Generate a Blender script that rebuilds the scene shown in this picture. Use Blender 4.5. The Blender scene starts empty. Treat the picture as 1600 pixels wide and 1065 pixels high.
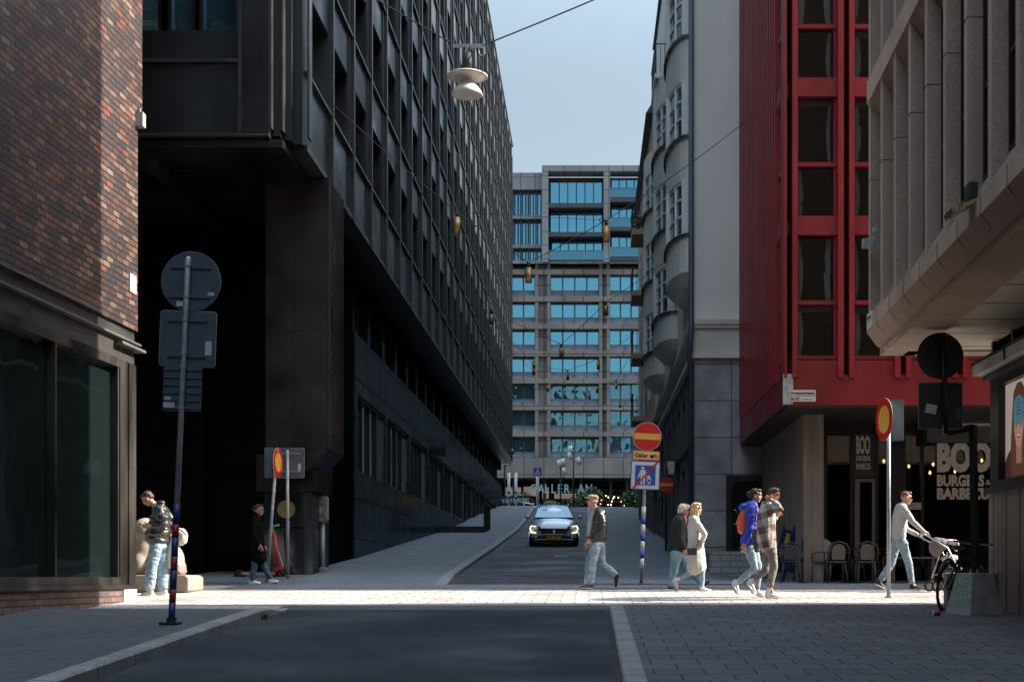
import bpy, bmesh, math, random
from mathutils import Vector, Matrix, noise
random.seed(7)
sc = bpy.context.scene
col = sc.collection
R = math.radians
F = 2222.0; CX = 920.0; CY = 903.0          # focal length and vanishing point in photograph pixels
# ---------------------------------------------------------------- camera, sky, sun, exposure
cam = bpy.data.cameras.new('camera'); camo = bpy.data.objects.new('camera', cam); col.objects.link(camo)
camo.location = (0, 0, 0); camo.rotation_euler = (R(90), 0, 0)
cam.lens = 50.0; cam.sensor_width = 36.0; cam.sensor_fit = 'HORIZONTAL'
cam.shift_x = -0.075; cam.shift_y = 0.2316
cam.clip_start = 0.5; cam.clip_end = 3000
cam.dof.use_dof = False
sc.camera = camo
SUN_EL = 34.0; SUN_SLOPE = 0.12              # the sun stands to the right, a little behind the cross street
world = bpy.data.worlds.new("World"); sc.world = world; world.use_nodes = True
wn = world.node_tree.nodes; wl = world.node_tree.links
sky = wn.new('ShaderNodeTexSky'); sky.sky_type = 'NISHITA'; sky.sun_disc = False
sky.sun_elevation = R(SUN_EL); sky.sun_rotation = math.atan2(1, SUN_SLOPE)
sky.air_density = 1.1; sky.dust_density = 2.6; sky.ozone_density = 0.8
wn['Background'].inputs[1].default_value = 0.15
# sky dimmed near the horizon, boosted overhead to add fill light in the shade
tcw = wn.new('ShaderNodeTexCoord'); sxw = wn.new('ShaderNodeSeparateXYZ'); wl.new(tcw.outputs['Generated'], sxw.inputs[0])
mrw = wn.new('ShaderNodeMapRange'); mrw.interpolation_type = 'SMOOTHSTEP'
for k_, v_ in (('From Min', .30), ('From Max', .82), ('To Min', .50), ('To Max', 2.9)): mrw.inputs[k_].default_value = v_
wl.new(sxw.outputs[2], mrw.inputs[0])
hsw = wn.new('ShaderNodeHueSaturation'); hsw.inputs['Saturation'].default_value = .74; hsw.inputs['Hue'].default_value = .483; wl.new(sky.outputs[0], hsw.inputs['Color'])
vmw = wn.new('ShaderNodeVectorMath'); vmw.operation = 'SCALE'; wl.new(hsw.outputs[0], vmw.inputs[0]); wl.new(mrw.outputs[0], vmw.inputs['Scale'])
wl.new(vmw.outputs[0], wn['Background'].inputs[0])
sd = Vector((math.cos(R(SUN_EL)) / math.hypot(1, SUN_SLOPE), math.cos(R(SUN_EL)) * SUN_SLOPE / math.hypot(1, SUN_SLOPE), math.sin(R(SUN_EL))))
sl = bpy.data.lights.new('sun', 'SUN'); sl.energy = 5.0; sl.angle = R(0.5); sl.color = (1.0, 0.93, 0.84)
so = bpy.data.objects.new('sun', sl); col.objects.link(so)
so.rotation_euler = sd.to_track_quat('Z', 'Y').to_euler(); so.location = (40, 10, 60)
sc.view_settings.view_transform = 'Standard'; sc.view_settings.look = 'None'
sc.view_settings.exposure = 1.35; sc.view_settings.gamma = 1.0
sc.cycles.max_bounces = 6; sc.cycles.diffuse_bounces = 3; sc.cycles.glossy_bounces = 4
sc.cycles.caustics_reflective = False; sc.cycles.caustics_refractive = False
# ---------------------------------------------------------------- node helpers
def srgb(r, g, b):
    f = lambda c: (c / 255.0 / 12.92) if c / 255.0 <= .04045 else ((c / 255.0 + .055) / 1.055) ** 2.4
    return (f(r), f(g), f(b))
MATS = {}
def vary(nt, colr, amount, scale, coord='Object', detail=4, stretch=None):
    """base colour broken up by a noise"""
    n = nt.nodes; l = nt.links
    tc = n.new('ShaderNodeTexCoord'); src = tc.outputs[coord]
    if stretch:
        mp = n.new('ShaderNodeMapping'); mp.inputs['Scale'].default_value = stretch
        l.new(src, mp.inputs[0]); src = mp.outputs[0]
    t = n.new('ShaderNodeTexNoise'); t.inputs['Scale'].default_value = scale; t.inputs['Detail'].default_value = detail
    l.new(src, t.inputs['Vector'])
    mr = n.new('ShaderNodeMapRange'); mr.inputs['From Min'].default_value = .3; mr.inputs['From Max'].default_value = .7
    mr.inputs['To Min'].default_value = 1 - amount; mr.inputs['To Max'].default_value = 1 + amount
    l.new(t.outputs['Fac'], mr.inputs[0])
    return mr.outputs[0], src
def mul_col(nt, colsock_or_col, facsock):
    n = nt.nodes; l = nt.links
    m = n.new('ShaderNodeVectorMath'); m.operation = 'SCALE'
    if isinstance(colsock_or_col, tuple): m.inputs[0].default_value = colsock_or_col[:3]
    else: l.new(colsock_or_col, m.inputs[0])
    l.new(facsock, m.inputs['Scale'])
    return m.outputs[0]
def mat(name, c, rough=.6, metal=0.0, var=.12, vscale=3.0, bump=0.0, bscale=40.0, spec=.5, emit=0.0, coat=0.0, stretch=None, fine=0.0):
    if name in MATS: return MATS[name]
    m = bpy.data.materials.new(name); m.use_nodes = True; nt = m.node_tree; n = nt.nodes; l = nt.links
    b = n['Principled BSDF']; c = tuple(c)
    b.inputs['Roughness'].default_value = rough; b.inputs['Metallic'].default_value = metal
    b.inputs['Specular IOR Level'].default_value = spec
    if coat: b.inputs['Coat Weight'].default_value = coat; b.inputs['Coat Roughness'].default_value = .05
    if var > 0:
        fac, src = vary(nt, c, var, vscale, stretch=stretch)
        out = mul_col(nt, c, fac)
        if fine > 0:
            f2, _ = vary(nt, c, fine, 60.0, detail=2); out = mul_col(nt, out, f2)
        l.new(out, b.inputs['Base Color'])
        rr = n.new('ShaderNodeMath'); rr.operation = 'MULTIPLY'; rr.inputs[1].default_value = rough
        l.new(fac, rr.inputs[0]); l.new(rr.outputs[0], b.inputs['Roughness'])
    else: b.inputs['Base Color'].default_value = c + (1,)
    if bump > 0:
        t = n.new('ShaderNodeTexNoise'); t.inputs['Scale'].default_value = bscale; t.inputs['Detail'].default_value = 5
        tc = n.new('ShaderNodeTexCoord'); l.new(tc.outputs['Object'], t.inputs['Vector'])
        bp = n.new('ShaderNodeBump'); bp.inputs['Strength'].default_value = bump; bp.inputs['Distance'].default_value = .02
        l.new(t.outputs['Fac'], bp.inputs['Height']); l.new(bp.outputs[0], b.inputs['Normal'])
    if emit > 0:
        b.inputs['Emission Color'].default_value = c + (1,); b.inputs['Emission Strength'].default_value = emit
    MATS[name] = m; return m
def brickmat(name, c1, c2, cm, w, h, mortar, mode, rough=.8, var=.25, vscale=.6, bump=.35, offset=.5, third=None, bias=0.0, origin=(0, 0), spec=.5, fvar=0.0, patch=None):
    """mode: 'xy' flat ground, 'yz' wall facing x, 'xz' wall facing y"""
    if name in MATS: return MATS[name]
    m = bpy.data.materials.new(name); m.use_nodes = True; nt = m.node_tree; n = nt.nodes; l = nt.links
    b = n['Principled BSDF']; b.inputs['Roughness'].default_value = rough; b.inputs['Specular IOR Level'].default_value = spec
    tc = n.new('ShaderNodeTexCoord'); sp = n.new('ShaderNodeSeparateXYZ'); l.new(tc.outputs['Object'], sp.inputs[0])
    cb = n.new('ShaderNodeCombineXYZ')
    a = {'xy': (0, 1), 'yz': (1, 2), 'xz': (0, 2)}[mode]
    l.new(sp.outputs[a[0]], cb.inputs[0]); l.new(sp.outputs[a[1]], cb.inputs[1])
    mp = n.new('ShaderNodeMapping'); mp.inputs['Location'].default_value = (origin[0], origin[1], 0); l.new(cb.outputs[0], mp.inputs[0])
    br = n.new('ShaderNodeTexBrick'); br.offset = offset; br.inputs['Scale'].default_value = 1.0
    br.inputs['Brick Width'].default_value = w; br.inputs['Row Height'].default_value = h
    br.inputs['Mortar Size'].default_value = mortar; br.inputs['Mortar Smooth'].default_value = .1
    br.inputs['Color1'].default_value = tuple(c1) + (1,); br.inputs['Color2'].default_value = tuple(c2) + (1,)
    br.inputs['Mortar'].default_value = tuple(cm) + (1,); br.inputs['Bias'].default_value = bias
    l.new(mp.outputs[0], br.inputs['Vector'])
    colr = br.outputs['Color']
    if third:   # a few bricks of other colours: one value per brick through a white noise on its cell
        br2 = n.new('ShaderNodeTexBrick'); br2.offset = offset
        for k in ('Scale', 'Brick Width', 'Row Height', 'Mortar Size', 'Mortar Smooth'): br2.inputs[k].default_value = br.inputs[k].default_value
        br2.inputs['Color1'].default_value = (0, 0, 0, 1); br2.inputs['Color2'].default_value = (1, 1, 1, 1); br2.inputs['Mortar'].default_value = (0, 0, 0, 1)
        l.new(mp.outputs[0], br2.inputs['Vector'])
        ramp = n.new('ShaderNodeValToRGB'); ramp.color_ramp.interpolation = 'CONSTANT'
        els = ramp.color_ramp.elements
        els[0].position = 0; els[0].color = tuple(third[0][1]) + (1,); els[1].position = third[1][0]; els[1].color = tuple(third[1][1]) + (1,)
        for p_, c_ in third[2:]:
            e = els.new(p_); e.color = tuple(c_) + (1,)
        l.new(br2.outputs['Color'], ramp.inputs[0])
        mx = n.new('ShaderNodeMix'); mx.data_type = 'RGBA'; l.new(br2.outputs['Fac'], mx.inputs[0])
        l.new(ramp.outputs[0], mx.inputs[6]); mx.inputs[7].default_value = tuple(cm) + (1,)
        colr = mx.outputs[2]
    fac, _ = vary(nt, (1, 1, 1), var, vscale)
    colr = mul_col(nt, colr, fac)
    f2, _ = vary(nt, (1, 1, 1), max(fvar, .08), 35.0, detail=2); colr = mul_col(nt, colr, f2)
    l.new(colr, b.inputs['Base Color'])
    bp = n.new('ShaderNodeBump'); bp.inputs['Strength'].default_value = bump; bp.inputs['Distance'].default_value = .01; bp.invert = True
    l.new(br.outputs['Fac'], bp.inputs['Height'])
    t = n.new('ShaderNodeTexNoise'); t.inputs['Scale'].default_value = 30; l.new(tc.outputs['Object'], t.inputs['Vector'])
    bp2 = n.new('ShaderNodeBump'); bp2.inputs['Strength'].default_value = bump * .6; bp2.inputs['Distance'].default_value = .01
    l.new(t.outputs['Fac'], bp2.inputs['Height']); l.new(bp.outputs[0], bp2.inputs['Normal']); l.new(bp2.outputs[0], b.inputs['Normal'])
    MATS[name] = m; return m
def glass(name, c, rough=.04, metal=.6, wob=.02, var=0.0):
    """dark window glass seen from outside: opaque, reflecting, a little wavy"""
    if name in MATS: return MATS[name]
    m = bpy.data.materials.new(name); m.use_nodes = True; nt = m.node_tree; n = nt.nodes; l = nt.links
    b = n['Principled BSDF']; b.inputs['Base Color'].default_value = tuple(c) + (1,)
    b.inputs['Roughness'].default_value = rough; b.inputs['Metallic'].default_value = metal
    t = n.new('ShaderNodeTexNoise'); t.inputs['Scale'].default_value = .9; t.inputs['Detail'].default_value = 1
    tc = n.new('ShaderNodeTexCoord'); l.new(tc.outputs['Object'], t.inputs['Vector'])
    bp = n.new('ShaderNodeBump'); bp.inputs['Strength'].default_value = 1; bp.inputs['Distance'].default_value = wob
    l.new(t.outputs['Fac'], bp.inputs['Height']); l.new(bp.outputs[0], b.inputs['Normal'])
    MATS[name] = m; return m
# ---------------------------------------------------------------- mesh helpers
class MB:
    def __init__(s): s.v = []; s.f = []; s.m = []; s.mi = 0; s.sm = []; s.smooth = False
    def add(s, vs, fs):
        o = len(s.v); s.v += [tuple(v) for v in vs]
        for f in fs: s.f.append(tuple(i + o for i in f)); s.m.append(s.mi); s.sm.append(s.smooth)
        return s
    def box(s, x0, x1, y0, y1, z0, z1):
        if x0 > x1: x0, x1 = x1, x0
        if y0 > y1: y0, y1 = y1, y0
        if z0 > z1: z0, z1 = z1, z0
        v = [(x, y, z) for z in (z0, z1) for y in (y0, y1) for x in (x0, x1)]
        return s.add(v, [(0, 2, 3, 1), (4, 5, 7, 6), (0, 1, 5, 4), (2, 6, 7, 3), (0, 4, 6, 2), (1, 3, 7, 5)])
    def hexa(s, v):   # 8 corners: bottom 4 ccw, top 4 ccw
        return s.add(v, [(3, 2, 1, 0), (4, 5, 6, 7), (0, 1, 5, 4), (1, 2, 6, 5), (2, 3, 7, 6), (3, 0, 4, 7)])
    def quad(s, a, b, c, d): return s.add([a, b, c, d], [(0, 1, 2, 3)])
    def prism(s, pts, axis, t0, t1):
        """polygon pts (2D) extruded on axis ('x': pts=(y,z), 'y': pts=(x,z), 'z': pts=(x,y))"""
        n = len(pts)
        def mk(p, t): return {'x': (t, p[0], p[1]), 'y': (p[0], t, p[1]), 'z': (p[0], p[1], t)}[axis]
        v = [mk(p, t0) for p in pts] + [mk(p, t1) for p in pts]
        area = sum(pts[i][0] * pts[(i + 1) % n][1] - pts[(i + 1) % n][0] * pts[i][1] for i in range(n))
        fs = [tuple(range(n)), tuple(range(2 * n - 1, n - 1, -1))] + [(i, i + n, (i + 1) % n + n, (i + 1) % n) for i in range(n)]
        flip = (area > 0) != (axis == 'y')
        if t1 < t0: flip = not flip
        if flip: fs = [tuple(reversed(f)) for f in fs]
        return s.add(v, fs)
    def tube(s, pts, r, n=8, cap=True, r2=None):
        pts = [Vector(p) for p in pts]; k = len(pts); rings = []
        rs = r if isinstance(r, (list, tuple)) else [r] * k
        up = Vector((0, 0, 1))
        for i, p in enumerate(pts):
            t = (pts[min(i + 1, k - 1)] - pts[max(i - 1, 0)]).normalized()
            u = up if abs(t.dot(up)) < .95 else Vector((0, 1, 0))
            a = t.cross(u).normalized(); b = t.cross(a).normalized()
            rb = rs[i] if r2 is None else r2[i]
            rings.append([p + a * rs[i] * math.cos(2 * math.pi * j / n) + b * rb * math.sin(2 * math.pi * j / n) for j in range(n)])
        vs = [v for rg in rings for v in rg]; fs = []
        for i in range(k - 1):
            for j in range(n):
                fs.append((i * n + j, (i + 1) * n + j, (i + 1) * n + (j + 1) % n, i * n + (j + 1) % n))
        if cap:
            fs.append(tuple(range(n))); fs.append(tuple((k - 1) * n + j for j in reversed(range(n))))
        return s.add(vs, fs)
    def cyl(s, c, r, h, n=16, axis='z', r1=None):
        c = Vector(c); d = {'x': Vector((1, 0, 0)), 'y': Vector((0, 1, 0)), 'z': Vector((0, 0, 1))}[axis]
        return s.tube([c, c + d * h], [r, r if r1 is None else r1], n)
    def lathe(s, prof, c=(0, 0, 0), n=20):
        vs = []; fs = []; k = len(prof)
        for i, (r, z) in enumerate(prof):
            for j in range(n):
                a = 2 * math.pi * j / n; vs.append((c[0] + r * math.cos(a), c[1] + r * math.sin(a), c[2] + z))
        for i in range(k - 1):
            for j in range(n): fs.append((i * n + j, i * n + (j + 1) % n, (i + 1) * n + (j + 1) % n, (i + 1) * n + j))
        return s.add(vs, fs)
    def ell(s, c, r, rot=None, nu=16, nv=10):
        vs = []; fs = []; c = Vector(c)
        M = rot if rot is not None else Matrix.Identity(3)
        for i in range(1, nv):
            th = math.pi * i / nv
            for j in range(nu):
                ph = 2 * math.pi * j / nu
                vs.append(c + M @ Vector((r[0] * math.sin(th) * math.cos(ph), r[1] * math.sin(th) * math.sin(ph), r[2] * math.cos(th))))
        top = len(vs); vs.append(c + M @ Vector((0, 0, r[2]))); bot = len(vs); vs.append(c + M @ Vector((0, 0, -r[2])))
        for i in range(nv - 2):
            for j in range(nu): fs.append((i * nu + j, (i + 1) * nu + j, (i + 1) * nu + (j + 1) % nu, i * nu + (j + 1) % nu))
        for j in range(nu):
            fs.append((top, j, (j + 1) % nu)); fs.append((bot, (nv - 2) * nu + (j + 1) % nu, (nv - 2) * nu + j))
        return s.add(vs, fs)
    def mesh(s, name, mats):
        me = bpy.data.meshes.new(name); me.from_pydata(s.v, [], s.f)
        for m in (mats if isinstance(mats, (list, tuple)) else [mats]): me.materials.append(m)
        me.polygons.foreach_set('material_index', s.m); me.polygons.foreach_set('use_smooth', s.sm)
        me.update(); return me
    def build(s, name, mats, parent=None, bevel=0.0, fix=True):
        me = s.mesh(name, mats)
        if fix:
            bm = bmesh.new(); bm.from_mesh(me); bmesh.ops.recalc_face_normals(bm, faces=bm.faces); bm.to_mesh(me); bm.free()
        o = bpy.data.objects.new(name, me); col.objects.link(o)
        if parent: o.parent = parent
        if bevel > 0:
            b = o.modifiers.new('bevel', 'BEVEL'); b.width = bevel; b.segments = 2; b.limit_method = 'ANGLE'
        return o
def tag(o, label=None, cat=None, group=None, kind=None):
    if label: o['label'] = label
    if cat: o['category'] = cat
    if group: o['group'] = group
    if kind: o['kind'] = kind
    return o
def empty(name, loc=(0, 0, 0), label=None, cat=None, group=None, rz=0.0):
    o = bpy.data.objects.new(name, None); col.objects.link(o); o.location = loc; o.rotation_euler = (0, 0, rz)
    o.empty_display_size = .2
    return tag(o, label, cat, group)
def copy_tree(o, parent=None):
    c = o.copy(); col.objects.link(c); c.parent = parent
    for ch in list(o.children): copy_tree(ch, c)
    return c
def textmesh(txt, size, name, m, parent=None, loc=(0, 0, 0), rot=(R(90), 0, 0), sx=1.0, offset=0.0, ext=.004, align='LEFT'):
    cu = bpy.data.curves.new('t', 'FONT'); cu.body = txt; cu.size = size; cu.offset = offset; cu.extrude = ext
    cu.align_x = align; cu.resolution_u = 3
    t = bpy.data.objects.new('t', cu); col.objects.link(t)
    dg = bpy.context.evaluated_depsgraph_get(); me = bpy.data.meshes.new_from_object(t.evaluated_get(dg))
    bpy.data.objects.remove(t); bpy.data.curves.remove(cu)
    me.transform(Matrix.Diagonal((sx, 1, 1, 1))); me.materials.clear(); me.materials.append(m)
    o = bpy.data.objects.new(name, me); col.objects.link(o); o.location = loc; o.rotation_euler = rot
    if parent: o.parent = parent
    return o
# ---------------------------------------------------------------- ground shape
PROF = [(-60, -5.0), (0, -1.6), (20.5, -.45), (23.0, -.325), (28.5, -.14), (38.5, .40), (64, 2.07), (104, 5.2), (125, 6.1), (170, 7.3), (400, 7.3), (3000, 7.3)]
def prof(d):
    for (a, ga), (b, gb) in zip(PROF, PROF[1:]):
        if d <= b: return ga + (gb - ga) * (d - a) / (b - a)
    return PROF[-1][1]
def sstep(a, b, x):
    t = min(1, max(0, (x - a) / (b - a))); return t * t * (3 - 2 * t)
def G(x, d):
    h = (prof(d - 1) + 2 * prof(d) + prof(d + 1)) / 4
    if d > 28.5:
        t = sstep(1.5, 4.2, x) * (1 - sstep(39.5, 48, d)); h = h * (1 - t) + (-.14 + .02 * (min(d, 60) - 28.5)) * t
    if 27 < d < 36 and x < -6.6: h = h * (1 - sstep(-6.6, -7.4, x)) + min(h, .05) * sstep(-6.6, -7.4, x)
    return h
def onground(px, py, off=0.0):
    lo, hi = 2.0, 200.0
    for _ in range(60):
        mid = (lo + hi) / 2; x = (px - CX) / F * mid
        if G(x, mid) + off > -(py - CY) / F * mid: hi = mid
        else: lo = mid
    return ((px - CX) / F * lo, lo)
def P(px, py, d): return ((px - CX) / F * d, d, (CY - py) / F * d)
def strip(name, fl, fr, d0, d1, off, m, kind='structure', step=.5, nx=6, parent=None, th=0.0):
    mb = MB(); n = max(1, int((d1 - d0) / step)); offs = off if callable(off) else (lambda d: off)
    fl_ = fl if callable(fl) else (lambda d: fl); fr_ = fr if callable(fr) else (lambda d: fr)
    vs = []
    for i in range(n + 1):
        d = d0 + (d1 - d0) * i / n
        for j in range(nx + 1):
            x = fl_(d) + (fr_(d) - fl_(d)) * j / nx; vs.append((x, d, G(x, d) + offs(d)))
    fs = [(i * (nx + 1) + j, i * (nx + 1) + j + 1, (i + 1) * (nx + 1) + j + 1, (i + 1) * (nx + 1) + j) for i in range(n) for j in range(nx)]
    mb.smooth = True; mb.add(vs, fs)
    o = mb.build(name, m, parent, fix=False); o['kind'] = kind; return o
# ================================================================ materials of the setting
M = {}
M['asphalt'] = mat('asphalt', (0.0144, 0.01872, 0.02376), .85, var=.3, vscale=.7, bump=.8, bscale=90, fine=.35)
M['asphalt_hill'] = mat('asphalt_hill', (0.0184, 0.024, 0.0296), .7, var=.25, vscale=.5, bump=.5, bscale=90, fine=.3)
M['paver_right'] = brickmat('paver_right', (0.064, 0.064, 0.0664), (0.0864, 0.0848, 0.0864), (0.0112, 0.0112, 0.0128), .46, .40, .011, 'xy', .8, .3, .5, .7, origin=(.1, .12), fvar=.2)
M['paver_left'] = brickmat('paver_left', (0.05616, 0.0624, 0.06864), (0.07176, 0.07644, 0.08268), (0.01404, 0.01716, 0.02028), .42, .35, .007, 'xy', .8, .22, .6, .5, origin=(.3, .12), fvar=.12)
M['paver_cross'] = brickmat('paver_cross', (.34, .315, .29), (.41, .38, .35), (.10, .09, .085), .45, .42, .012, 'xy', .75, .22, .8, .5, fvar=.15)
M['paver_hill'] = brickmat('paver_hill', (0.1025, 0.1214, 0.1337), (0.1246, 0.1435, 0.1558), (0.0451, 0.05084, 0.05576), .35, .30, .008, 'xy', .8, .16, .8, .4, fvar=.1)
M['kerb'] = brickmat('kerb_stone', (0.204, 0.1997, 0.1955), (0.2465, 0.238, 0.2295), (0.0425, 0.0425, 0.0425), 3.0, 1.05, .012, 'xy', .8, .2, 2.0, .5, offset=0, fvar=.25)
M['kerb_dark'] = mat('kerb_dark', (.19, .20, .205), .8, var=.2, vscale=2)
M['dark_gap'] = mat('dark_gap', (.02, .017, .015), .9)
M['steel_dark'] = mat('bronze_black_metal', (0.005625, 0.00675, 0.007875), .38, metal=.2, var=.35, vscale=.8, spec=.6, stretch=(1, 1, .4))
M['steel_panel'] = mat('spandrel_metal', (0.0221, 0.03315, 0.0425), .40, metal=.35, var=.45, vscale=.7, spec=.55)
M['steel_fin'] = mat('fin_metal', (.045, .046, .048), .35, metal=.3, var=.2, vscale=2)
M['black'] = mat('black_recess', (.0025, .0025, .003), .8, var=.2)
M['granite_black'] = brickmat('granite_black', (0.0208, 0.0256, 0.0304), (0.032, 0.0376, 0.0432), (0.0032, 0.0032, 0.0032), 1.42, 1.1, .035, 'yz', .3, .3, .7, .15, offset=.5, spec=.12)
M['panel_cladding'] = brickmat('panel_cladding', (.014, .0095, .0085), (.020, .0135, .012), (0.008, 0.0072, 0.0072), .72, 2.6, .02, 'xz', .35, .75, 1.3, .2, offset=0, fvar=.2)
M['glass_dark'] = glass('glass_dark', (.16, .22, .27), .05, .75, .012)
M['glass_black'] = glass('glass_black', (.016, .022, .026), .05, .5, .012)
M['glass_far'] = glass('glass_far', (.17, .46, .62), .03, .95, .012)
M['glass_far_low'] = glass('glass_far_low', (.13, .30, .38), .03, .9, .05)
M['glass_shop'] = glass('glass_shop', (.008, .013, .013), .03, .12, .01)
M['concrete_far'] = brickmat('far_concrete', (0.1275, 0.1173, 0.1054), (0.1615, 0.1462, 0.1292), (0.0425, 0.0391, 0.0357), 2.3, 2.0, .06, 'xz', .8, .25, .3, .2, offset=0)
M['panel_far'] = brickmat('far_panels', (0.1445, 0.1573, 0.1615), (0.17, 0.1827, 0.187), (0.051, 0.051, 0.051), 1.7, 1.6, .05, 'xz', .5, .12, .4, .1, offset=0)
M['metal_far'] = mat('far_metal_spandrel', (.085, .10, .115), .45, metal=.2, var=.15, vscale=.6)
M['frame_far'] = mat('far_dark_frames', (.03, .035, .04), .5)
M['stucco'] = mat('grey_stucco', (.80, .77, .69), .9, var=.14, vscale=.5, bump=.25, bscale=12, fine=.06, stretch=(1, 1, .35))
M['stucco_warm'] = mat('warm_stucco', (.66, .60, .52), .9, var=.12, vscale=.6, bump=.2, bscale=12)
M['ochre'] = mat('ochre_render', (.42, .31, .20), .9, var=.15, vscale=.6, bump=.2)
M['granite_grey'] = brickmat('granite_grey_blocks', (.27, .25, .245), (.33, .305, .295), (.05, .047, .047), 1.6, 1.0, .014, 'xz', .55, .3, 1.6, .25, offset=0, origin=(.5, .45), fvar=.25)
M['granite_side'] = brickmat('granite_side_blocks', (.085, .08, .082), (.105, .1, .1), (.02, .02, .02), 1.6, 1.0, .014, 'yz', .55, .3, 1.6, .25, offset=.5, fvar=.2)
M['white_frame'] = mat('white_window_frame', (.75, .75, .72), .6, var=.06)
M['roof_metal'] = mat('dark_roof_metal', (.06, .065, .07), .5, metal=.3)
M['pipe'] = mat('blue_grey_pipe', (.055, .07, .095), .45, metal=.2)
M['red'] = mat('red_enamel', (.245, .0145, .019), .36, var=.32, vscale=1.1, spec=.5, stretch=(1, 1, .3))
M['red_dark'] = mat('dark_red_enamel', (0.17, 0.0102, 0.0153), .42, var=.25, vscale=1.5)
M['concrete_brown'] = mat('exposed_aggregate_concrete', (.44, .32, .24), .9, var=.16, vscale=1.2, bump=.6, bscale=70, fine=.3, stretch=(1, 1, .3))
M['concrete_rough'] = mat('board_marked_concrete', (.27, .215, .17), .9, var=.35, vscale=1.5, bump=.5, bscale=20, fine=.15, stretch=(4, 4, .5))
M['soffit'] = brickmat('soffit_board', (.56, .47, .37), (.60, .50, .40), (.08, .06, .05), 5.0, 1.15, .03, 'xy', .7, .1, .6, .1, offset=0)
c_ = lambda *a: tuple(a)
BR = [(0, c_(.058, .037, .034)), (.25, c_(.080, .048, .040)), (.45, c_(.110, .062, .046)), (.6, c_(.046, .038, .040)), (.76, c_(.15, .082, .058)), (.87, c_(.18, .125, .085)), (.95, c_(.17, .062, .04))]
M['brick'] = brickmat('multi_brown_brick', (0, 0, 0), (0, 0, 0), (.012, .010, .010), .26, .095, .011, 'yz', .42, .45, .4, 1.0, third=BR, spec=.55, fvar=.22)
M['bronze_frame'] = mat('weathered_bronze', (.028, .024, .019), .5, metal=.3, var=.5, vscale=2.2, stretch=(1, 1, .25))
M['plinth_white'] = mat('pale_plinth_stone', (.52, .48, .44), .85, var=.15, vscale=4, bump=.3, bscale=30)

def lowshine(m, fac, rough):
    nt = m.node_tree; n = nt.nodes; l = nt.links; b = n['Principled BSDF']; b.inputs['Specular IOR Level'].default_value = 0
    g = n.new('ShaderNodeBsdfGlossy'); g.inputs['Roughness'].default_value = rough; g.inputs[0].default_value = (.8, .9, 1, 1)
    x = n.new('ShaderNodeMixShader'); x.inputs[0].default_value = fac; l.new(b.outputs[0], x.inputs[1]); l.new(g.outputs[0], x.inputs[2])
    nrm = b.inputs['Normal'].links
    if nrm: l.new(nrm[0].from_socket, g.inputs['Normal'])
    l.new(x.outputs[0], n['Material Output'].inputs[0])
lowshine(M['granite_black'], .10, .10); lowshine(M['panel_cladding'], .06, .25); lowshine(M['black'], .01, .4)
# ================================================================ ground
def flat_grid(name, m, x0, x1, y0, y1, off, nx=30, ny=30):
    mb = MB(); mb.smooth = True; vs = []
    for i in range(ny + 1):
        y = y0 + (y1 - y0) * i / ny
        for j in range(nx + 1):
            x = x0 + (x1 - x0) * j / nx; vs.append((x, y, G(x, y) + off))
    mb.add(vs, [(i * (nx + 1) + j, i * (nx + 1) + j + 1, (i + 1) * (nx + 1) + j + 1, (i + 1) * (nx + 1) + j) for i in range(ny) for j in range(nx)])
    o = mb.build(name, m, fix=False); o['kind'] = 'structure'; return o
M['far_ground'] = mat('far_ground', (.10, .105, .11), .9, var=.2, vscale=.2)
gmb = MB(); gmb.smooth = True                                    # one sheet out to the horizon
xs = [-1500, -400, -120, -60, -30, -15, -8, -7, -5, -2, 0, 1.5, 2.5, 3.4, 4.2, 8, 15, 30, 60, 120, 400, 1500]
ys = [-1500, -300, -60, -30, 0, 8, 14, 18] + [20 + k * 1.5 for k in range(60)] + [115, 130, 150, 170, 200, 300, 600, 1500, 2500]
gmb.add([(x, y, G(x, y) - .035) for y in ys for x in xs], [(i * len(xs) + j, i * len(xs) + j + 1, (i + 1) * len(xs) + j + 1, (i + 1) * len(xs) + j) for i in range(len(ys) - 1) for j in range(len(xs) - 1)])
o = gmb.build('ground', M['far_ground'], fix=False); o['kind'] = 'structure'
RL, RR = -4.35, .30
rise = lambda d: .12 * (1 - sstep(19.0, 20.6, d))
riseR = lambda d: .035
strip('road', RL, RR, -40, 20.45, 0, M['asphalt'])
strip('pavement_left', lambda d: -12.0, RL - .2, -40, 20.75, rise, M['paver_left'], nx=8)
strip('pavement_right', RR + .2, 14.0, -40, 21.0, riseR, M['paver_right'], nx=10)
kl = MB()
def kerb(name, x0, x1, d0, d1, rf, face_side, m, step=.5, skirt=.2):
    fx0 = x0 if callable(x0) else (lambda d: x0); fx1 = x1 if callable(x1) else (lambda d: x1)
    mb = MB(); n = int((d1 - d0) / step); vs = []
    for i in range(n + 1):
        d = d0 + (d1 - d0) * i / n; a, b = fx0(d), fx1(d); z = G((a + b) / 2, d) + rf(d)
        bv = .02
        vs += [(a, d, z - skirt), (a, d, z - (bv if face_side < 0 else 0)), (a + (bv if face_side < 0 else 0), d, z), (b - (bv if face_side > 0 else 0), d, z), (b, d, z - (bv if face_side > 0 else 0)), (b, d, z - skirt)]
    fs = [(i * 6 + j, i * 6 + j + 1, (i + 1) * 6 + j + 1, (i + 1) * 6 + j) for i in range(n) for j in range(5)]
    mb.add(vs, [tuple(reversed(f)) for f in fs]); o = mb.build(name, m, fix=False); o['kind'] = 'structure'; return o
kerb('kerb_left', RL - .2, RL, -40, 20.75, lambda d: rise(d) + .006, 1, M['kerb'])
kerb('kerb_right', RR, RR + .2, -40, 20.75, lambda d: riseR(d) + .01, -1, M['kerb'])
strip('pavement_gutter', RR - .07, RR, -40, 20.4, .004, M['dark_gap'], nx=1)
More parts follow.
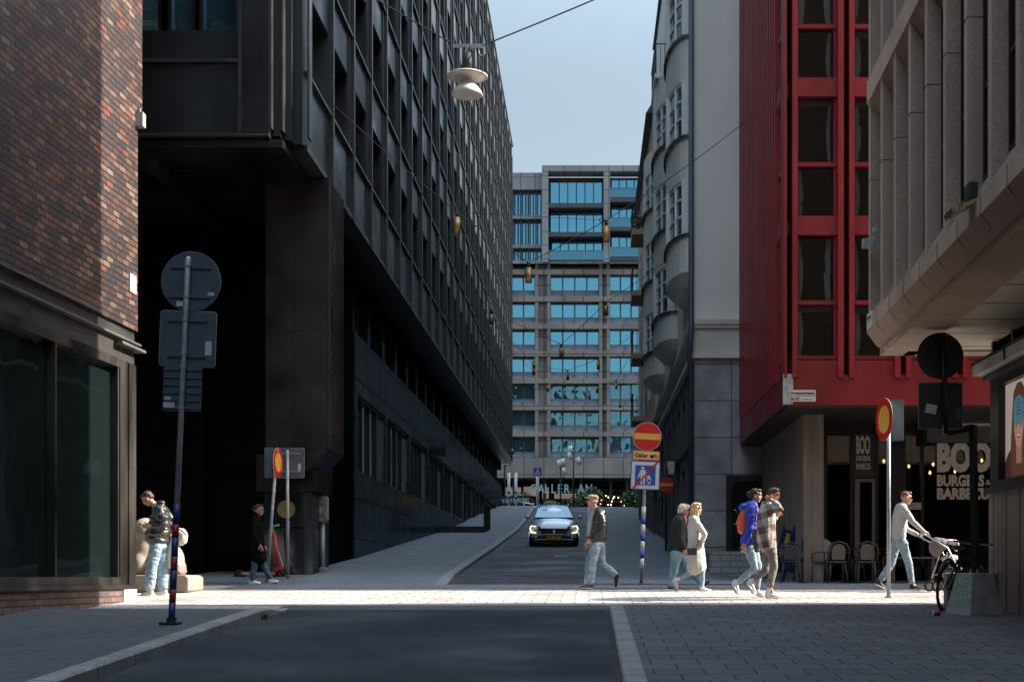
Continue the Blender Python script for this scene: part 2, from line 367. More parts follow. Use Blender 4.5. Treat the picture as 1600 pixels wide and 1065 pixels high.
# crossing promenade
strip('pavement_edge_strip', RL - .2, RR + .2, 20.45, 21.35, .003, M['paver_left'], nx=4)
cr = strip('promenade', -40, 45, 20.75, 28.6, -.004, M['paver_cross'], nx=60)
strip('promenade_channel_stone', -40, 45, 21.35, 21.6, .004, M['kerb'], nx=60)
strip('promenade_back_strip', -7, 45, 26.75, 28.6, .006, M['paver_hill'], nx=40)
strip('pavement_under_overhang', 3.0, 20, 28.6, 38.8, 0, M['paver_hill'], nx=20)
strip('pavement_by_dark_building', -30, -6.3, 28.6, 34, 0, M['paver_hill'], nx=14)
# hill street
kp = [onground(px, py, .10) for px, py in ((672, 912), (700, 903), (745, 872), (770, 856), (790, 841), (808, 828), (820, 815), (829, 803), (833, 796))]
def kx(d):
    if d <= kp[0][1]: return kp[0][0]
    for (x0, d0), (x1, d1) in zip(kp, kp[1:]):
        if d <= d1: return x0 + (x1 - x0) * (d - d0) / (d1 - d0)
    return kp[-1][0]
rise2 = lambda d: .11 * sstep(28.2, 31, d)
strip('hill_road', lambda d: kx(d), -.03, 28.3, 170, 0, M['asphalt_hill'], nx=6, step=1)
strip('hill_pavement_left', -8.5, lambda d: kx(d) - .18, 28.5, 170, rise2, M['paver_hill'], nx=6, step=1)
kerb('hill_kerb_left', lambda d: kx(d) - .2, lambda d: kx(d), 28.5, 110, lambda d: rise2(d) + .006, 1, M['kerb_dark'])
strip('hill_pavement_right', 0.0, 3.2, 28.6, 170, .02, M['paver_hill'], nx=6, step=1)
strip('hill_kerb_right', -.1, .06, 28.5, 110, .026, M['kerb_dark'], nx=1, step=1)
# patches and marks on the hill street
M['patch'] = mat('asphalt_patch', (.026, .028, .033), .85, var=.2, vscale=2, fine=.3)
M['white_mark'] = mat('worn_road_paint', (.35, .37, .38), .8, var=.4, vscale=6)
pm = MB()
def gquad(mb, x0, x1, d0, d1, off=.008, n=3):
    for i in range(n):
        for j in range(n):
            xa, xb = x0 + (x1 - x0) * i / n, x0 + (x1 - x0) * (i + 1) / n; da, db = d0 + (d1 - d0) * j / n, d0 + (d1 - d0) * (j + 1) / n
            mb.quad((xa, da, G(xa, da) + off), (xb, da, G(xb, da) + off), (xb, db, G(xb, db) + off), (xa, db, G(xa, db) + off))
gquad(pm, -2.9, -.2, 29.4, 31.2); o = pm.build('road_patch', M['patch']); o['kind'] = 'structure'
pm = MB(); gquad(pm, -1.02, -.62, 42.2, 42.6, .012, 1); gquad(pm, -2.3, -1.2, 32.6, 32.64, .012, 1); gquad(pm, -1.0, -.5, 32.9, 32.94, .012, 1)
o = pm.build('road_marking', M['white_mark']); o['kind'] = 'structure'

# ================================================================ buildings
def bpart(mb, name, m, root, bevel=0.0):
    L = root.location; mb.v = [(v[0] - L[0], v[1] - L[1], v[2] - L[2]) for v in mb.v]
    return mb.build(name, m, root, bevel=bevel)
def add_building(name, loc, label, cat='building'): return empty(name, loc, label, cat)

# ---- dark office building, left of the hill street
U = -5.6; BX = -6.4; H0 = 8.55; HT = 31.7
ob = add_building('office_building', (-12, 31, 0), 'tall black metal office building with deep window grid on the left of the hill street')
w = MB()                                   # spandrels, jamb walls, parapet
sills = [10.02 + 2.76 * k for k in range(8)]
ND = 27; D0 = 31.0; DS = 2.75
dend = D0 + DS * (ND - .5)
lev = [H0] + sills
w.box(U - .75, U - .06, 28.2, dend, H0, sills[0]); bpart(w, 'spandrel', M['steel_panel'], ob)
for s in sills[1:]: w = MB(); w.box(U - .75, U - .06, 28.2, dend, s - .98, s); bpart(w, 'spandrel', M['steel_panel'], ob)
w = MB(); w.box(U - .75, U - .03, 28.2, dend, HT - .55, HT); bpart(w, 'parapet', M['steel_panel'], ob)
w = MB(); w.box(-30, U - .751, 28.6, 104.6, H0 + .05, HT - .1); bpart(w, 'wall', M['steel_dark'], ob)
w = MB()
for s in sills: w.box(U - .1, U + .03, 28.25, dend, s - .002, s + .05)   # ledges
w.box(U - .3, U + .02, 28.2, dend, H0 - .08, H0 + .03)
w.box(-30, U + .04, 28.2, 104.7, HT, HT + .12)
bpart(w, 'sill', M['steel_fin'], ob)
w = MB()
for k in range(ND + 1):
    d = D0 + DS * k - .07
    if d > 104.5: break
    w.box(U - .74, U + .05, d, d + .12, H0 - .05, HT - .02)
    w.box(U - .1, U - .02, d + DS - .28, d + DS - .2, H0, HT - .6)
bpart(w, 'fin', M['steel_fin'], ob)
# windows: the nearest hundred are parts of their own, the rest one part
def win_mb(mb, d0, d1, z0, z1):
    mb.mi = 0; mb.quad((U - .62, d1, z0), (U - .62, d0, z0), (U - .62, d0, z1), (U - .62, d1, z1))
    mb.mi = 1
    mb.box(U - .62, U - .55, d0, d0 + .07, z0, z1); mb.box(U - .62, U - .55, d1 - .07, d1, z0, z1)
    mb.box(U - .62, U - .55, d0 + .07, d1 - .07, z0, z0 + .07); mb.box(U - .62, U - .56, d0 + .07, d1 - .07, z1 - .07, z1)
cells = []
for k in range(-1, ND - 1):
    d0 = D0 + DS * k + .06; d1 = D0 + DS * (k + 1) - .08
    if k == -1: d0 = 28.75
    for j, s in enumerate(sills):
        z1 = sills[j + 1] - .98 if j < 7 else HT - .55
        vis = (CY - s / d0 * F) > -40
        cells.append((d0, d1, s + .051, z1, vis))
cells.sort(key=lambda c: (not c[4], c[0]))
rest = MB()
for i, (d0, d1, z0, z1, vis) in enumerate(cells):
    if i < 99: t = MB(); win_mb(t, d0, d1, z0, z1); bpart(t, 'window', [M['glass_dark'], M['steel_dark']], ob)
    else: win_mb(rest, d0, d1, z0, z1)
o = bpart(rest, 'window', [M['glass_dark'], M['steel_dark']], ob); o['kind'] = 'stuff'
# front face (towards the promenade) and stepped corner
FD = 27.3
w = MB()
def fx(px, d=FD): return (px - CX) / F * d
def fz(py, d=FD): return (CY - py) / F * d
w.box(-30, fx(374), FD, FD + 1.2, H0 - .02, fz(98)); w.box(-30, fx(374), FD + .05, FD + 1.2, fz(90), fz(46))
w.box(fx(376), fx(420), FD, 28.6, H0, HT - .6)
for k in range(3):
    x0 = fx(420) + k * .17; d0 = FD + .22 * (k + 1)
    w.box(x0 + .001, x0 + .17 if k < 2 else U - .03, d0, 28.9, H0 - .0 - .01 * k, HT - .6)
w.box(-30, fx(374), FD + 1.0, FD + 1.2, fz(46), HT)
for q in range(1, 8):
    s = fz(46) + 1.8 + 2.76 * (q - 1)
    w.box(-30, fx(374), FD + .03, FD + 1.0, s, s + .96)
bpart(w, 'front_wall', M['steel_dark'], ob)
w = MB(); w.box(-30, fx(374), FD - .05, FD, fz(98), fz(93)); w.box(-30, fx(420), FD - .04, FD + .2, H0 - .07, H0 - .02)
w.box(fx(373), fx(377), FD - .04, FD + .1, H0, HT - 1)
for px_ in (420, 435, 470): w.box(fx(px_), fx(px_) + .045, FD + .02 + (px_ - 420) * .012, FD + .3 + (px_ - 420) * .012, H0 + .1, HT - .7)
bpart(w, 'trim', M['steel_fin'], ob)
for a, b in ((213 - 90, 245), (255, 298), (305, 368)):
    for q in range(3):
        t = MB(); z0 = fz(46) + 2.76 * q; z1 = z0 + 1.78
        t.mi = 0; t.quad((fx(a), FD + .42, z0), (fx(b), FD + .42, z0), (fx(b), FD + .42, z1), (fx(a), FD + .42, z1))
        t.mi = 1; t.box(fx(a), fx(a) + .07, FD + .3, FD + .42, z0, z1); t.box(fx(b) - .07, fx(b), FD + .3, FD + .42, z0, z1); t.box(fx(a) + .07, fx(b) - .07, FD + .3, FD + .42, z0, z0 + .08)
        bpart(t, 'front_window', [M['glass_far_low'], M['steel_dark']], ob)
w = MB()                                   # soffit with slats over the recess
w.box(-30, U - .3, FD + .1, 33.6, H0 - .25, H0 - .1); w.box(BX - .2, U - .3, 33.6, 104.5, H0 - .12, H0 + .04)
for k in range(14): w.box(-12.5, -7.4, 28.6 + k * .32, 28.66 + k * .32, H0 - .36, H0 - .25)
for x_ in (-10.6, -8.6): w.box(x_, x_ + .22, 27.6, 33.3, H0 - .62, H0 - .25)
bpart(w, 'soffit', M['steel_dark'], ob)
w = MB()
w.box(-30, BX - .5, 33.6, 34.2, -.6, H0 - .25)                                # back wall of the recess
for x_ in (-12.6, -10.9, -9.2): w.box(x_, x_ + .16, 33.45, 33.6, 0, H0 - .3)
for z_ in (2.4, 4.6, 6.6): w.box(-14, -7.2, 33.47, 33.6, z_, z_ + .14)
w.box(BX - .9, BX - .05, 32.6, 38.9, -.3, H0 - .12)                           # dark end of the ground floor
w.box(BX - .9, BX - .04, 38.9, 104.5, H0 - .6, H0 - .12)
bpart(w, 'ground_floor_wall', M['black'], ob)
w = MB()                                   # granite base along the hill with openings
LW = [(38.9 + 5.85 * k, 38.9 + 5.85 * (k + 1)) for k in range(11)]
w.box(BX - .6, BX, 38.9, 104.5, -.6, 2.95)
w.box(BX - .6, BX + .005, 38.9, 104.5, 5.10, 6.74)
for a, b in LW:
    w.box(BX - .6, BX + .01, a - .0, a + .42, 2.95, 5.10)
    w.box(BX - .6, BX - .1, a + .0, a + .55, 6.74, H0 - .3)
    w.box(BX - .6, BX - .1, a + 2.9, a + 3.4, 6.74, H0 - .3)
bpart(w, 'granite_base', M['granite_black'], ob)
for a, b in LW:
    t = MB(); t.mi = 0; t.quad((BX - .16, b, 2.95), (BX - .16, a + .42, 2.95), (BX - .16, a + .42, 5.1), (BX - .16, b, 5.1)); t.mi = 1
    for q in range(1, 4): dd = a + .42 + (b - a - .42) * q / 4; t.box(BX - .16, BX - .08, dd - .04, dd + .04, 2.97, 5.08)
    t.box(BX - .17, BX - .05, a + .42, b, 2.93, 3.01); t.box(BX - .17, BX - .05, a + .42, b, 5.03, 5.11)
    bpart(t, 'ground_window', [M['glass_dark'], M['steel_dark']], ob)
    for c0 in (a + .55, a + 3.4):
        t = MB(); t.mi = 0; c1 = c0 + 2.3
        t.quad((BX - .45, c1, 6.75), (BX - .45, c0, 6.75), (BX - .45, c0, H0 - .3), (BX - .45, c1, H0 - .3)); t.mi = 1
        t.box(BX - .45, BX - .38, c0 + 1.1, c0 + 1.17, 6.75, H0 - .3); t.box(BX - .45, BX - .36, c0, c1, 6.75, 6.82)
        bpart(t, 'upper_ground_window', [M['glass_far_low'], M['steel_dark']], ob)
# clad pillar hanging under the corner
t = MB(); pd = 30.0
px0, px1 = fx(415, pd), fx(513, pd); zb = fz(700, pd); zt = H0 - .1
t.prism([(px0, zb), (px1, zb), (px1, zt), (px0, zt)], 'y', pd, pd + 1.9)
t.prism([(px0 + .05, fz(735, pd)), (fx(480, pd), fz(735, pd)), (px1, zb), (px0 + .05, zb)], 'y', pd + .02, pd + 1.88)
t.prism([(fx(392, pd), fz(765, pd)), (fx(487, pd), fz(765, pd)), (fx(487, pd), fz(706, pd)), (fx(392, pd), fz(706, pd))], 'y', pd + .5, pd + 2.4)
bpart(t, 'pillar', M['panel_cladding'], ob)
t = MB(); t.box(fx(400, pd), fx(478, pd), pd + .7, pd + 2.6, -.3, fz(760, pd)); bpart(t, 'column', M['granite_black'], ob)
t = MB(); t.box(fx(516, 31) , fx(520, 31), 30.85, 30.97, fz(690, 31), H0); t.box(px1, px1 + .03, pd + .02, pd + .06, zb, zt)
for k in range(26): t.box(px1 + .03, px1 + .06, pd, pd + .03, zb + .3 + k * .21, zb + .34 + k * .21)
bpart(t, 'edge_trim', M['steel_fin'], ob)
# hanging blade sign and plaque on the office building
t = MB(); t.box(BX + .02, BX + .55, 58.2, 58.3, 5.0, 5.35); bpart(t, 'blade_sign', M['steel_dark'], ob)

# ---- far building closing the street
FB = 165.0
def X(px, d=FB): return (px - CX) / F * d
def Z(py, d=FB): return (CY - py) / F * d
fb = add_building('shopping_centre', (4, FB, 8.0), 'wide grey shopping centre with blue glass windows closing the far end of the street')
w = MB(); w.box(X(700), X(1120), FB + .9, FB + 30, Z(746), Z(412)); w.box(X(700), X(1120), FB + 1.5, FB + 30, Z(412), Z(272)); bpart(w, 'core_wall', M['frame_far'], fb)
rows = [432, 474.3, 517, 559.8, 602, 643.7, 685]
colsF = [(742, 778), (799, 836), (860, 936), (953, 1003), (1022, 1075)]
w = MB()
for r_ in rows + [726]: w.box(X(700), X(1120), FB - .05, FB + 1.0, Z(r_ - 3.5), Z(r_ - 11.5)); 
w.box(X(700), X(1120), FB - .2, FB + 1.0, Z(412 + 1), Z(408))
piers = [(778, 799), (836, 860), (936, 953), (1003, 1022)]
for a, b in piers:
    w.box(X(a), X(a + 5), FB, FB + 1, Z(730), Z(412)); w.box(X(b - 5), X(b), FB, FB + 1, Z(730), Z(412)); w.box(X(a + 5), X(b - 5), FB + .45, FB + 1, Z(730), Z(412))
w.box(X(700), X(1120), FB - .4, FB + 1, Z(746), Z(714))
bpart(w, 'concrete_band', M['concrete_far'], fb)
for a, b in colsF:
    for r_ in rows:
        w = MB(); y0, y1 = r_ + 19.5, r_ + 31
        w.add([(X(a), FB + .75, Z(y0)), (X(b), FB + .75, Z(y0)), (X(b), FB + .05, Z(y1)), (X(a), FB + .05, Z(y1)), (X(a), FB + .9, Z(y1)), (X(b), FB + .9, Z(y1))],
              [(3, 2, 1, 0), (0, 4, 3), (1, 2, 5)])
        n_ = 4 if b - a > 60 else 2
        for q in range(1, n_):
            xx = X(a + (b - a) * q / n_); w.box(xx - .04, xx + .04, FB + .1, FB + .5, Z(y1 - 1), Z(y0 + 3))
        bpart(w, 'spandrel', M['metal_far'], fb)
rnd = random.Random(3)
for ci, (a, b) in enumerate(colsF):
    for ri, r_ in enumerate(rows):
        n_ = {0: 2, 1: 2, 2: 4, 3: 3, 4: 3}[ci]; t = MB(); top = r_ - (4 if ci in (3,) else 0)
        for q in range(n_):
            xa, xb = X(a + (b - a) * q / n_) + .05, X(a + (b - a) * (q + 1) / n_) - .05; tw = rnd.uniform(-.02, .02)
            t.mi = 0; t.quad((xa, FB + .8 - tw, Z(r_ + 20)), (xb, FB + .8 + tw, Z(r_ + 20)), (xb, FB + .8 + tw, Z(top)), (xa, FB + .8 - tw, Z(top)))
            t.mi = 1; t.box(xb - .03, xb + .13, FB + .68, FB + .82, Z(r_ + 20), Z(top))
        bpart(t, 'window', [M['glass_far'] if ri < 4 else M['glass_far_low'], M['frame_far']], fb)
w = MB()                                   # top storeys: pale framed loggias
w.box(X(790), X(848), FB - .3, FB + 1.5, Z(297), Z(271))
for a, b in ((337, 343), (383, 388)): w.box(X(790), X(848), FB - .25, FB + 1.5, Z(b), Z(a))
w.box(X(700), X(790), FB - .3, FB + 1.5, Z(412), Z(275))
for a, b in ((847, 857), (943, 953), (1003, 1012)): w.box(X(a), X(b), FB - .9, FB + 1.5, Z(412), Z(266))
w.box(X(847), X(1012), FB - .95, FB + 1.5, Z(271), Z(262))
w.box(X(1012), X(1120), FB - .6, FB + 1.5, Z(412), Z(262))
w.box(X(790), X(1120), FB - .5, FB + 1.5, Z(413), Z(408.5))
w.prism([(X(770), Z(272)), (X(870), Z(272)), (X(870), Z(266)), (X(840), Z(263.5)), (X(820), Z(265)), (X(770), Z(268))], 'y', FB + 4, FB + 14)
bpart(w, 'top_frame', M['panel_far'], fb)
w = MB()
for y_ in (320, 365): w.box(X(857), X(943), FB - .8, FB + 1.5, Z(y_ + 7), Z(y_)); w.box(X(953), X(1003), FB - .8, FB + 1.5, Z(y_ - 2), Z(y_ - 8))
w.box(X(953), X(1003), FB - .8, FB + 1.5, Z(409), Z(404))
bpart(w, 'loggia_slab', M['frame_far'], fb)
rl = glass('balcony_glass', (.10, .24, .32), .05, .7, 0)
def loggia(a, b, y0, y1, n, rail):
    t = MB()
    for q in range(n):
        xa, xb = X(a + (b - a) * q / n), X(a + (b - a) * (q + 1) / n); tw = rnd.uniform(-.01, .01)
        t.mi = 0; t.quad((xa + .02, FB + 1.0 + tw, Z(y1)), (xb - .02, FB + 1.0, Z(y1)), (xb - .02, FB + 1.0, Z(y0)), (xa + .02, FB + 1.0 + tw, Z(y0)))
        t.mi = 1; t.box(xb - .06, xb + .06, FB + .8, FB + 1.05, Z(y1), Z(y0))
    o_ = bpart(t, 'loggia_window', [M['glass_far'], M['frame_far']], fb)
    if rail:
        t = MB(); t.box(X(a) - .3, X(b) + .2, FB - .75, FB - .7, Z(y1), Z(y1 - 14)); t.box(X(a) - .3, X(b) + .2, FB - .8, FB - .66, Z(y1 - 14), Z(y1 - 15)); bpart(t, 'balcony_rail', rl, fb)
loggia(860, 941, 282, 320, 6, False); loggia(860, 941, 329, 365, 6, False); loggia(862, 941, 374, 408, 6, True)
loggia(956, 1003, 275, 311, 4, True); loggia(956, 1003, 321, 357, 4, True); loggia(956, 1003, 368, 403, 4, True)
for y0, y1 in ((297, 337), (343, 383), (388, 409)):
    t = MB(); t.mi = 0; t.quad((X(790), FB + .9, Z(y1)), (X(847), FB + .9, Z(y1)), (X(847), FB + .9, Z(y0)), (X(790), FB + .9, Z(y0)))
    t.mi = 1
    for q in range(15): xx = X(791 + q * 4.0 + (1.2 if q % 3 else 0)); t.box(xx, xx + .11, FB + .1, FB + .8, Z(y1), Z(y0))
    bpart(t, 'louvred_window', [M['glass_far'], M['frame_far']], fb)
# ground storey
w = MB(); w.box(X(700), X(1120), FB + 6, FB + 7, 8.0, Z(746)); bpart(w, 'shop_back_wall', M['black'], fb)
w = MB()
for px_ in (742, 800, 848, 905, 952, 978): w.box(X(px_), X(px_ + 5), FB + 1, FB + 1.5, 8, Z(746))
bpart(w, 'shop_column', M['steel_dark'], fb)
t = MB(); t.box(X(700), X(1120), FB + 3.4, FB + 3.5, 8, Z(760)); bpart(t, 'shop_glazing', M['glass_shop'], fb)
M['warm_int'] = mat('lit_shop_interior', (.34, .25, .19), .8, emit=.18, var=.8, vscale=.7)
t = MB()
for a, b, y0, y1 in ((787, 812, 758, 775), (816, 838, 757, 772), (846, 856, 758, 776), (865, 900, 768, 776), (903, 912, 770, 777)): t.box(X(a), X(b), FB + 3.2, FB + 3.35, Z(y1), Z(y0))
bpart(t, 'lit_shop_window', M['warm_int'], fb)
M['letter'] = mat('teal_sign_letters', (.12, .24, .26), .4, emit=.03, var=0)
for ch, px_ in zip('GALLERIAN', (828, 841, 851, 861, 871, 881, 894, 903, 914)):
    textmesh(ch, 1.42, 'letter', M['letter'], fb, (X(px_) - 4, .2 - .8, Z(770) - 8.0), offset=.02, ext=.08, sx=.8)

# ---- grey stucco building with bay windows, right of the hill street
SX = 2.89; SD = 38.9
sb = add_building('apartment_building', (6, 45, .3), 'pale grey stucco apartment building with rounded bay windows on the right of the hill street')
w = MB()
w.box(SX, 14, SD, 62, 6.9, 23.0); bpart(w, 'wall', M['stucco'], sb)
w = MB(); w.box(SX - .02, 4.6, SD - .05, SD + .4, 6.1, 6.9); w.box(SX - .14, 4.6, SD - .16, SD + .4, 6.92, 7.06); w.box(SX - .1, 4.6, SD - .12, SD + .3, 6.82, 6.92)
w.box(SX - .12, 4.6, SD - .14, SD + .4, 6.0, 6.12)
for k in range(2): w.box(SX - .12, SX + .3, SD + .4, 62, 6.0 + k * .86, 6.14 + k * .86)
bpart(w, 'cornice', M['stucco_warm'], sb, .01)
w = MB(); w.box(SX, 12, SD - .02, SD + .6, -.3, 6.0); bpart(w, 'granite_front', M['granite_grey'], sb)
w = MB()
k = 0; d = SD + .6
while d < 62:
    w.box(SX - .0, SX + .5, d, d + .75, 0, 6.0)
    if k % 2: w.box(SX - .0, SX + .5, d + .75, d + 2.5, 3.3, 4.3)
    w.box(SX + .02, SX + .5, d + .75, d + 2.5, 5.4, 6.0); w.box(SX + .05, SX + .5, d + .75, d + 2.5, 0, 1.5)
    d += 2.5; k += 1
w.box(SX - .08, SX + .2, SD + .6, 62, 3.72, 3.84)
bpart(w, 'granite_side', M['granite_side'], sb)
w = MB(); w.box(SX + .4, 10, SD + .7, 62, 0, 6.9); bpart(w, 'shop_front', M['glass_black'], sb)
# entrance door and steps under the red overhang
t = MB(); t.box(fx(1134, SD), fx(1202, SD), SD - .1, SD - .03, fz(862, SD), fz(742, SD)); bpart(t, 'entrance_frame', M['steel_dark'], sb)
t = MB(); t.mi = 0; t.box(fx(1142, SD), fx(1194, SD), SD - .13, SD - .1, fz(856, SD), fz(752, SD)); t.mi = 1; t.smooth = True
t.tube([(fx(1145, SD) + .5 * .0 + .14 * math.cos(a / 6 * math.pi - math.pi / 2), SD - .25, fz(808, SD) + .2 * math.sin(a / 6 * math.pi - math.pi / 2)) for a in range(7)], .02, 6)
bpart(t, 'entrance_door', [M['glass_shop'], mat('door_pull', (.5, .5, .5), .3, metal=1)], sb)
M['step'] = brickmat('pale_step_stone', (.38, .37, .35), (.44, .42, .40), (.14, .13, .12), .5, .16, .01, 'xz', .8, .2, 2, .3)
t = MB(); t.box(fx(1108, 37.9), fx(1215, 37.9), 37.7, SD - .03, -.2, fz(861, 37.9)); bpart(t, 'entrance_step', M['step'], sb, .01)
def oriel(dc, hw, px, floors, zbot, ztop):
    """a rounded bay: lofted half ellipse, windows at each floor"""
    n = 12; pts = []
    for i in range(n + 1):
        a = math.pi * i / n; pts.append((SX - px * math.sin(a) ** .8 + .0, dc - hw * math.cos(a)))
    body = MB(); body.smooth = False
    segs = []; z = zbot
    for (a, b) in floors: segs.append((z, a)); z = b
    segs.append((z, ztop))
    for (za, zc) in segs:
        ring = [(x, y) for x, y in pts]
        body.add([(x, y, za) for x, y in ring] + [(x, y, zc) for x, y in ring], [(i, i + 1, i + n + 2, i + n + 1) for i in range(n)])
        body.add([(x, y, zc) for x, y in ring], [tuple(range(n + 1))]); body.add([(x, y, za) for x, y in ring], [tuple(range(n + 1))])
    # rounded underside
    lo = [(SX - px * .55 * math.sin(math.pi * i / n), dc - hw * .8 * math.cos(math.pi * i / n)) for i in range(n + 1)]
    body.add([(x, y, zbot - .3) for x, y in lo] + [(x, y, zbot) for x, y in pts], [(i, i + 1, i + n + 2, i + n + 1) for i in range(n)])
    body.add([(x, y, zbot - .3) for x, y in lo], [tuple(range(n + 1))])
    bpart(body, 'bay', M['stucco'], sb)
    for (a, b) in floors:
        led = MB(); led.add([(SX - (SX - x) * 1.12, dc + (y - dc) * 1.03, a - .08) for x, y in pts] + [(SX - (SX - x) * 1.12, dc + (y - dc) * 1.03, a + .01) for x, y in pts], [(i, i + 1, i + n + 2, i + n + 1) for i in range(n)])
        led.add([(SX - (SX - x) * 1.12, dc + (y - dc) * 1.03, a + .01) for x, y in pts], [tuple(range(n + 1))])
        bpart(led, 'bay_sill', M['roof_metal'], sb)
    for (a, b) in floors:
        t = MB(); q = [(SX - (SX - x) * .9, dc + (y - dc) * .97) for x, y in pts]
        t.mi = 0; t.add([(x, y, a) for x, y in q] + [(x, y, b) for x, y in q], [(i, i + 1, i + n + 2, i + n + 1) for i in range(n)])
        t.mi = 1
        for i in (0, 1, 3, 5, 7, 9, 11, 12):
            x, y = q[i]; r_ = .12 if i in (1, 11, 5) else .05; t.box(x - r_, x + r_, y - r_, y + r_, a, b)
        for zz in (a + .03, b - .04, a + (b - a) * .36, a + (b - a) * .68):
            for i in range(n):
                (x0, y0), (x1, y1) = q[i], q[i + 1]; dv = Vector((x1 - x0, y1 - y0, 0)).normalized(); nn = Vector((dv.y, -dv.x, 0)) * .035
                t.hexa([(x0 - nn.x, y0 - nn.y, zz - .04), (x1 - nn.x, y1 - nn.y, zz - .04), (x1 + nn.x, y1 + nn.y, zz - .04), (x0 + nn.x, y0 + nn.y, zz - .04),
                        (x0 - nn.x, y0 - nn.y, zz + .03), (x1 - nn.x, y1 - nn.y, zz + .03), (x1 + nn.x, y1 + nn.y, zz + .03), (x0 + nn.x, y0 + nn.y, zz + .03)])
        bpart(t, 'bay_window', [M['glass_dark'], M['white_frame']], sb)
fl = [(9.55, 11.05), (12.28, 13.8), (15.05, 16.5), (17.8, 19.3)]
oriel(41.6, 2.2, .62, fl, 8.5, 19.9)
oriel(48.6, 2.3, .68, [(8.7, 10.2), (11.45, 12.95), (14.2, 15.6)], 7.8, 16.6)
oriel(56.4, 2.2, .72, [(8.7, 10.2), (11.45, 12.95), (14.2, 15.6)], 7.8, 16.4)
for d_, zs in ((45.2, (9.7, 12.5, 15.2)), (52.6, (9.0, 11.7, 14.4)), (60.2, (9.0, 11.7, 14.4))):
    for z_ in zs:
        t = MB(); t.mi = 0; t.box(SX - .02, SX + .1, d_ - .55, d_ + .55, z_, z_ + 1.4); t.mi = 1
        t.box(SX - .04, SX + .02, d_ - .62, d_ - .54, z_, z_ + 1.45); t.box(SX - .04, SX + .02, d_ + .54, d_ + .62, z_, z_ + 1.45); t.box(SX - .04, SX + .02, d_ - .03, d_ + .03, z_, z_ + 1.4); t.box(SX - .1, SX + .02, d_ - .65, d_ + .65, z_ - .07, z_)
        bpart(t, 'window', [M['glass_dark'], M['white_frame']], sb)
t = MB(); t.prism([(SX - .12, 23.0), (14, 23.0), (14, 26.5), (SX + 1.9, 26.5)], 'y', SD, 62); bpart(t, 'roof', M['roof_metal'], sb)
t = MB(); t.box(SX - .7, SX, 47.2, 50.1, 16.6, 16.75); bpart(t, 'balcony_floor', M['stucco'], sb)
t = MB()
for k in range(18): t.box(SX - .68, SX - .66, 47.2 + k * .17, 47.22 + k * .17, 16.75, 17.7)
t.box(SX - .7, SX - .64, 47.2, 50.1, 17.7, 17.74); t.box(SX - .68, SX, 47.2, 47.22, 17.7, 17.74)
for k in range(5): t.box(SX - .66 + k * .14, SX - .64 + k * .14, 47.2, 47.22, 16.75, 17.7)
bpart(t, 'balcony_rail', M['roof_metal'], sb)
t = MB(); t.smooth = True                  # drainpipe
t.tube([(SX - .1, SD - .12, 23), (SX - .1, SD - .12, 7.2), (SX - .1, SD - .25, 6.95), (SX - .16, SD - .3, 6.0), (SX - .1, SD - .12, 5.6), (SX - .1, SD - .1, 1.6)], .07, 8)
bpart(t, 'drainpipe', M['pipe'], sb)
# ---- ochre building further up on the right
hb = add_building('ochre_house', (6, 70, 2.5), 'narrow ochre house with small balconies at the far right end of the hill street')
w = MB(); w.box(SX - .1, 14, 62.02, 80, 6.4, 20.5); bpart(w, 'wall', M['ochre'], hb)
w = MB()
for k in range(7): w.box(SX - .12, SX + .4, 62.1 + k * 2.7, 62.9 + k * 2.7, 1, 6.4)
w.box(SX - .2, SX + .3, 62.02, 80, 5.8, 6.4)
bpart(w, 'pilaster', M['granite_side'], hb)
w = MB(); w.box(SX + .3, 13, 62.3, 79.6, 1, 6.4); bpart(w, 'shop_front', M['glass_black'], hb)
t = MB(); t.prism([(SX - .4, 20.3), (14, 20.3), (14, 25), (SX + 2.2, 24.5)], 'y', 62.1, 80.3); bpart(t, 'roof', M['roof_metal'], hb)
t = MB(); t.box(SX + .3, SX + 1.5, 66, 67.6, 21.2, 24.0); t.prism([(65.8, 24.0), (67.8, 24.0), (66.8, 25.0)], 'x', SX + .2, SX + 1.6); bpart(t, 'dormer', M['roof_metal'], hb)
for i_, z_ in enumerate((8.0, 11.1, 14.2, 17.2)):
    for d_ in (65.5, 71.5, 77.0):
        t = MB(); t.mi = 0; t.box(SX - .13, SX, d_ - .6, d_ + .6, z_ + .15, z_ + 2.1); t.mi = 1; t.box(SX - .15, SX - .1, d_ - .03, d_ + .03, z_ + .15, z_ + 2.1); t.box(SX - .15, SX - .1, d_ - .66, d_ - .58, z_ + .15, z_ + 2.15); t.box(SX - .15, SX - .1, d_ + .58, d_ + .66, z_ + .15, z_ + 2.15)
        bpart(t, 'window', [M['glass_dark'], M['white_frame']], hb)
    t = MB(); t.box(SX - .75, SX - .1, 70.1, 73.0, z_ - .25, z_); bpart(t, 'balcony_floor', M['ochre'], hb)
    t = MB()
    for k in range(15): t.box(SX - .73, SX - .7, 70.1 + k * .2, 70.13 + k * .2, z_, z_ + 1.05)
    for k in range(4): t.box(SX - .73 + k * .2, SX - .7 + k * .2, 70.1, 70.13, z_, z_ + 1.05)
    t.box(SX - .76, SX - .68, 70.08, 73.0, z_ + 1.05, z_ + 1.1); bpart(t, 'balcony_rail', M['roof_metal'], hb)

cor = add_building('added_shade_house', (10, 95, 5), 'unseen grey house added beyond the ochre house to shade the top of the hill')  # unseen blocks added to keep sun off the crest and the shrubs
w = MB(); w.box(3.9, 16, 80.4, 104, 1, 20.5); w.box(5.3, 16, 104.01, 146, 1, 20.4); bpart(w, 'wall', M['granite_side'], cor)
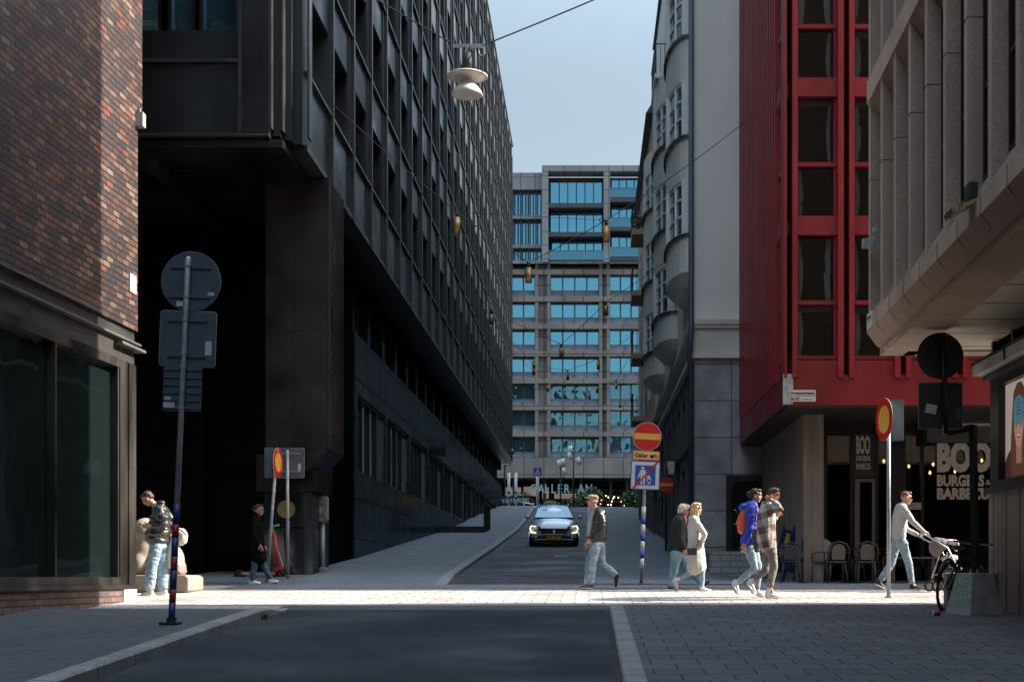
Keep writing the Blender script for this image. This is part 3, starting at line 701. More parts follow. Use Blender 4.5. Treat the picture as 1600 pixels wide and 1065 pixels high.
# ---- red building
CG = bpy.data.materials.new('clear_shop_glass'); CG.use_nodes = True; nt = CG.node_tree; nt.nodes.clear()
o1 = nt.nodes.new('ShaderNodeOutputMaterial'); mx = nt.nodes.new('ShaderNodeMixShader'); tr = nt.nodes.new('ShaderNodeBsdfTransparent'); gl = nt.nodes.new('ShaderNodeBsdfGlossy')
tr.inputs[0].default_value = (.45, .5, .5, 1); gl.inputs[0].default_value = (.9, .95, 1, 1); gl.inputs['Roughness'].default_value = .02; mx.inputs[0].default_value = .06
nt.links.new(tr.outputs[0], mx.inputs[1]); nt.links.new(gl.outputs[0], mx.inputs[2]); nt.links.new(mx.outputs[0], o1.inputs[0]); M['clear'] = CG
CR = CG.copy(); CR.name = 'clear_window_glass'; M['clear_red'] = CR
for n_ in CR.node_tree.nodes:
    if n_.type == 'MIX_SHADER': n_.inputs[0].default_value = .02
    if n_.type == 'BSDF_TRANSPARENT': n_.inputs[0].default_value = (.42, .46, .47, 1)
RD = 30.0; RX = 4.12
rb = add_building('red_building', (10, 34, 0), 'dark red metal clad building overhanging the burger restaurant on the right corner')
w = MB(); w.box(RX, 46, RD, RD + .12, 3.65, 4.30)
bpart(w, 'fascia', M['red'], rb)
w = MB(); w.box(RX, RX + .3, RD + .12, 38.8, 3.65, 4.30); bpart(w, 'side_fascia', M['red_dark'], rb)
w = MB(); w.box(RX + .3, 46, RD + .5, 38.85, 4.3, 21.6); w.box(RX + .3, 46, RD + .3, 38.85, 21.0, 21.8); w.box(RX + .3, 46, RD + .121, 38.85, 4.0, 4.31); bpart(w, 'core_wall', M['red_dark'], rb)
w = MB(); w.box(RX + .05, 46, RD + .05, 38.85, 3.6, 3.66); 
bpart(w, 'soffit', mat('dark_soffit', (.05, .035, .03), .6), rb)
w = MB()                                   # ribbed side
w.box(RX + .15, RX + .32, 31.2, 38.8, 4.3, 21.6)
for k in range(19):
    d_ = 31.3 + k * .4; w.box(RX - .03, RX + .15, d_, d_ + .16, 4.3, 21.6)
bpart(w, 'ribbed_side', M['red'], rb)
mod = lambda k: (1237 + 88.5 * k, 1245 + 88.5 * k, 1308 + 88.5 * k, 1317 + 88.5 * k)
fin = MB(); sp_ = MB()
fin.box(RX, fx(1229, RD), RD - .06, RD + .5, 4.22, 21.6)
for k in range(9):
    a, b, c, e = mod(k)
    fin.box(fx(a, RD), fx(b, RD), RD - .12, RD + .5, 4.22, 21.6); fin.box(fx(c, RD), fx(e, RD), RD - .12, RD + .5, 4.22, 21.6)
    for q in range(7):
        sp_ = MB(); z0 = 7.25 + 2.92 * q
        sp_.box(fx(b, RD), fx(c, RD), RD + .04, RD + .5, z0, z0 + .40)
        sp_.box(fx(b, RD), fx(c, RD), RD + .1, RD + .3, z0 - 1.46, z0 - 1.37)
        sp_.box(fx(b, RD), fx(c, RD), RD + .1, RD + .3, z0 - 2.62, z0 - 2.54)
        if z0 < 17: bpart(sp_, 'spandrel', M['red'], rb)
    sp_ = MB(); sp_.box(fx(b, RD), fx(c, RD), RD + .02, RD + .5, 4.3, 4.6); bpart(sp_, 'spandrel', M['red'], rb)
bpart(fin, 'fin', M['red'], rb)
fw = MB(); fw.box(fx(1317 + 88.5 * 8, RD), 46, RD, RD + .5, 4.3, 21.6); bpart(fw, 'plain_wall', M['red'], rb)
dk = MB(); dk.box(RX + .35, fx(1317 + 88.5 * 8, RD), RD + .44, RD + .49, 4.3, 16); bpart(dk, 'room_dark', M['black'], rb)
M['curtain'] = mat('pale_curtain', (.62, .58, .50), .9, var=.2, vscale=20)
for k in range(4):
    a, b, c, e = mod(k)
    for q in range(3):
        z0 = 7.25 + 2.92 * q
        for (za, zc) in ((z0 - 2.54, z0 - 1.46), (z0 - 1.37, z0)):
            t = MB(); t.mi = 0; tw = rnd.uniform(-.012, .012)
            t.quad((fx(b, RD), RD + .22 - tw, za), (fx(c, RD), RD + .22 + tw, za), (fx(c, RD), RD + .22 + tw, zc), (fx(b, RD), RD + .22 - tw, zc))
            t.mi = 1; t.box(fx(b, RD), fx(b, RD) + .05, RD + .15, RD + .24, za, zc); t.box(fx(c, RD) - .05, fx(c, RD), RD + .15, RD + .24, za, zc)
            bpart(t, 'window', [M['clear_red'], M['red']], rb)
            if k < 2:
                for side_ in (0, 1):
                    if rnd.random() < .25: continue
                    t = MB(); t.smooth = True; xe = fx(b, RD) + .07 if side_ == 0 else fx(c, RD) - .07; sg = 1 if side_ == 0 else -1; wd_ = rnd.uniform(.03, .11); n_ = 12; vs_ = []
                    for q_ in range(n_ + 1):
                        zz = za + .02 + (zc - za - .04) * q_ / n_; bow = .06 * math.sin(q_ / n_ * 3.1 + rnd.uniform(0, .3)) * (1 if rnd.random() < .9 else .4)
                        vs_ += [(xe + sg * (bow * .4), RD + .34, zz), (xe + sg * (bow + wd_), RD + .30, zz)]
                    t.add(vs_, [(2 * q_, 2 * q_ + 1, 2 * q_ + 3, 2 * q_ + 2) for q_ in range(n_)]); bpart(t, 'curtain', M['curtain'], rb)
                if rnd.random() < .6: t = MB(); t.box(fx(b, RD) + .06, fx(c, RD) - .06, RD + .28, RD + .4, zc - rnd.uniform(.06, .16), zc); bpart(t, 'blind', mat('dim_blind', (.16, .17, .17), .8), rb)
for q in range(5):
    z0 = 7.25 + 2.92 * q
    for (za, zc) in ((z0 - 2.54, z0 - 1.46), (z0 - 1.37, z0)):
        t = MB(); t.mi = 0; t.quad((RX + .08, 31.1, za), (RX + .08, 30.45, za), (RX + .08, 30.45, zc), (RX + .08, 31.1, zc)); t.mi = 1
        t.box(RX + .02, RX + .1, 30.4, 30.46, za, zc); t.box(RX + .02, RX + .1, 31.1, 31.18, za, zc)
        t.box(RX + .02, RX + .1, 30.46, 31.1, zc, zc + .08)
        bpart(t, 'side_window', [M['glass_dark'], M['red']], rb)
    t = MB(); t.box(RX, RX + .3, 30.4, 31.2, z0 + .08, z0 + .38); bpart(t, 'side_spandrel', M['red'], rb)
# ground floor of the red building
w = MB(); w.box(4.72, 5.17, 31.3, 32.6, -.3, 3.6); w.box(4.72, 4.9, 32.6, 38.85, -.3, 3.6); bpart(w, 'concrete_column', M['concrete_rough'], rb)
BD = 33.0
w = MB(); zt_ = 3.6
for a, b in ((1287, 1292), (1328, 1334), (1365, 1372), (1392, 1414), (1438, 1443), (1556, 1564), (1640, 1646)): w.box(fx(a, BD), fx(b, BD), BD - .06, BD + .1, -.2, zt_)
w.box(fx(1287, BD), fx(1700, BD), BD - .04, BD + .08, 3.35, 3.6); w.box(fx(1372, BD), fx(1700, BD), BD - .06, BD + .2, -.2, .28)
bpart(w, 'shopfront_frame', M['steel_dark'], rb)
w = MB(); w.box(fx(1440, BD), fx(1640, BD), BD - .55, BD - .15, 3.12, 3.6); bpart(w, 'awning_box', mat('awning_grey', (.10, .095, .09), .7), rb)
t = MB(); t.box(fx(1440, BD), fx(1640, BD), BD - .6, BD - .56, 3.47, 3.53); bpart(t, 'awning_bar', mat('pale_bar', (.6, .58, .54), .5), rb)
for a, b in ((1292, 1328), (1372, 1392), (1414, 1438), (1443, 1556), (1564, 1640)):
    t = MB(); z0 = .28 if a > 1340 else -.1; t.box(fx(a, BD), fx(b, BD), BD, BD + .02, z0, 3.35); bpart(t, 'shop_glass', M['clear'], rb)
w = MB(); w.box(5.0, 20, 37.5, 37.7, -.3, 3.6); w.box(5.2, 20, BD + .3, 37.5, 3.4, 3.55); w.box(5.2, 20, BD + .12, 37.5, -.14, -.1); bpart(w, 'interior_wall', mat('dark_interior', (.05, .045, .04), .8, var=.4, vscale=1), rb)
w = MB(); w.box(fx(1430, 36), fx(1560, 36), 35.8, 36.4, -.1, 1.0); w.box(fx(1395, 35), fx(1425, 35), 35.0, 35.3, .4, 2.6)
w.box(fx(1300, 35), fx(1325, 35), 35, 35.3, 1.6, 2.4)
bpart(w, 'counter', mat('interior_furniture', (.20, .16, .12), .6, var=.3), rb)
dfm = mat('grey_door_frame', (.20, .19, .20), .5, metal=.2)
t = MB(); t.box(fx(1334, BD), fx(1338, BD), BD - .14, BD - .02, -.15, fz(748, BD)); t.box(fx(1361, BD), fx(1365, BD), BD - .14, BD - .02, -.15, fz(748, BD)); t.box(fx(1338, BD), fx(1361, BD), BD - .14, BD - .02, fz(753, BD), fz(748, BD))
t.box(fx(1338.5, BD), fx(1342, BD), BD - .1, BD - .05, -.12, fz(753.5, BD))
dr = bpart(t, 'shop_door', dfm, rb)
t = MB(); t.box(fx(1342, BD), fx(1361, BD), BD - .08, BD - .05, -.12, fz(753.5, BD)); bpart(t, 'shop_glass', M['clear'], rb)
t = MB(); t.box(fx(1333, BD), fx(1366, BD), BD - .03, BD, fz(746, BD), fz(668, BD)); bpart(t, 'sign_panel', mat('sign_panel_dark', (.035, .034, .03), .4), rb)
M['lettering'] = mat('pale_lettering', (.80, .76, .68), .7, var=.10, vscale=9, fine=.12)
def lettering(txt, px_, py_, wpx, hpx, d, name='lettering', off=.008):
    o_ = textmesh(txt, 1.0, name, M['lettering'], None, (0, 0, 0), ext=0.002, offset=off)
    xs_ = [v.co.x for v in o_.data.vertices]; ys_ = [v.co.y for v in o_.data.vertices]
    ww = max(xs_) - min(xs_); hh = max(ys_) - min(ys_); mx_, my_ = min(xs_), min(ys_)
    for v in o_.data.vertices:
        v.co.x = (v.co.x - mx_) / ww * wpx / F * d; v.co.y = (v.co.y - my_) / hh * hpx / F * d
    o_.location = (fx(px_, d) - rb.location[0], d - rb.location[1], fz(py_, d)); o_.parent = rb; return o_
DL = BD - .07
lettering('BOO', 1464, 738, 85, 49, DL, off=.06); lettering('BURGERS', 1464, 759.5, 74, 18.5, DL, off=.05); lettering('&', 1540, 757, 8, 8, DL, off=.02); lettering('BARBECUE', 1464, 780, 92, 18.5, DL, off=.05)
lettering('BOO', 1338, 709, 21.5, 29, BD - .05, off=.035); lettering('BURGERS&', 1338, 719.5, 22, 8, BD - .05, off=.02); lettering('BARBECUE', 1338, 733, 22, 10, BD - .05, off=.025)
M['bulb'] = mat('warm_bulb', (1.0, .55, .22), .4, emit=2.5, var=0)
for i_, (bx, by) in enumerate(((1381, 720), (1400, 716), (1395, 730), (1396, 735), (1360, 733), (1458, 725), (1453, 738), (1492, 697), (1492, 736), (1505, 678), (1534, 719), (1540, 696), (1560, 712), (1557, 684), (1302, 793), (1420, 728))):
    t = MB(); t.smooth = True; dd = 34.2 + (i_ % 3) * .5; x_, y_, z_ = P(bx, by, dd); t.ell((x_, y_, z_), (.035, .035, .05), nu=8, nv=6); bl = bpart(t, 'bulb', M['bulb'], rb)
    t = MB(); t.tube([(x_, y_, z_ + .05), (x_, y_, 3.4)], .006, 4); bpart(t, 'bulb_cord', M['black'], rb)
# street name plate on the red fascia
w = MB(); w.box(fx(1223, RD), fx(1239, RD), RD - .03, RD - .002, 3.66, fz(584, RD)); o = w.build('corner_plate', mat('bare_metal_corner', (.42, .43, .43), .5, metal=.4, var=.3, vscale=5)); o.location = (0, 0, 0)
tag(o, 'bare pale metal panel on the corner of the red fascia behind the street name plate', 'metal panel')
sn = empty('street_name_sign', P(1233, 627, RD - .06), 'white street name plate with two rows of black writing on the red fascia corner', 'street sign')
t = MB(); t.box(0, .56, 0, .012, 0, .245); t.build('plate', mat('sign_white', (.62, .60, .54), .5, var=.05), sn)
t = MB(); t.box(0, .56, -.003, 0, .117, .123); t.build('divider', M['black'], sn)
textmesh('Drottninggatan', .092, 'writing', M['black'], sn, (.02, -.003, .15), ext=.001, offset=.002, sx=.92)
textmesh('26-22', .09, 'writing', M['black'], sn, (.02, -.003, .03), ext=.001, offset=.002, sx=.95)
textmesh('kv Wahrendorff', .042, 'writing', M['black'], sn, (.27, -.003, .035), ext=.001, sx=.9)

# ---- brown concrete building, right foreground
CD = 22.7
cb = add_building('concrete_building', (10, 15, -.6), 'brown exposed aggregate concrete building with deep vertical fins in the right foreground')
def cx(d): return 4.33 + (d - 14.14) * .0312   # line of the fin faces (drifts with the street)
def q4(mb, xa, xb, d0, d1, z0, z1):
    """box whose long sides follow the facade line; xa, xb are offsets from it"""
    mb.hexa([(cx(d0) + xa, d0, z0), (cx(d0) + xb, d0, z0), (cx(d1) + xb, d1, z0), (cx(d1) + xa, d1, z0),
             (cx(d0) + xa, d0, z1), (cx(d0) + xb, d0, z1), (cx(d1) + xb, d1, z1), (cx(d1) + xa, d1, z1)])
w = MB(); z_b = 3.55; q4(w, .05, .6, -30, CD, z_b, z_b + .13)
w.hexa([(cx(-30) + .02, -30, z_b + .131), (cx(-30) + .6, -30, z_b + .131), (cx(CD) + .6, CD, z_b + .131), (cx(CD) + .02, CD, z_b + .131),
        (cx(-30) - .16, -30, z_b + .36), (cx(-30) + .6, -30, z_b + .36), (cx(CD) + .6, CD, z_b + .36), (cx(CD) - .16, CD, z_b + .36)])
q4(w, -.16, .6, -30, CD, z_b + .361, z_b + .58)
bpart(w, 'edge_beam', M['concrete_brown'], cb)
FS = 1.09; floorsC = [(z_b + .58, 7.55), (7.9, 11.3), (11.65, 15.0), (15.35, 18.7)]
w = MB(); d = CD
while d > 2:
    for (z0, z1) in floorsC: q4(w, -.13, .5, d - .16, d, z0, z1)
    d -= FS
bpart(w, 'fin', M['concrete_brown'], cb)
w = MB(); d = CD - .16; stc = mat('stained_concrete', (.22, .165, .13), .9, var=.4, vscale=3, bump=.5, bscale=60, fine=.3, stretch=(1, 1, .3))
while d > 2:
    for fi, (z0, z1) in enumerate(floorsC[:3]):
        w = MB(); e = d - (FS - .16); hs = .34 if fi == 0 else .3
        w.hexa([(cx(e) - .15, e, z0), (cx(e) + .5, e, z0), (cx(d) + .5, d, z0), (cx(d) - .15, d, z0),
                (cx(e) + .06, e, z0 + hs), (cx(e) + .5, e, z0 + hs), (cx(d) + .5, d, z0 + hs), (cx(d) + .06, d, z0 + hs)])
        w.hexa([(cx(e) + .06, e, z1 - .3), (cx(e) + .5, e, z1 - .3), (cx(d) + .5, d, z1 - .3), (cx(d) + .06, d, z1 - .3),
                (cx(e) - .15, e, z1), (cx(e) + .5, e, z1), (cx(d) + .5, d, z1), (cx(d) - .15, d, z1)])
        bpart(w, 'sloping_sill', stc, cb)
    d -= FS
w = MB(); d = CD - .9
while d > 4:
    q4(w, -.163, -.15, d, d + .014, z_b + .362, z_b + .575)
    w.hexa([(cx(d) + .016, d, z_b + .14), (cx(d) + .03, d, z_b + .14), (cx(d) + .03, d + .014, z_b + .14), (cx(d) + .016, d + .014, z_b + .14),
            (cx(d) - .162, d, z_b + .355), (cx(d) - .15, d, z_b + .355), (cx(d) - .15, d + .014, z_b + .355), (cx(d) - .162, d + .014, z_b + .355)]); d -= FS
bpart(w, 'joint', M['black'], cb)
w = MB(); d = CD - .16
while d > 4:
    for zj in (6.3, 10.1): q4(w, -.134, .05, d, d + .16, zj, zj + .012)
    d -= FS
bpart(w, 'fin_joint', M['black'], cb)
w = MB()
for (a, b), (c, e) in zip(floorsC, floorsC[1:]): q4(w, -.16, .6, -30, CD, b, c)
q4(w, -.16, .6, -30, CD, 18.7, 19.6)
bpart(w, 'floor_band', M['concrete_brown'], cb)
w = MB(); q4(w, .075, .5, -30, CD - .17, z_b + .6, 18.7); bpart(w, 'window_strip', M['glass_black'], cb)
w = MB(); d = CD - .16
while d > 2:
    e = d - (FS - .16)
    for zi, (za, zc) in enumerate(floorsC[:3]):
        w = MB(); zq = za + (.34 if zi == 0 else .3); q4(w, .045, .075, e, d, zq, zq + .04); q4(w, .045, .075, d - .06, d, zq + .04, zc - .3); q4(w, .05, .075, e, d, zq + 1.0, zq + 1.06); bpart(w, 'window_frame', M['steel_dark'], cb)
    d -= FS
w = MB(); w.box(5.25, 40, -30, CD, z_b + .4, 23.5); w.box(5.0, 40, CD - .45, CD + .02, z_b + .0, 23.5); bpart(w, 'wall', M['concrete_brown'], cb)
w = MB(); w.box(4.6, 40, -30, CD - .46, z_b + .02, z_b + .06); bpart(w, 'soffit', M['soffit'], cb)
w = MB(); w.box(6.15, 40, -30, 21.4, -2.0, z_b + .02); bpart(w, 'ground_floor', M['black'], cb)
w = MB()
for d_ in (21.3, 20.3, 19.0, 17.7, 16.4): w.box(6.05, 6.15, d_, d_ + .08, 2.4, z_b)
w.box(6.04, 6.15, 14, 21.4, 2.9, 2.98); bpart(w, 'upper_shop_frame', M['steel_dark'], cb)
nsx = empty('street_name_plate', P(1371, 523, CD - .4), 'small white two row street name plate on the lower corner of the brown concrete building', 'street sign')
nsx.location = (cx(CD) - .165, CD - .12, z_b + .38)
pl_ = mat('sign_white', (.62, .60, .54), .5)
t = MB(); t.box(-.02, 0, -.42, 0, .01, .25); t.build('plate', pl_, nsx); t = MB(); t.box(-.023, -.02, -.42, 0, .125, .131); t.build('divider', M['black'], nsx)
textmesh('Drottninggatan', .06, 'writing', M['black'], nsx, (-.021, -.01, .16), (R(90), 0, R(-90)), ext=.001, sx=.85)

# ---- brick building, left foreground
def wx(d): return -7.48 + (d - 18.07) * .0423
BE = 22.8
bb = add_building('brick_building', (-9, 15, -1), 'brown and black brick building with large dark shop windows in the left foreground')
def wq(mb, xa, xb, d0, d1, z0, z1):
    mb.hexa([(wx(d0) + xa, d0, z0), (wx(d0) + xb, d0, z0), (wx(d1) + xb, d1, z0), (wx(d1) + xa, d1, z0),
             (wx(d0) + xa, d0, z1), (wx(d0) + xb, d0, z1), (wx(d1) + xb, d1, z1), (wx(d1) + xa, d1, z1)])
w = MB(); wq(w, -.5, .05, -30, BE, 3.95, 7.48); wq(w, -.5, .05, -30, BE + .2, 7.48, 19.0); w.box(-30, wx(BE) - .4, -30, BE - .02, 3.95, 19); bpart(w, 'brick_wall', M['brick'], bb)
w = MB(); wq(w, -.5, .0, -30, BE - .02, 3.42, 3.95); bpart(w, 'lintel', mat('dark_lintel_stone', (.020, .018, .017), .7, var=.4, vscale=3, bump=.3, stretch=(1, .5, 1)), bb)
w = MB(); wq(w, -.1, .09, -30, BE + .05, 3.72, 3.75); wq(w, -.1, .14, BE - .9, BE + .12, 3.62, 3.66); wq(w, -.1, .07, -30, 21.3, 3.96, 3.985); bpart(w, 'flashing', mat('pale_flashing', (.12, .115, .105), .5, metal=.3), bb)
w = MB(); wq(w, -.5, .02, -30, BE - .55, -2.2, -.16); bpart(w, 'brick_plinth', brickmat('plinth_brick', (.10, .06, .05), (.17, .11, .085), (.03, .025, .022), .27, .09, .01, 'yz', .7, .35, .8, .8, fvar=.3), bb)
w = MB(); wq(w, -.5, .04, BE - .55, BE, -1.2, -.16); bpart(w, 'corner_stone', M['plinth_white'], bb, .01)
w = MB(); wq(w, -.4, .06, -30, BE + .03, -.16, -.10); bpart(w, 'sill', M['bronze_frame'], bb)
w = MB()
wq(w, -.4, .0, BE - .62, BE, -.10, 3.42); wq(w, -.5, .02, BE - .3, BE + .01, -.10, 3.40)
wq(w, -.3, .01, -30, BE - .62, -.10, .02); wq(w, -.3, .01, -30, BE - .62, 3.28, 3.42)
for d_ in (BE - .72, 19.75, 17.3, 14.8, 12.3, 9.8): wq(w, -.12, .0, d_, d_ + .05, .02, 3.28)
for z_ in (.9, 1.75, 2.6): wq(w, -.2, .026, BE - .3, BE + .015, z_, z_ + .012)
bpart(w, 'bronze_frame', M['bronze_frame'], bb)
for a_, b_ in ((19.85, BE - .72), (17.4, 19.75), (14.9, 17.3), (12.4, 14.8), (9.9, 12.3)):
    w = MB(); wq(w, -.14, -.12, a_, b_, .02, 3.28); bpart(w, 'shop_window', M['glass_shop'], bb)
w = MB(); wq(w, -6, -.45, -30, BE - .05, -2, 3.42); bpart(w, 'core_wall', M['black'], bb)
w = MB(); wq(w, -.5, .14, BE - .2, BE + .14, 10.0 - .65, 10.0 - .6); bpart(w, 'ledge', M['bronze_frame'], bb)
w = MB(); w.box(0, .012, -.3, 0, 0, .28); o = w.build('wall_plaque', mat('sign_white', (.62, .60, .54), .5)); o.location = (wx(22.5) + .052, 22.72, 4.53); tag(o, 'blank white rectangular plaque fixed to the sunlit brick wall', 'plaque')
w = MB(); w.box(-.02, .1, -.12, .04, 0, .22); w.box(.0, .04, -.06, -.02, .22, .3); o = w.build('wall_box', mat('wall_box_grey', (.3, .29, .27), .6)); o.location = (wx(BE) + .06, BE + .02, 7.22); tag(o, 'small pale grey box at the upper corner of the brick wall', 'wall box')
# ================================================================ street furniture and small things
M['galv'] = mat('galvanised_steel', (.32, .33, .34), .45, metal=.25, var=.2, vscale=8)
M['sign_back'] = mat('sign_back_grey', (.060, .080, .10), .55, metal=.2, var=.2, vscale=4)
M['sign_red'] = mat('sign_red', (.55, .012, .014), .4, var=.06)
M['sign_yellow'] = mat('sign_yellow', (.72, .40, .06), .4, var=.06)
M['sign_blue'] = mat('sign_blue', (.012, .085, .36), .4, var=.06)
M['sign_whiteb'] = mat('sign_face_white', (.62, .62, .60), .4, var=.05)
M['pole_blue'] = mat('pole_blue', (.012, .03, .14), .45, var=.15, vscale=6)
M['pole_red'] = mat('pole_red', (.28, .012, .016), .45, var=.15, vscale=6)
M['rubber'] = mat('rubber_black', (.012, .012, .012), .7)
M['brass'] = mat('aged_brass', (.36, .24, .11), .5, metal=.85, var=.2, vscale=8)
M['cable'] = mat('cable_black', (.02, .02, .022), .6, var=0)
M['concrete'] = mat('cast_concrete', (.22, .21, .20), .9, var=.22, vscale=5, bump=.4, bscale=40, fine=.2)
M['sticker'] = mat('sticker_white', (.45, .46, .46), .7, var=.5, vscale=60)
def tilt_pole(root, d, base, top, r, m, off=(0, 0)):
    a = Vector(P(*base, d)); b = Vector(P(*top, d)); L = root.location
    t = MB(); t.smooth = True; t.tube([a - L, b - L], r, 10); return t.build('pole', m, root), a, b
def bands(root, a, b, items, r):
    """coloured sleeves: items = (fraction0, fraction1, material)"""
    L = root.location
    for f0, f1, m in items:
        t = MB(); t.smooth = True; t.tube([a + (b - a) * f0 - L, a + (b - a) * f1 - L], r, 10); t.build('band', m, root)
def disc(root, c, r, th, m, name, n=32, axis='y'):
    t = MB(); t.cyl(Vector(c), r, th, n, axis); return t.build(name, m, root)
def rrect(w, h, r, n=4):
    pts = []
    for cx_, cy_, a0 in ((w / 2 - r, h / 2 - r, 0), (-w / 2 + r, h / 2 - r, 90), (-w / 2 + r, -h / 2 + r, 180), (w / 2 - r, -h / 2 + r, 270)):
        for i in range(n + 1):
            a = R(a0 + 90 * i / n); pts.append((cx_ + r * math.cos(a), cy_ + r * math.sin(a)))
    return pts
def plate(root, c, w, h, r, th, m, name, rot=0.0, yaw=0.0):
    t = MB(); t.prism([(p[0], p[1]) for p in rrect(w, h, r)], 'y', 0, th); o = t.build(name, m, root)
    o.location = c; o.rotation_euler = (0, R(rot), R(yaw)); return o
# 1 big leaning signpost, left foreground
x_, d_ = onground(268, 975, .12); dS = d_
r1 = empty('signpost', (x_, d_, G(x_, d_) + .12), 'leaning grey signpost with blue and red bands and three sign backs in the left foreground', 'signpost')
a = Vector(P(268, 972, dS)); b = Vector(P(294, 405, dS)); L = r1.location
t = MB(); t.smooth = True; t.tube([a - L, b - L, b - L + Vector((0, 0, .03))], [.034, .034, .02], 12); t.build('pole', M['galv'], r1)
fr = lambda y: (972 - y) / (972 - 405)
bands(r1, a, b, [(.005, fr(941), M['pole_blue']), (fr(941), fr(920), M['pole_red']), (fr(920), fr(891), M['pole_blue']), (fr(891), fr(869), M['pole_red']), (fr(869), fr(840), M['pole_blue']), (fr(840), fr(819), M['pole_red']), (fr(819), fr(787), M['pole_blue'])], .041)
t = MB(); t.box(-.12, .1, -.1, .1, -.01, .03); t.cyl((0, 0, .03), .06, .05, 10); t.build('foot', M['rubber'], r1)
c = Vector(P(296.5, 438, dS)) - L + Vector((0, .05, 0))
o = disc(r1, c, 46.5 / F * dS, .008, M['sign_back'], 'sign_back'); disc(r1, c + Vector((0, .009, 0)), 47.2 / F * dS, .004, M['galv'], 'sign_rim')
disc(r1, c + Vector((0, .014, 0)), 46 / F * dS, .003, M['sign_red'], 'sign_face')
pw = lambda px: px / F * dS
c2 = Vector(P(291.5, 528, dS)) - L + Vector((0, .05, 0)); plate(r1, c2, pw(87), pw(86), .04, .008, M['sign_back'], 'sign_back', 2); plate(r1, c2 + Vector((0, .009, 0)), pw(89), pw(88), .045, .004, M['galv'], 'sign_rim', 2)
c3 = Vector(P(283, 606, dS)) - L + Vector((0, .05, 0)); plate(r1, c3, pw(60), pw(70), .005, .008, M['sign_back'], 'sign_back', 2)
for k in range(6): plate(r1, Vector(P(283.5 - k * .4, 577 + k * 12, dS)) - L + Vector((0, .035, 0)), pw(59), .012, .004, .014, M['sign_back'], 'rib', 2)
for px_, py_, w_ in ((297, 417, 64), (294, 463, 66), (292, 500, 62), (290, 556, 62)): plate(r1, Vector(P(px_, py_, dS)) - L + Vector((0, .03, 0)), pw(w_), .02, .005, .02, M['sign_back'], 'bracket', 2)
for py_ in (415, 463, 500, 552, 573, 637): t = MB(); p_ = a + (b - a) * fr(py_) - L; t.cyl(p_ - Vector((0, 0, .012)), .042, .024, 10); t.build('clamp', M['galv'], r1)
for px_, py_, w_, h_ in ((328, 458, 10, 5), (279, 473, 10, 8), (324, 545, 10, 18), (324, 534, 10, 4), (262, 631, 17, 9), (260, 621, 10, 5)): plate(r1, Vector(P(px_, py_, dS)) - L + Vector((0, .045, 0)), pw(w_), pw(h_), .003, .004, M['sticker'], 'sticker', 2)
# 2 pair of posts under the dark building
x_, d_ = onground(450, 908); r2 = empty('signpost', (x_, d_, G(x_, d_)), 'straight grey signpost with one rounded square sign seen from behind, beside the scooter', 'signpost')
po, a, b = tilt_pole(r2, d_, (450, 908), (449, 703), .034, M['galv'])
c = Vector(P(453, 722.5, d_)) - r2.location + Vector((0, .045, 0)); q_ = d_ / F
plate(r2, c, 43 * q_, 46 * q_, .04, .008, mat('sign_back_mid', (.10, .11, .115), .5, metal=.2), 'sign_back'); plate(r2, c + Vector((0, .009, 0)), 44.5 * q_, 47.5 * q_, .045, .004, M['galv'], 'sign_rim')
plate(r2, c + Vector((.19, -.004, -.09)), .06, .15, .005, .003, M['sticker'], 'sticker')
for py_ in (708, 736): plate(r2, Vector(P(451, py_, d_)) - r2.location + Vector((0, .025, 0)), 38 * q_, .02, .004, .02, M['galv'], 'bracket')
t = MB(); t.cyl((0, 0, -.02), .09, .04, 12); t.build('foot', M['rubber'], r2)
def no_vehicles(name_loc, px_, py_, d_, hpx, yaw, label, base, top, side=1, tilt=False):
    x_, y_ = (base[0] - CX) / F * d_, d_
    r_ = empty('signpost', (x_, y_, G(x_, y_)), label, 'signpost'); L_ = r_.location
    t = MB(); t.smooth = True; t.tube([Vector(P(*base, d_)) - L_, Vector(P(*top, d_)) - L_], .032, 10); t.build('pole', M['galv'], r_)
    h_ = hpx / F * d_ / 2
    nd = Vector((math.sin(R(yaw)), -math.cos(R(yaw)), 0))     # the way the face looks
    c_0 = Vector(P(px_, py_, d_)) - L_
    def dsc(rr, k, m, nm):
        t = MB(); t.cyl((0, 0, 0), rr, .006, 36, 'z'); o_ = t.build(nm, m, r_); o_.rotation_euler = nd.to_track_quat('Z', 'Y').to_euler(); o_.location = c_0 + nd * k
    dsc(h_, 0, M['sign_whiteb'], 'sign_rim'); dsc(h_ * .985, .004, M['sign_red'], 'sign_ring'); dsc(h_ * .66, .008, M['sign_yellow'], 'sign_face')
    t = MB(); t.cyl((0, 0, -.02), .07, .04, 12); t.build('foot', M['galv'], r_)
    return r_, c_0
r3, c = no_vehicles(None, 434, 722, 29.0, 46, 84, 'leaning grey signpost with a red and yellow disc turned sideways, behind the woman in black', (417, 909), (433, 700))
plate(r3, c + Vector((-.14, .1, -.0)), .30, .62, .02, .01, M['sign_back'], 'sign_back', 0, 20)
r4, c = no_vehicles(None, 1382, 655, 23.4, 66, -79, 'straight grey signpost with a large red and yellow disc in front of the burger restaurant', (1388.5, 933), (1388.5, 640))
plate(r4, c + Vector((.19, .12, -.0)), .30, .68, .02, .01, M['sign_back'], 'sign_back', 0, -20)
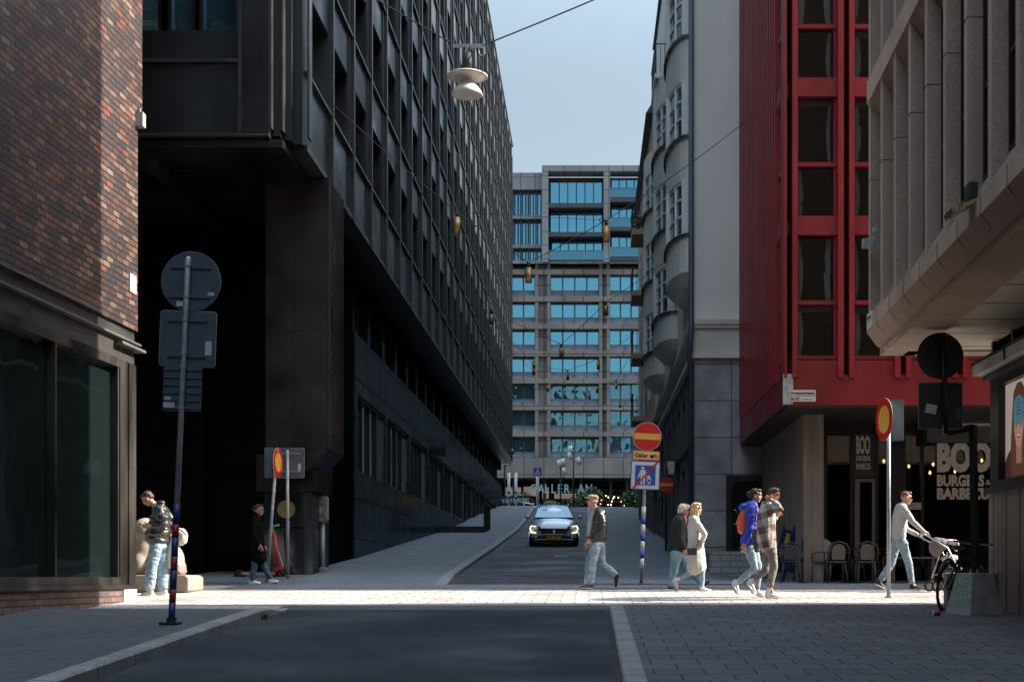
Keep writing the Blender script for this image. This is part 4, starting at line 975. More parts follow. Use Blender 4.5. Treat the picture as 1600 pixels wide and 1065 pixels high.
# 3 no entry signpost
x_, d_ = onground(1002, 912); q_ = d_ / F
r5 = empty('signpost', (x_, d_, G(x_, d_)), 'signpost with red no entry disc and blue pedestrian sign on a blue and white pole', 'signpost'); L = r5.location
a = Vector(P(1002, 911, d_)); b = Vector(P(1010, 664, d_))
t = MB(); t.smooth = True; t.tube([a - L, b - L], .034, 10); t.build('pole', M['galv'], r5)
fr = lambda y: (911 - y) / 247
bands(r5, a, b, [(fr(887), fr(872), M['sign_whiteb']), (fr(872), fr(860.7), M['sign_blue']), (fr(860.7), fr(845), M['sign_whiteb']), (fr(845), fr(834.8), M['sign_blue']), (fr(834.8), fr(818.6), M['sign_whiteb']), (fr(818.6), fr(808), M['sign_blue']), (fr(808), fr(791), M['sign_whiteb'])], .042)
t = MB(); t.cyl((0, 0, -.02), .1, .05, 12, r1=.05); t.build('foot', M['rubber'], r5)
c = Vector(P(1011, 682, d_)) - L + Vector((0, -.06, 0))
disc(r5, c, 22.3 * q_, .008, M['sign_whiteb'], 'sign_rim'); disc(r5, c - Vector((0, .004, 0)), 21.6 * q_, .006, M['sign_red'], 'sign_face'); plate(r5, c - Vector((0, .008, -.0)), 40 * q_, 9.5 * q_, .003, .005, M['sign_yellow'], 'sign_bar', 3)
c = Vector(P(1009.5, 711.5, d_)) - L + Vector((0, -.06, 0)); plate(r5, c, 43 * q_, 15.5 * q_, .01, .008, M['sign_red'], 'sign_border', 3); plate(r5, c - Vector((0, .004, 0)), 40 * q_, 12.5 * q_, .005, .008, mat('sign_pale_yellow', (.78, .52, .20), .4), 'sign_face', 3)
textmesh('Gäller ej', .125, 'writing', M['black'], r5, c + Vector((-.235, -.008, -.032)), (R(90), R(3), 0), ext=.001, offset=.002, sx=.88)
t = MB()
for cx_ in (.125, .205):
    t.tube([(cx_ + .028 * math.cos(k * math.pi / 6), -.008, .028 * math.sin(k * math.pi / 6) - .02) for k in range(13)], .004, 4)
t.tube([(.125, -.008, -.02), (.15, -.008, .02), (.19, -.008, .02), (.165, -.008, -.02), (.125, -.008, -.02)], .004, 4); t.tube([(.205, -.008, -.02), (.185, -.008, .035), (.2, -.008, .035)], .004, 4)
o = t.build('bicycle_symbol', M['black'], r5); o.location = c; o.rotation_euler = (0, R(3), 0)
c = Vector(P(1008, 742.5, d_)) - L + Vector((0, -.06, 0))
plate(r5, c, 46 * q_, 45 * q_, .03, .008, M['sign_blue'], 'sign_edge', 2); plate(r5, c - Vector((0, .003, 0)), 43 * q_, 42 * q_, .02, .008, M['sign_whiteb'], 'sign_border', 2); plate(r5, c - Vector((0, .006, 0)), 32 * q_, 31 * q_, .005, .008, M['sign_blue'], 'sign_face', 2)
t = MB(); y0 = -.011
def figure(t, cx_, cz_, s_, skirt=False):
    t.cyl((cx_, y0, cz_ + .86 * s_), .075 * s_, .005, 12, 'y')
    t.prism([(cx_ - .12 * s_, cz_ + .76 * s_), (cx_ - .13 * s_, cz_ + .42 * s_), (cx_ + .12 * s_, cz_ + .42 * s_), (cx_ + .12 * s_, cz_ + .76 * s_)], 'y', y0, y0 + .004)
    t.prism([(cx_ - .12 * s_, cz_ + .76 * s_), (cx_ - .27 * s_, cz_ + .36 * s_), (cx_ - .20 * s_, cz_ + .35 * s_), (cx_ - .10 * s_, cz_ + .6 * s_)], 'y', y0, y0 + .004)
    t.prism([(cx_ + .12 * s_, cz_ + .76 * s_), (cx_ + .24 * s_, cz_ + .38 * s_), (cx_ + .17 * s_, cz_ + .36 * s_), (cx_ + .10 * s_, cz_ + .6 * s_)], 'y', y0, y0 + .004)
    if skirt: t.prism([(cx_ - .12 * s_, cz_ + .5 * s_), (cx_ - .2 * s_, cz_ + .25 * s_), (cx_ + .2 * s_, cz_ + .25 * s_), (cx_ + .12 * s_, cz_ + .5 * s_)], 'y', y0, y0 + .004)
    for sx_ in (-1, 1): t.prism([(cx_ + (.01 if sx_ > 0 else -.12) * s_, cz_ + .43 * s_), (cx_ + (.02 if sx_ > 0 else -.13) * s_, cz_), (cx_ + (.10 if sx_ > 0 else -.05) * s_, cz_), (cx_ + (.12 if sx_ > 0 else -.01) * s_, cz_ + .43 * s_)], 'y', y0, y0 + .004)
figure(t, -.05, -.185, .39); figure(t, .075, -.185, .21, True); o = t.build('pedestrian_symbol', M['sign_whiteb'], r5); o.location = c
t = MB(); t.prism([(-.265, -.255), (-.235, -.275), (.265, .255), (.235, .275)], 'y', -.018, -.014); o = t.build('red_stripe', M['sign_red'], r5); o.location = c
# 4 dark sign backs, right foreground, on a black square frame
x_, d_ = onground(1500, 948); d_ = 20.3; q_ = d_ / F; x_ = (1500 - CX) * q_
r6 = empty('signpost', ((1473 - CX) * q_, d_, G(4.9, d_) + .03), 'black signpost with a dark disc and a dark square sign seen from behind, right foreground', 'signpost'); L = r6.location
t = MB(); t.smooth = True; t.tube([Vector(P(1477, 678, d_)) - L, Vector(P(1475, 520, d_)) - L], .04, 10); t.build('pole', M['steel_dark'], r6)
disc(r6, Vector(P(1470.5, 555, d_)) - L + Vector((0, .05, 0)), 36.5 * q_, .01, mat('black_sign_back', (.012, .014, .016), .6, var=.15), 'sign_back'); plate(r6, Vector(P(1471, 633, d_)) - L + Vector((0, .05, 0)), 68 * q_, 72 * q_, .03, .01, MATS['black_sign_back'], 'sign_back'); plate(r6, Vector(P(1471, 633, d_)) - L + Vector((0, .061, 0)), 69.5 * q_, 73.5 * q_, .035, .004, M['galv'], 'sign_rim')
plate(r6, Vector(P(1456, 638, d_)) - L + Vector((0, .045, 0)), .16, .13, .01, .004, M['sticker'], 'sticker', 12); plate(r6, Vector(P(1498, 645, d_)) - L + Vector((0, .045, 0)), .07, .15, .01, .004, mat('dim_sticker', (.06, .06, .065), .7), 'sticker')
r7 = empty('bicycle_frame_rack', ((1500 - CX) * q_, d_ + .1, G(5.2, d_) + .03), 'black square tube frame standing on a grey concrete base beside the bicycle', 'rack'); L = r7.location
t = MB(); dd = d_ + .1
aa = lambda px, py: Vector(P(px, py, dd)) - L
t.tube([aa(1479, 676), aa(1520, 667)], .05, 4); t.tube([aa(1520, 664), aa(1524, 905)], .06, 4); t.build('frame', M['steel_dark'], r7)
t = MB(); zz = G(5.2, dd) + .03 - L[2]
t.box(-.17, .55, -.05, .17, -.1, .50); t.build('base', mat('grey_base_metal', (.13, .14, .15), .6, var=.2), r7, bevel=.01)
# 5 sign on the right further up the hill, and a white lantern
x_, d_ = 2.5, 46.0; r8 = empty('signpost', (x_, d_, G(x_, d_)), 'distant post with a dark red disc and small red plate by the stucco building', 'signpost'); L = r8.location
t = MB(); t.smooth = True; t.tube([(0, 0, 0), (0, 0, Vector(P(1043, 722, d_))[2] - L[2])], .035, 8); t.build('pole', M['steel_dark'], r8)
c = Vector(P(1043, 757, d_)) - L + Vector((0, -.07, 0)); c[0] = 0.0
disc(r8, c, 12.5 / F * d_, .01, M['sign_red'], 'sign_face'); plate(r8, c - Vector((0, .005, 0)), 22 / F * d_, 5 / F * d_, .003, .006, M['sign_yellow'], 'sign_bar'); plate(r8, c + Vector((0, 0, .6)), .14, .13, .01, .01, M['sign_red'], 'sign_plate')
x_, y_, z_ = P(1060, 741, 44); rl_ = empty('wall_lantern', (SX - .35, 44, z_ + .2), 'pale grey wall lantern hanging from the grey stucco building', 'lamp')
t = MB(); t.prism([(-.12, .2), (.12, .2), (.09, -.2), (-.07, -.2)], 'y', -.1, .1); t.build('lamp_shade', mat('lantern_white', (.5, .52, .53), .5), rl_, bevel=.02); t = MB(); t.box(-.01, .42, -.02, .02, .2, .24); t.build('arm', M['steel_dark'], rl_)
# 6 parking meter box on post
x_, d_ = onground(504, 894, .1); q_ = d_ / F; rm = empty('meter_box', (x_, d_, G(x_, d_) + .1), 'grimy grey metal box on a thick round post in front of the dark building', 'meter box'); L = rm.location
zt, zb_ = P(0, 775, d_)[2] - L[2], P(0, 815, d_)[2] - L[2]
t = MB(); t.box(-.14, .10, -.12, .12, zb_, zt); t.box(.10, .125, -.1, .1, zb_ + .03, zt - .03); t.build('box', mat('grimy_metal', (.25, .23, .21), .6, metal=.3, var=.6, vscale=9, bump=.2), rm, bevel=.012)
t = MB(); t.smooth = True; t.cyl((0, 0, 0), .055, zb_, 12); t.build('post', M['galv'], rm); t = MB(); t.box(-.11, .11, -.1, .1, -.05, .12); t.build('foot', M['concrete'], rm, bevel=.02); t = MB(); t.box(-.08, -.0, -.125, -.12, zb_ + .2, zb_ + .32); t.build('sticker', M['sticker'], rm)
# 7 round brass plaque
t = MB(); t.cyl((0, 0, 0), 14 / F * 30.6, .015, 32, 'y'); o = t.build('round_plaque', mat('dull_gold', (.42, .31, .12), .45, metal=.5, var=.1)); o.location = Vector(P(447, 795, 30.65)); tag(o, 'round dull gold plaque on the black column behind the signposts', 'plaque')
# 8 lion statue
def remesh(mb, name, m, vox, parent=None, smooth=3, disp=None):
    me = mb.mesh('tmp', m); o_ = bpy.data.objects.new('tmp', me); col.objects.link(o_)
    r_ = o_.modifiers.new('r', 'REMESH'); r_.mode = 'VOXEL'; r_.voxel_size = vox; r_.use_smooth_shade = True
    if smooth: s_ = o_.modifiers.new('s', 'SMOOTH'); s_.iterations = smooth; s_.factor = .5
    dg = bpy.context.evaluated_depsgraph_get(); me2 = bpy.data.meshes.new_from_object(o_.evaluated_get(dg))
    bpy.data.objects.remove(o_); bpy.data.meshes.remove(me)
    me2.materials.clear()
    for mm in (m if isinstance(m, (list, tuple)) else [m]): me2.materials.append(mm)
    if disp:
        for v in me2.vertices: v.co = disp(v.co.copy(), v.normal.copy())
    me2.update()
    o2 = bpy.data.objects.new(name, me2); col.objects.link(o2)
    if parent: o2.parent = parent
    for p_ in me2.polygons: p_.use_smooth = True
    return o2
x_, d_ = (255 - CX) / F * 25.6, 25.6
rs = empty('lion_statue', (x_, d_, G(x_, d_)), 'pale concrete lion statue on a low plinth behind the man with the phone', 'statue')
M['lion'] = mat('weathered_concrete', (.26, .22, .17), .9, var=.25, vscale=3, bump=.4, bscale=30, fine=.12)
t = MB(); q_ = d_ / F
t.prism([(-.62, 0), (.55, 0), (.58, .04), (.58, .25), (.52, .30), (-.62, .30)], 'y', -.45, .55); t.build('plinth', M['lion'], rs, bevel=.02)
t = MB(); t.ell((-.33, .05, .78), (.24, .34, .56)); t.ell((-.1, .1, .72), (.3, .32, .48)); t.ell((.1, .05, .55), (.26, .36, .34)); t.ell((.28, -.12, .42), (.17, .2, .2)); t.ell((-.38, -.1, .5), (.18, .25, .3)); t.ell((-.3, -.12, 1.1), (.2, .24, .22)); t.tube([(.2, -.3, .34), (.36, -.26, .36), (.40, -.05, .36)], .06, 8)
remesh(t, 'lion_body', M['lion'], .03, rs, 4)
# 9 concrete weight with graffiti, cup
x_, d_ = onground(1532, 962, .03); rc = empty('concrete_block', (x_, d_ + .3, G(x_, d_) + .03), 'grey tapered concrete barrier block with green graffiti on its left side, right foreground', 'concrete block', rz=R(22))
GR = mat('concrete_with_green_spray', (.30, .29, .27), .9); nt = GR.node_tree; n = nt.nodes; l = nt.links
wv = n.new('ShaderNodeTexVoronoi'); wv.feature = 'DISTANCE_TO_EDGE'; wv.inputs['Scale'].default_value = 7.5; tc = n.new('ShaderNodeTexCoord'); l.new(tc.outputs['Object'], wv.inputs['Vector'])
lt = n.new('ShaderNodeMath'); lt.operation = 'LESS_THAN'; lt.inputs[1].default_value = .07; l.new(wv.outputs['Distance'], lt.inputs[0])
sx_ = n.new('ShaderNodeSeparateXYZ'); l.new(tc.outputs['Object'], sx_.inputs[0]); g2 = n.new('ShaderNodeMath'); g2.operation = 'GREATER_THAN'; g2.inputs[1].default_value = .12; l.new(sx_.outputs[2], g2.inputs[0])
an = n.new('ShaderNodeMath'); an.operation = 'MULTIPLY'; l.new(lt.outputs[0], an.inputs[0]); l.new(g2.outputs[0], an.inputs[1]); ag = n.new('ShaderNodeMath'); ag.operation = 'MULTIPLY'; ag.inputs[1].default_value = .75; l.new(an.outputs[0], ag.inputs[0])
mx = n.new('ShaderNodeMix'); mx.data_type = 'RGBA'; mx.inputs[6].default_value = (.30, .29, .27, 1); mx.inputs[7].default_value = (.08, .30, .07, 1); l.new(ag.outputs[0], mx.inputs[0]); l.new(mx.outputs[2], n['Principled BSDF'].inputs['Base Color'])
t = MB(); b_, u_, h_ = .285, .17, .58
t.hexa([(-b_, -b_, 0), (b_, -b_, 0), (b_, b_, 0), (-b_, b_, 0), (-u_, -u_, h_), (u_, -u_, h_), (u_, u_, h_), (-u_, u_, h_)])
t.m[5] = 1
o = t.build('block', [M['concrete'], GR], rc, bevel=.015, fix=True); t = MB()
for p_ in (-.06, .05): t.cyl((p_, 0, h_), .012, .05, 6)
t.build('bolt', M['galv'], rc)
x_, d_ = onground(1469, 962, .03); ru = empty('paper_cup', (x_, d_, G(x_, d_) + .07), 'crushed dark red paper cup lying on the paving by the concrete block', 'cup')
t = MB(); t.smooth = True; t.tube([(-.09, 0, 0), (.0, 0, 0)], [.037, .028], 14); t.build('cup', mat('cup_red', (.22, .01, .03), .5), ru); t = MB(); t.tube([(-.10, 0, 0), (-.09, 0, 0)], .042, 14); t.build('lid', M['sign_whiteb'], ru)
# 10 kiosk
kx_, ke = 5.85, 20.8
rk = empty('kiosk', (7, 18, -.55), 'brown wooden kiosk with a pale flat canopy and a backlit poster at the right edge', 'kiosk')
t = MB(); t.box(kx_, 9, 8, ke, -1.4, 1.22); bpart(t, 'plank_wall', brickmat('kiosk_planks', (.20, .15, .115), (.26, .195, .15), (.012, .010, .008), .62, 6.0, .03, 'yz', .7, .3, 1.5, .3, offset=0, origin=(.55, 1), fvar=.2), rk)
t = MB(); t.box(kx_ - .06, 9, 8, ke + .04, 1.22, 1.32); bpart(t, 'shelf', M['steel_dark'], rk)
t = MB(); t.box(kx_ + .02, 9, ke - .42, ke, 1.32, 2.9); t.box(kx_ + .02, kx_ + .1, 8, ke - .42, 1.32, 1.40); t.box(kx_ + .02, kx_ + .1, 8, ke - .42, 2.76, 2.9); t.box(kx_ + .15, 9, 8, ke - .42, 1.32, 2.9); t.box(kx_ - .1, 9, 8, ke - .02, 2.88, 2.94); bpart(t, 'frame', M['steel_dark'], rk)
t = MB(); t.box(5.62, 9.2, 8, ke + .02, 2.95, 3.10); bpart(t, 'canopy', mat('pale_canopy_metal', (.55, .53, .48), .6, var=.1), rk)
t = MB(); t.box(5.6, 9.2, 8, ke + .04, 3.10, 3.14); t.box(5.60, 5.619, 19.2, 19.22, 2.95, 3.10); bpart(t, 'canopy_edge', M['steel_dark'], rk)
PM = lambda nm, c: mat(nm, c, .45, var=.05, emit=.16)
px_p = kx_ + .12
t = MB(); t.quad((px_p, ke - .42, 1.40), (px_p, 14, 1.40), (px_p, 14, 2.76), (px_p, ke - .42, 2.76)); po_ = bpart(t, 'poster', PM('poster_ground', (.62, .52, .46)), rk)
def pp(pts, m, k, nm):     # flat printed shapes on the poster; pts = (depth, height)
    t = MB(); v = [(px_p - .002 * k, d, z) for d, z in pts]; t.add(v, [tuple(range(len(v)))]); o_ = t.build(nm, m); o_.parent = po_
    for vv in o_.data.vertices: vv.co -= rk.location
    return o_
def ov(dc, zc, rd, rz_, n=20, p=2.0): return [(dc + rd * math.copysign(abs(math.cos(2 * math.pi * i / n)) ** (2 / p), math.cos(2 * math.pi * i / n)), zc + rz_ * math.copysign(abs(math.sin(2 * math.pi * i / n)) ** (2 / p), math.sin(2 * math.pi * i / n))) for i in range(n)]
fd = 19.72
pp([(fd + .75, 1.40), (fd + .72, 1.62), (fd + .5, 1.78), (fd + .3, 1.84), (fd - .3, 1.84), (fd - .5, 1.78), (fd - .75, 1.6), (fd - .8, 1.40)], PM('poster_dark_top', (.07, .03, .035)), 1, 'print')
pp([(fd + .36, 1.42), (fd + .40, 1.8), (fd + .33, 2.3), (fd + .26, 2.6), (fd + .1, 2.72), (fd - .1, 2.72), (fd - .26, 2.6), (fd - .33, 2.3), (fd - .4, 1.8), (fd - .36, 1.42)], PM('poster_hair', (.13, .05, .025)), 2, 'print')
pp([(fd + .12, 1.6), (fd + .13, 1.95), (fd - .13, 1.95), (fd - .12, 1.6)], PM('poster_skin2', (.45, .22, .14)), 3, 'print')
pp(ov(fd, 2.18, .215, .36), PM('poster_skin', (.60, .30, .20)), 4, 'print')
pp(ov(fd, 2.33, .235, .20, p=3), PM('poster_mask', (.08, .26, .34)), 5, 'print'); pp([(fd + .2, 2.2), (fd + .02, 2.2), (fd + .1, 2.06)], MATS['poster_mask'], 6, 'print'); pp([(fd - .2, 2.2), (fd - .02, 2.2), (fd - .1, 2.06)], MATS['poster_mask'], 6, 'print')
pp(ov(fd, 1.985, .085, .04), PM('poster_lips', (.42, .05, .05)), 5, 'print'); pp(ov(fd, 1.99, .06, .02), PM('poster_teeth', (.75, .72, .7)), 6, 'print')
for k in range(5): pp([(fd + .12 - .01 * k, 2.27 + k * .05), (fd - .1, 2.27 + k * .05), (fd - .1, 2.285 + k * .05), (fd + .12 - .01 * k, 2.285 + k * .05)], PM('poster_mark', (.03, .06, .09)), 7, 'print')
pp(ov(fd - .14, 2.30, .03, .03), PM('poster_heart', (.5, .03, .05)), 7, 'print')
# lamp and small boxes on the concrete building
zf = P(0, 322, 15.6)[2]; rf = empty('floodlight', (cx(15.6) - .16, 15.65, zf), 'black floodlight fixed to the lower edge of the brown concrete building', 'lamp')
t = MB(); t.box(-.06, .04, -.12, .12, .06, .26); t.build('body', M['rubber'], rf, bevel=.02); t = MB(); t.prism([(-.28, -.06), (-.02, .05), (-.02, .0), (-.26, -.12)], 'y', -.2, .14); t.build('lamp_head', mat('lamp_glass_gold', (.42, .30, .18), .25, metal=.5, var=.4, vscale=25), rf)
zc = P(0, 380, 22.2)[2]; rca = empty('camera_box', (cx(22.2) - .14, 22.25, zc), 'small grey camera and junction box on the leftmost concrete fin', 'camera')
t = MB(); t.box(-.16, -.02, -.06, .08, -.06, .08); t.box(-.04, .02, -.26, -.16, .12, .2); t.build('housing', mat('camera_grey', (.34, .36, .35), .5), rca, bevel=.01); t = MB(); t.smooth = True; t.tube([(-.08, -.06, -.06), (-.08, -.14, -.12), (-.02, -.2, -.05), (-.02, -.21, .12)], .01, 6); t.build('wire', M['galv'], rca)

# ---- hanging lamps and wires
def wire(name, pts, r, label, sag=.0, group=None):
    t = MB(); t.smooth = True; P_ = [Vector(p) for p in pts]; out = []
    for a_, b_ in zip(P_, P_[1:]):
        n_ = 8; sg = (b_ - a_).length * sag
        for k in range(n_): f = k / n_; q = a_.lerp(b_, f); q.z -= sg * 4 * f * (1 - f); out.append(q)
    out.append(P_[-1]); t.tube(out, r, 5); o_ = t.build(name, M['cable']); tag(o_, label, 'cable', group); return o_
def anchorL(d, z): return (U + .05, d, z)
LD = 25.0
wire('cable', [(-5.55, 28.4, P(475, -64, 28.4)[2]), P(712, 71, LD), P(755, 71, LD), P(935, -3, LD), (4.1, 30.0, P(1225, -122, 30)[2])], .014, 'black cable across the top of the street carrying the large white dish lamp', .004)
rp = empty('street_lamp', P(730, 72, LD), 'large pendant lamp with a white dish and bell hanging high above the street', 'lamp'); q_ = LD / F
t = MB(); t.box(-.25, .28, -.02, .02, -.03, .03); t.tube([(0, 0, 0), (0, 0, -12 * q_)], .025, 8); t.tube([(.26 + .06 * math.cos(k * .52), 0, -.08 + .09 * math.sin(k * .52)) for k in range(13)], .008, 5); t.build('bracket', M['galv'], rp)
t = MB(); t.smooth = True; t.cyl((0, 0, -38 * q_), .085, 26 * q_, 14); t.build('neck', M['rubber'], rp)
M['lamp_white'] = mat('lamp_enamel', (.62, .58, .52), .4, var=.08)
t = MB(); t.smooth = True; z0 = -46 * q_
t.lathe([(.09, .09), (.16, .05), (.30, .02), (.36, -.01), (.355, -.03), (.28, -.035), (.16, -.06), (.13, -.10), (.13, -.15), (.19, -.20), (.25, -.28), (.275, -.345), (.26, -.36), (.15, -.33), (.05, -.30), (.0, -.32)], (0, 0, z0), 32)
t.build('lamp_shade', M['lamp_white'], rp)
def pend(px_, py_, h_, w_, d_, i_, label):
    x_, y_, z_ = P(px_, py_, d_); q = d_ / F
    r_ = empty('pendant_lamp', (x_, y_, z_ + h_ / 2 * q), label, 'lamp', 'small brass pendant lamps strung over the hill street')
    t = MB(); t.smooth = True; t.lathe([(.0, 0), (.5 * w_ * q, 0), (.5 * w_ * q, -h_ * q), (.44 * w_ * q, -h_ * q), (.44 * w_ * q, -h_ * q + .04), (0, -h_ * q + .05)], (0, 0, 0), 14); t.build('lamp_shade', M['brass'], r_)
    t = MB(); t.smooth = True; t.cyl((0, 0, 0), .25 * w_ * q, .38 * h_ * q, 8); t.tube([(-.3 * w_ * q * 2 + .35 * w_ * q * math.cos(k * .7), 0, .4 * h_ * q + .35 * w_ * q * math.sin(k * .7)) for k in range(10)], .008, 4); t.build('lamp_holder', M['rubber'], r_)
    return (x_, y_, z_ + h_ * .88 * q)
names = ['highest of the small brass pendant lamps, in front of the dark office windows', 'brass pendant lamp in front of the right pier of the blue glass storeys', 'brass pendant lamp just above the left windows of the lower storeys']
g1 = [pend(714, 352, 24, 11, 31, 0, names[0]), pend(826, 430, 23, 10, 31, 1, names[2]), pend(947, 366, 25, 11, 31, 2, names[1])]
wire('cable', [anchorL(31, P(516, 165, 31)[2]), g1[0], g1[1], g1[2], (4.05, 35, P(1178, 180, 35)[2])], .010, 'nearest thin black cable carrying three brass lamps over the hill street', .012, 'lamp cables over the hill street')
wire('cable', [(g1[0][0], g1[0][1], g1[0][2]), (g1[2][0], g1[2][1], g1[2][2])], .006, 'thin straight black wire between the two upper brass pendant lamps', .002, 'lamp cables over the hill street')
g2 = [pend(768, 499, 16, 7, 46, 3, 'brass pendant lamp hanging close to the dark facade'), pend(877, 551, 15, 6.5, 46, 4, 'brass pendant lamp in front of the middle windows, fifth row'), pend(947, 485, 15, 7, 46, 5, 'brass pendant lamp below the one at the right pier')]
wire('cable', [anchorL(46, P(645, 350, 46)[2]), g2[0], g2[1], g2[2], (2.8, 45, P(1058, 395, 45)[2])], .010, 'second thin black cable carrying three brass lamps over the hill street', .012, 'lamp cables over the hill street')
g3 = [pend(834, 580, 11, 5, 62, 6, 'small brass pendant lamp left of centre, above the twin lamp row'), pend(887, 588, 11, 5, 62, 7, 'small brass pendant lamp in the middle of the third lamp cable'), pend(935, 571, 12, 5, 62, 8, 'small brass pendant lamp on the right of the third lamp cable')]
wire('cable', [anchorL(62, P(700, 440, 62)[2]), g3[0], g3[1], g3[2], (2.7, 61, P(1010, 500, 61)[2])], .010, 'third thin black cable carrying three brass lamps over the hill street', .012, 'lamp cables over the hill street')
g4 = [pend(856, 607, 9, 4, 82, 9, 'tiny brass pendant lamp on the far cable, leftmost of the row'), pend(883, 618, 9, 4, 82, 10, 'tiny brass pendant lamp on the far cable, second from left'), pend(921, 619, 9, 4, 82, 11, 'tiny brass pendant lamp on the far cable, third from left'), pend(933, 609, 10, 4.5, 82, 12, 'tiny brass pendant lamp on the far cable, fourth from left'), pend(963, 603, 9, 4, 82, 13, 'tiny brass pendant lamp on the far cable, rightmost of the row')]
wire('cable', [anchorL(82, P(745, 520, 82)[2]), *g4, (2.2, 80, P(988, 560, 80)[2])], .011, 'farthest thin black cable carrying five tiny brass lamps', .01, 'lamp cables over the hill street')
pend(969, 633, 8, 4, 90, 14, 'tiny brass pendant lamp farthest up the street, below the others')
pend(834, 571, 9, 4.5, 60, 15, 'small brass pendant lamp directly above another one, left of centre')
wire('cable', [g4[-1], (2.2, 90, P(980, 610, 90)[2])], .01, 'short thin black wire at the far right of the street lamps', .01, 'lamp cables over the hill street')

# ---- far end of the hill street
def far_post(px_, y0, y1, d_, r_, m, name, label, cat):
    x_ = (px_ - CX) / F * d_; g = G(x_, d_); rr = empty(name, (x_, d_, g), label, cat)
    t = MB(); t.smooth = True; t.tube([(0, 0, -.3), (0, 0, P(0, y0, d_)[2] - g)], r_, 8); t.build('pole', m, rr); return rr
fp = far_post(840, 731, 792, 106, .11, M['sign_whiteb'], 'signpost', 'white post with a blue pedestrian crossing sign at the top of the hill', 'signpost'); q_ = 106 / F; g = fp.location[2]
c = Vector((0, -.14, P(0, 737, 106)[2] - g)); plate(fp, c, 12.5 * q_, 12.5 * q_, .05, .04, M['sign_blue'], 'sign_face')
t = MB(); t.prism([(-.22, -.2), (.22, -.2), (0, .22)], 'y', -.02, -.005); o = t.build('sign_triangle', M['sign_whiteb'], fp); o.location = c
t = MB(); t.prism([(-.05, -.16), (.05, -.16), (.03, .05), (-.03, .05)], 'y', -.03, -.021); o = t.build('sign_figure', M['rubber'], fp); o.location = c
for px_, y0, lb in ((795, 738, 'left of two white posts at the top of the hill beside the dark building'), (806, 738, 'right of two white posts at the top of the hill, with blue bands')):
    w_ = far_post(px_, y0, 792, 106, .10, M['sign_whiteb'], 'marker_post', lb, 'post')
    for zz in (.6, 1.0): t = MB(); t.cyl((0, 0, zz), .115, .18, 10); t.build('band', M['sign_blue'], w_)
w_ = far_post(789, 727, 792, 104.5, .05, M['rubber'], 'street_lamp', 'dark globe lamp on a thin black post at the top of the hill', 'lamp')
zg = P(0, 727, 104.5)[2] - w_.location[2]; t = MB(); t.smooth = True; t.tube([(0, 0, zg), (.4, 0, zg), (.4, 0, zg + 1.0)], .05, 6); t.ell((.4, 0, zg + 1.0), (.28, .28, .28)); t.build('globe', M['steel_dark'], w_)
for px_, y0, hh, lb in ((876, 716, ((-1.5, .2, 724), (4, .3, 722), (5.5, .3, 736)), 'tall thin mast with three white floodlights before the shopping centre, left'), (896, 698, ((-4, .3, 702), (-5, .28, 712), (8, .3, 720)), 'tall thin mast with three white floodlights before the shopping centre, right')):
    w_ = far_post(px_, y0, 792, 118, .06, M['steel_dark'], 'light_mast', lb, 'lamp')
    for dx, r_, py_ in hh:
        zz = P(0, py_, 118)[2] - w_.location[2]; xx = dx / F * 118
        t = MB(); t.smooth = True; t.tube([(xx - .09, 0, zz + .3), (xx + .09, 0, zz - .3)], .17, 10); t.build('floodlight', M['sign_whiteb'], w_); t = MB(); t.tube([(0, 0, zz - .1), (xx, 0, zz)], .03, 4); t.build('arm', M['steel_dark'], w_)
d_ = 112; x0, x1 = (784 - CX) / F * d_, (834 - CX) / F * d_; g = G(-6, d_)
ra = empty('banner_stand', ((x0 + x1) / 2, d_, g), 'long black banner with white lettering and white rail at the top of the hill', 'banner')
t = MB(); t.box(-1.35, 1.2, 0, .1, P(0, 789, d_)[2] - g, P(0, 774, d_)[2] - g); t.build('banner', M['rubber'], ra)
textmesh('rd & M BURGERS', .52, 'writing', M['sign_whiteb'], ra, (-1.32, -.02, P(0, 785, d_)[2] - g), offset=.008, sx=.58)
t = MB(); zr = P(0, 790, d_)[2] - g; t.box(-1.6, 1.3, -.35, -.28, zr - .25, zr - .1); 
for xx in (-1.5, .5, 1.25): t.box(xx - .05, xx + .05, -.35, -.28, zr - .6, zr + .25)
t.tube([(.5, -.3, zr + .25), (1.25, -.3, zr + .1)], .05, 4)
t.build('rail', M['sign_whiteb'], ra)
M['leaf'] = mat('shrub_leaf', (.05, .10, .03), .7, var=.5, vscale=1.5)
def shrub(name, c, r, n, label, cat='shrub', m=None, leaf=.12, group=None):
    rt = empty(name, c, label, cat, group); rg = random.Random(int(c[0] * 100) + n); t = MB()
    for _ in range(n):
        while True:
            v = Vector((rg.uniform(-1, 1), rg.uniform(-1, 1), rg.uniform(-1, 1)))
            if .3 < v.length < 1: break
        p = Vector((v.x * r[0], v.y * r[1], r[2] + v.z * r[2])); a_ = Vector((rg.gauss(0, 1), rg.gauss(0, 1), rg.gauss(0, 1))).normalized(); b_ = a_.orthogonal().normalized(); s_ = leaf * rg.uniform(.6, 1.4)
        t.add([p - a_ * s_, p + b_ * s_ * .5, p + a_ * s_, p - b_ * s_ * .5], [(0, 1, 2, 3)])
    t.build('crown', m or M['leaf'], rt); t = MB(); t.tube([(0, 0, -.1), (0, 0, r[2])], .04, 5); t.build('trunk', M['steel_dark'], rt); return rt
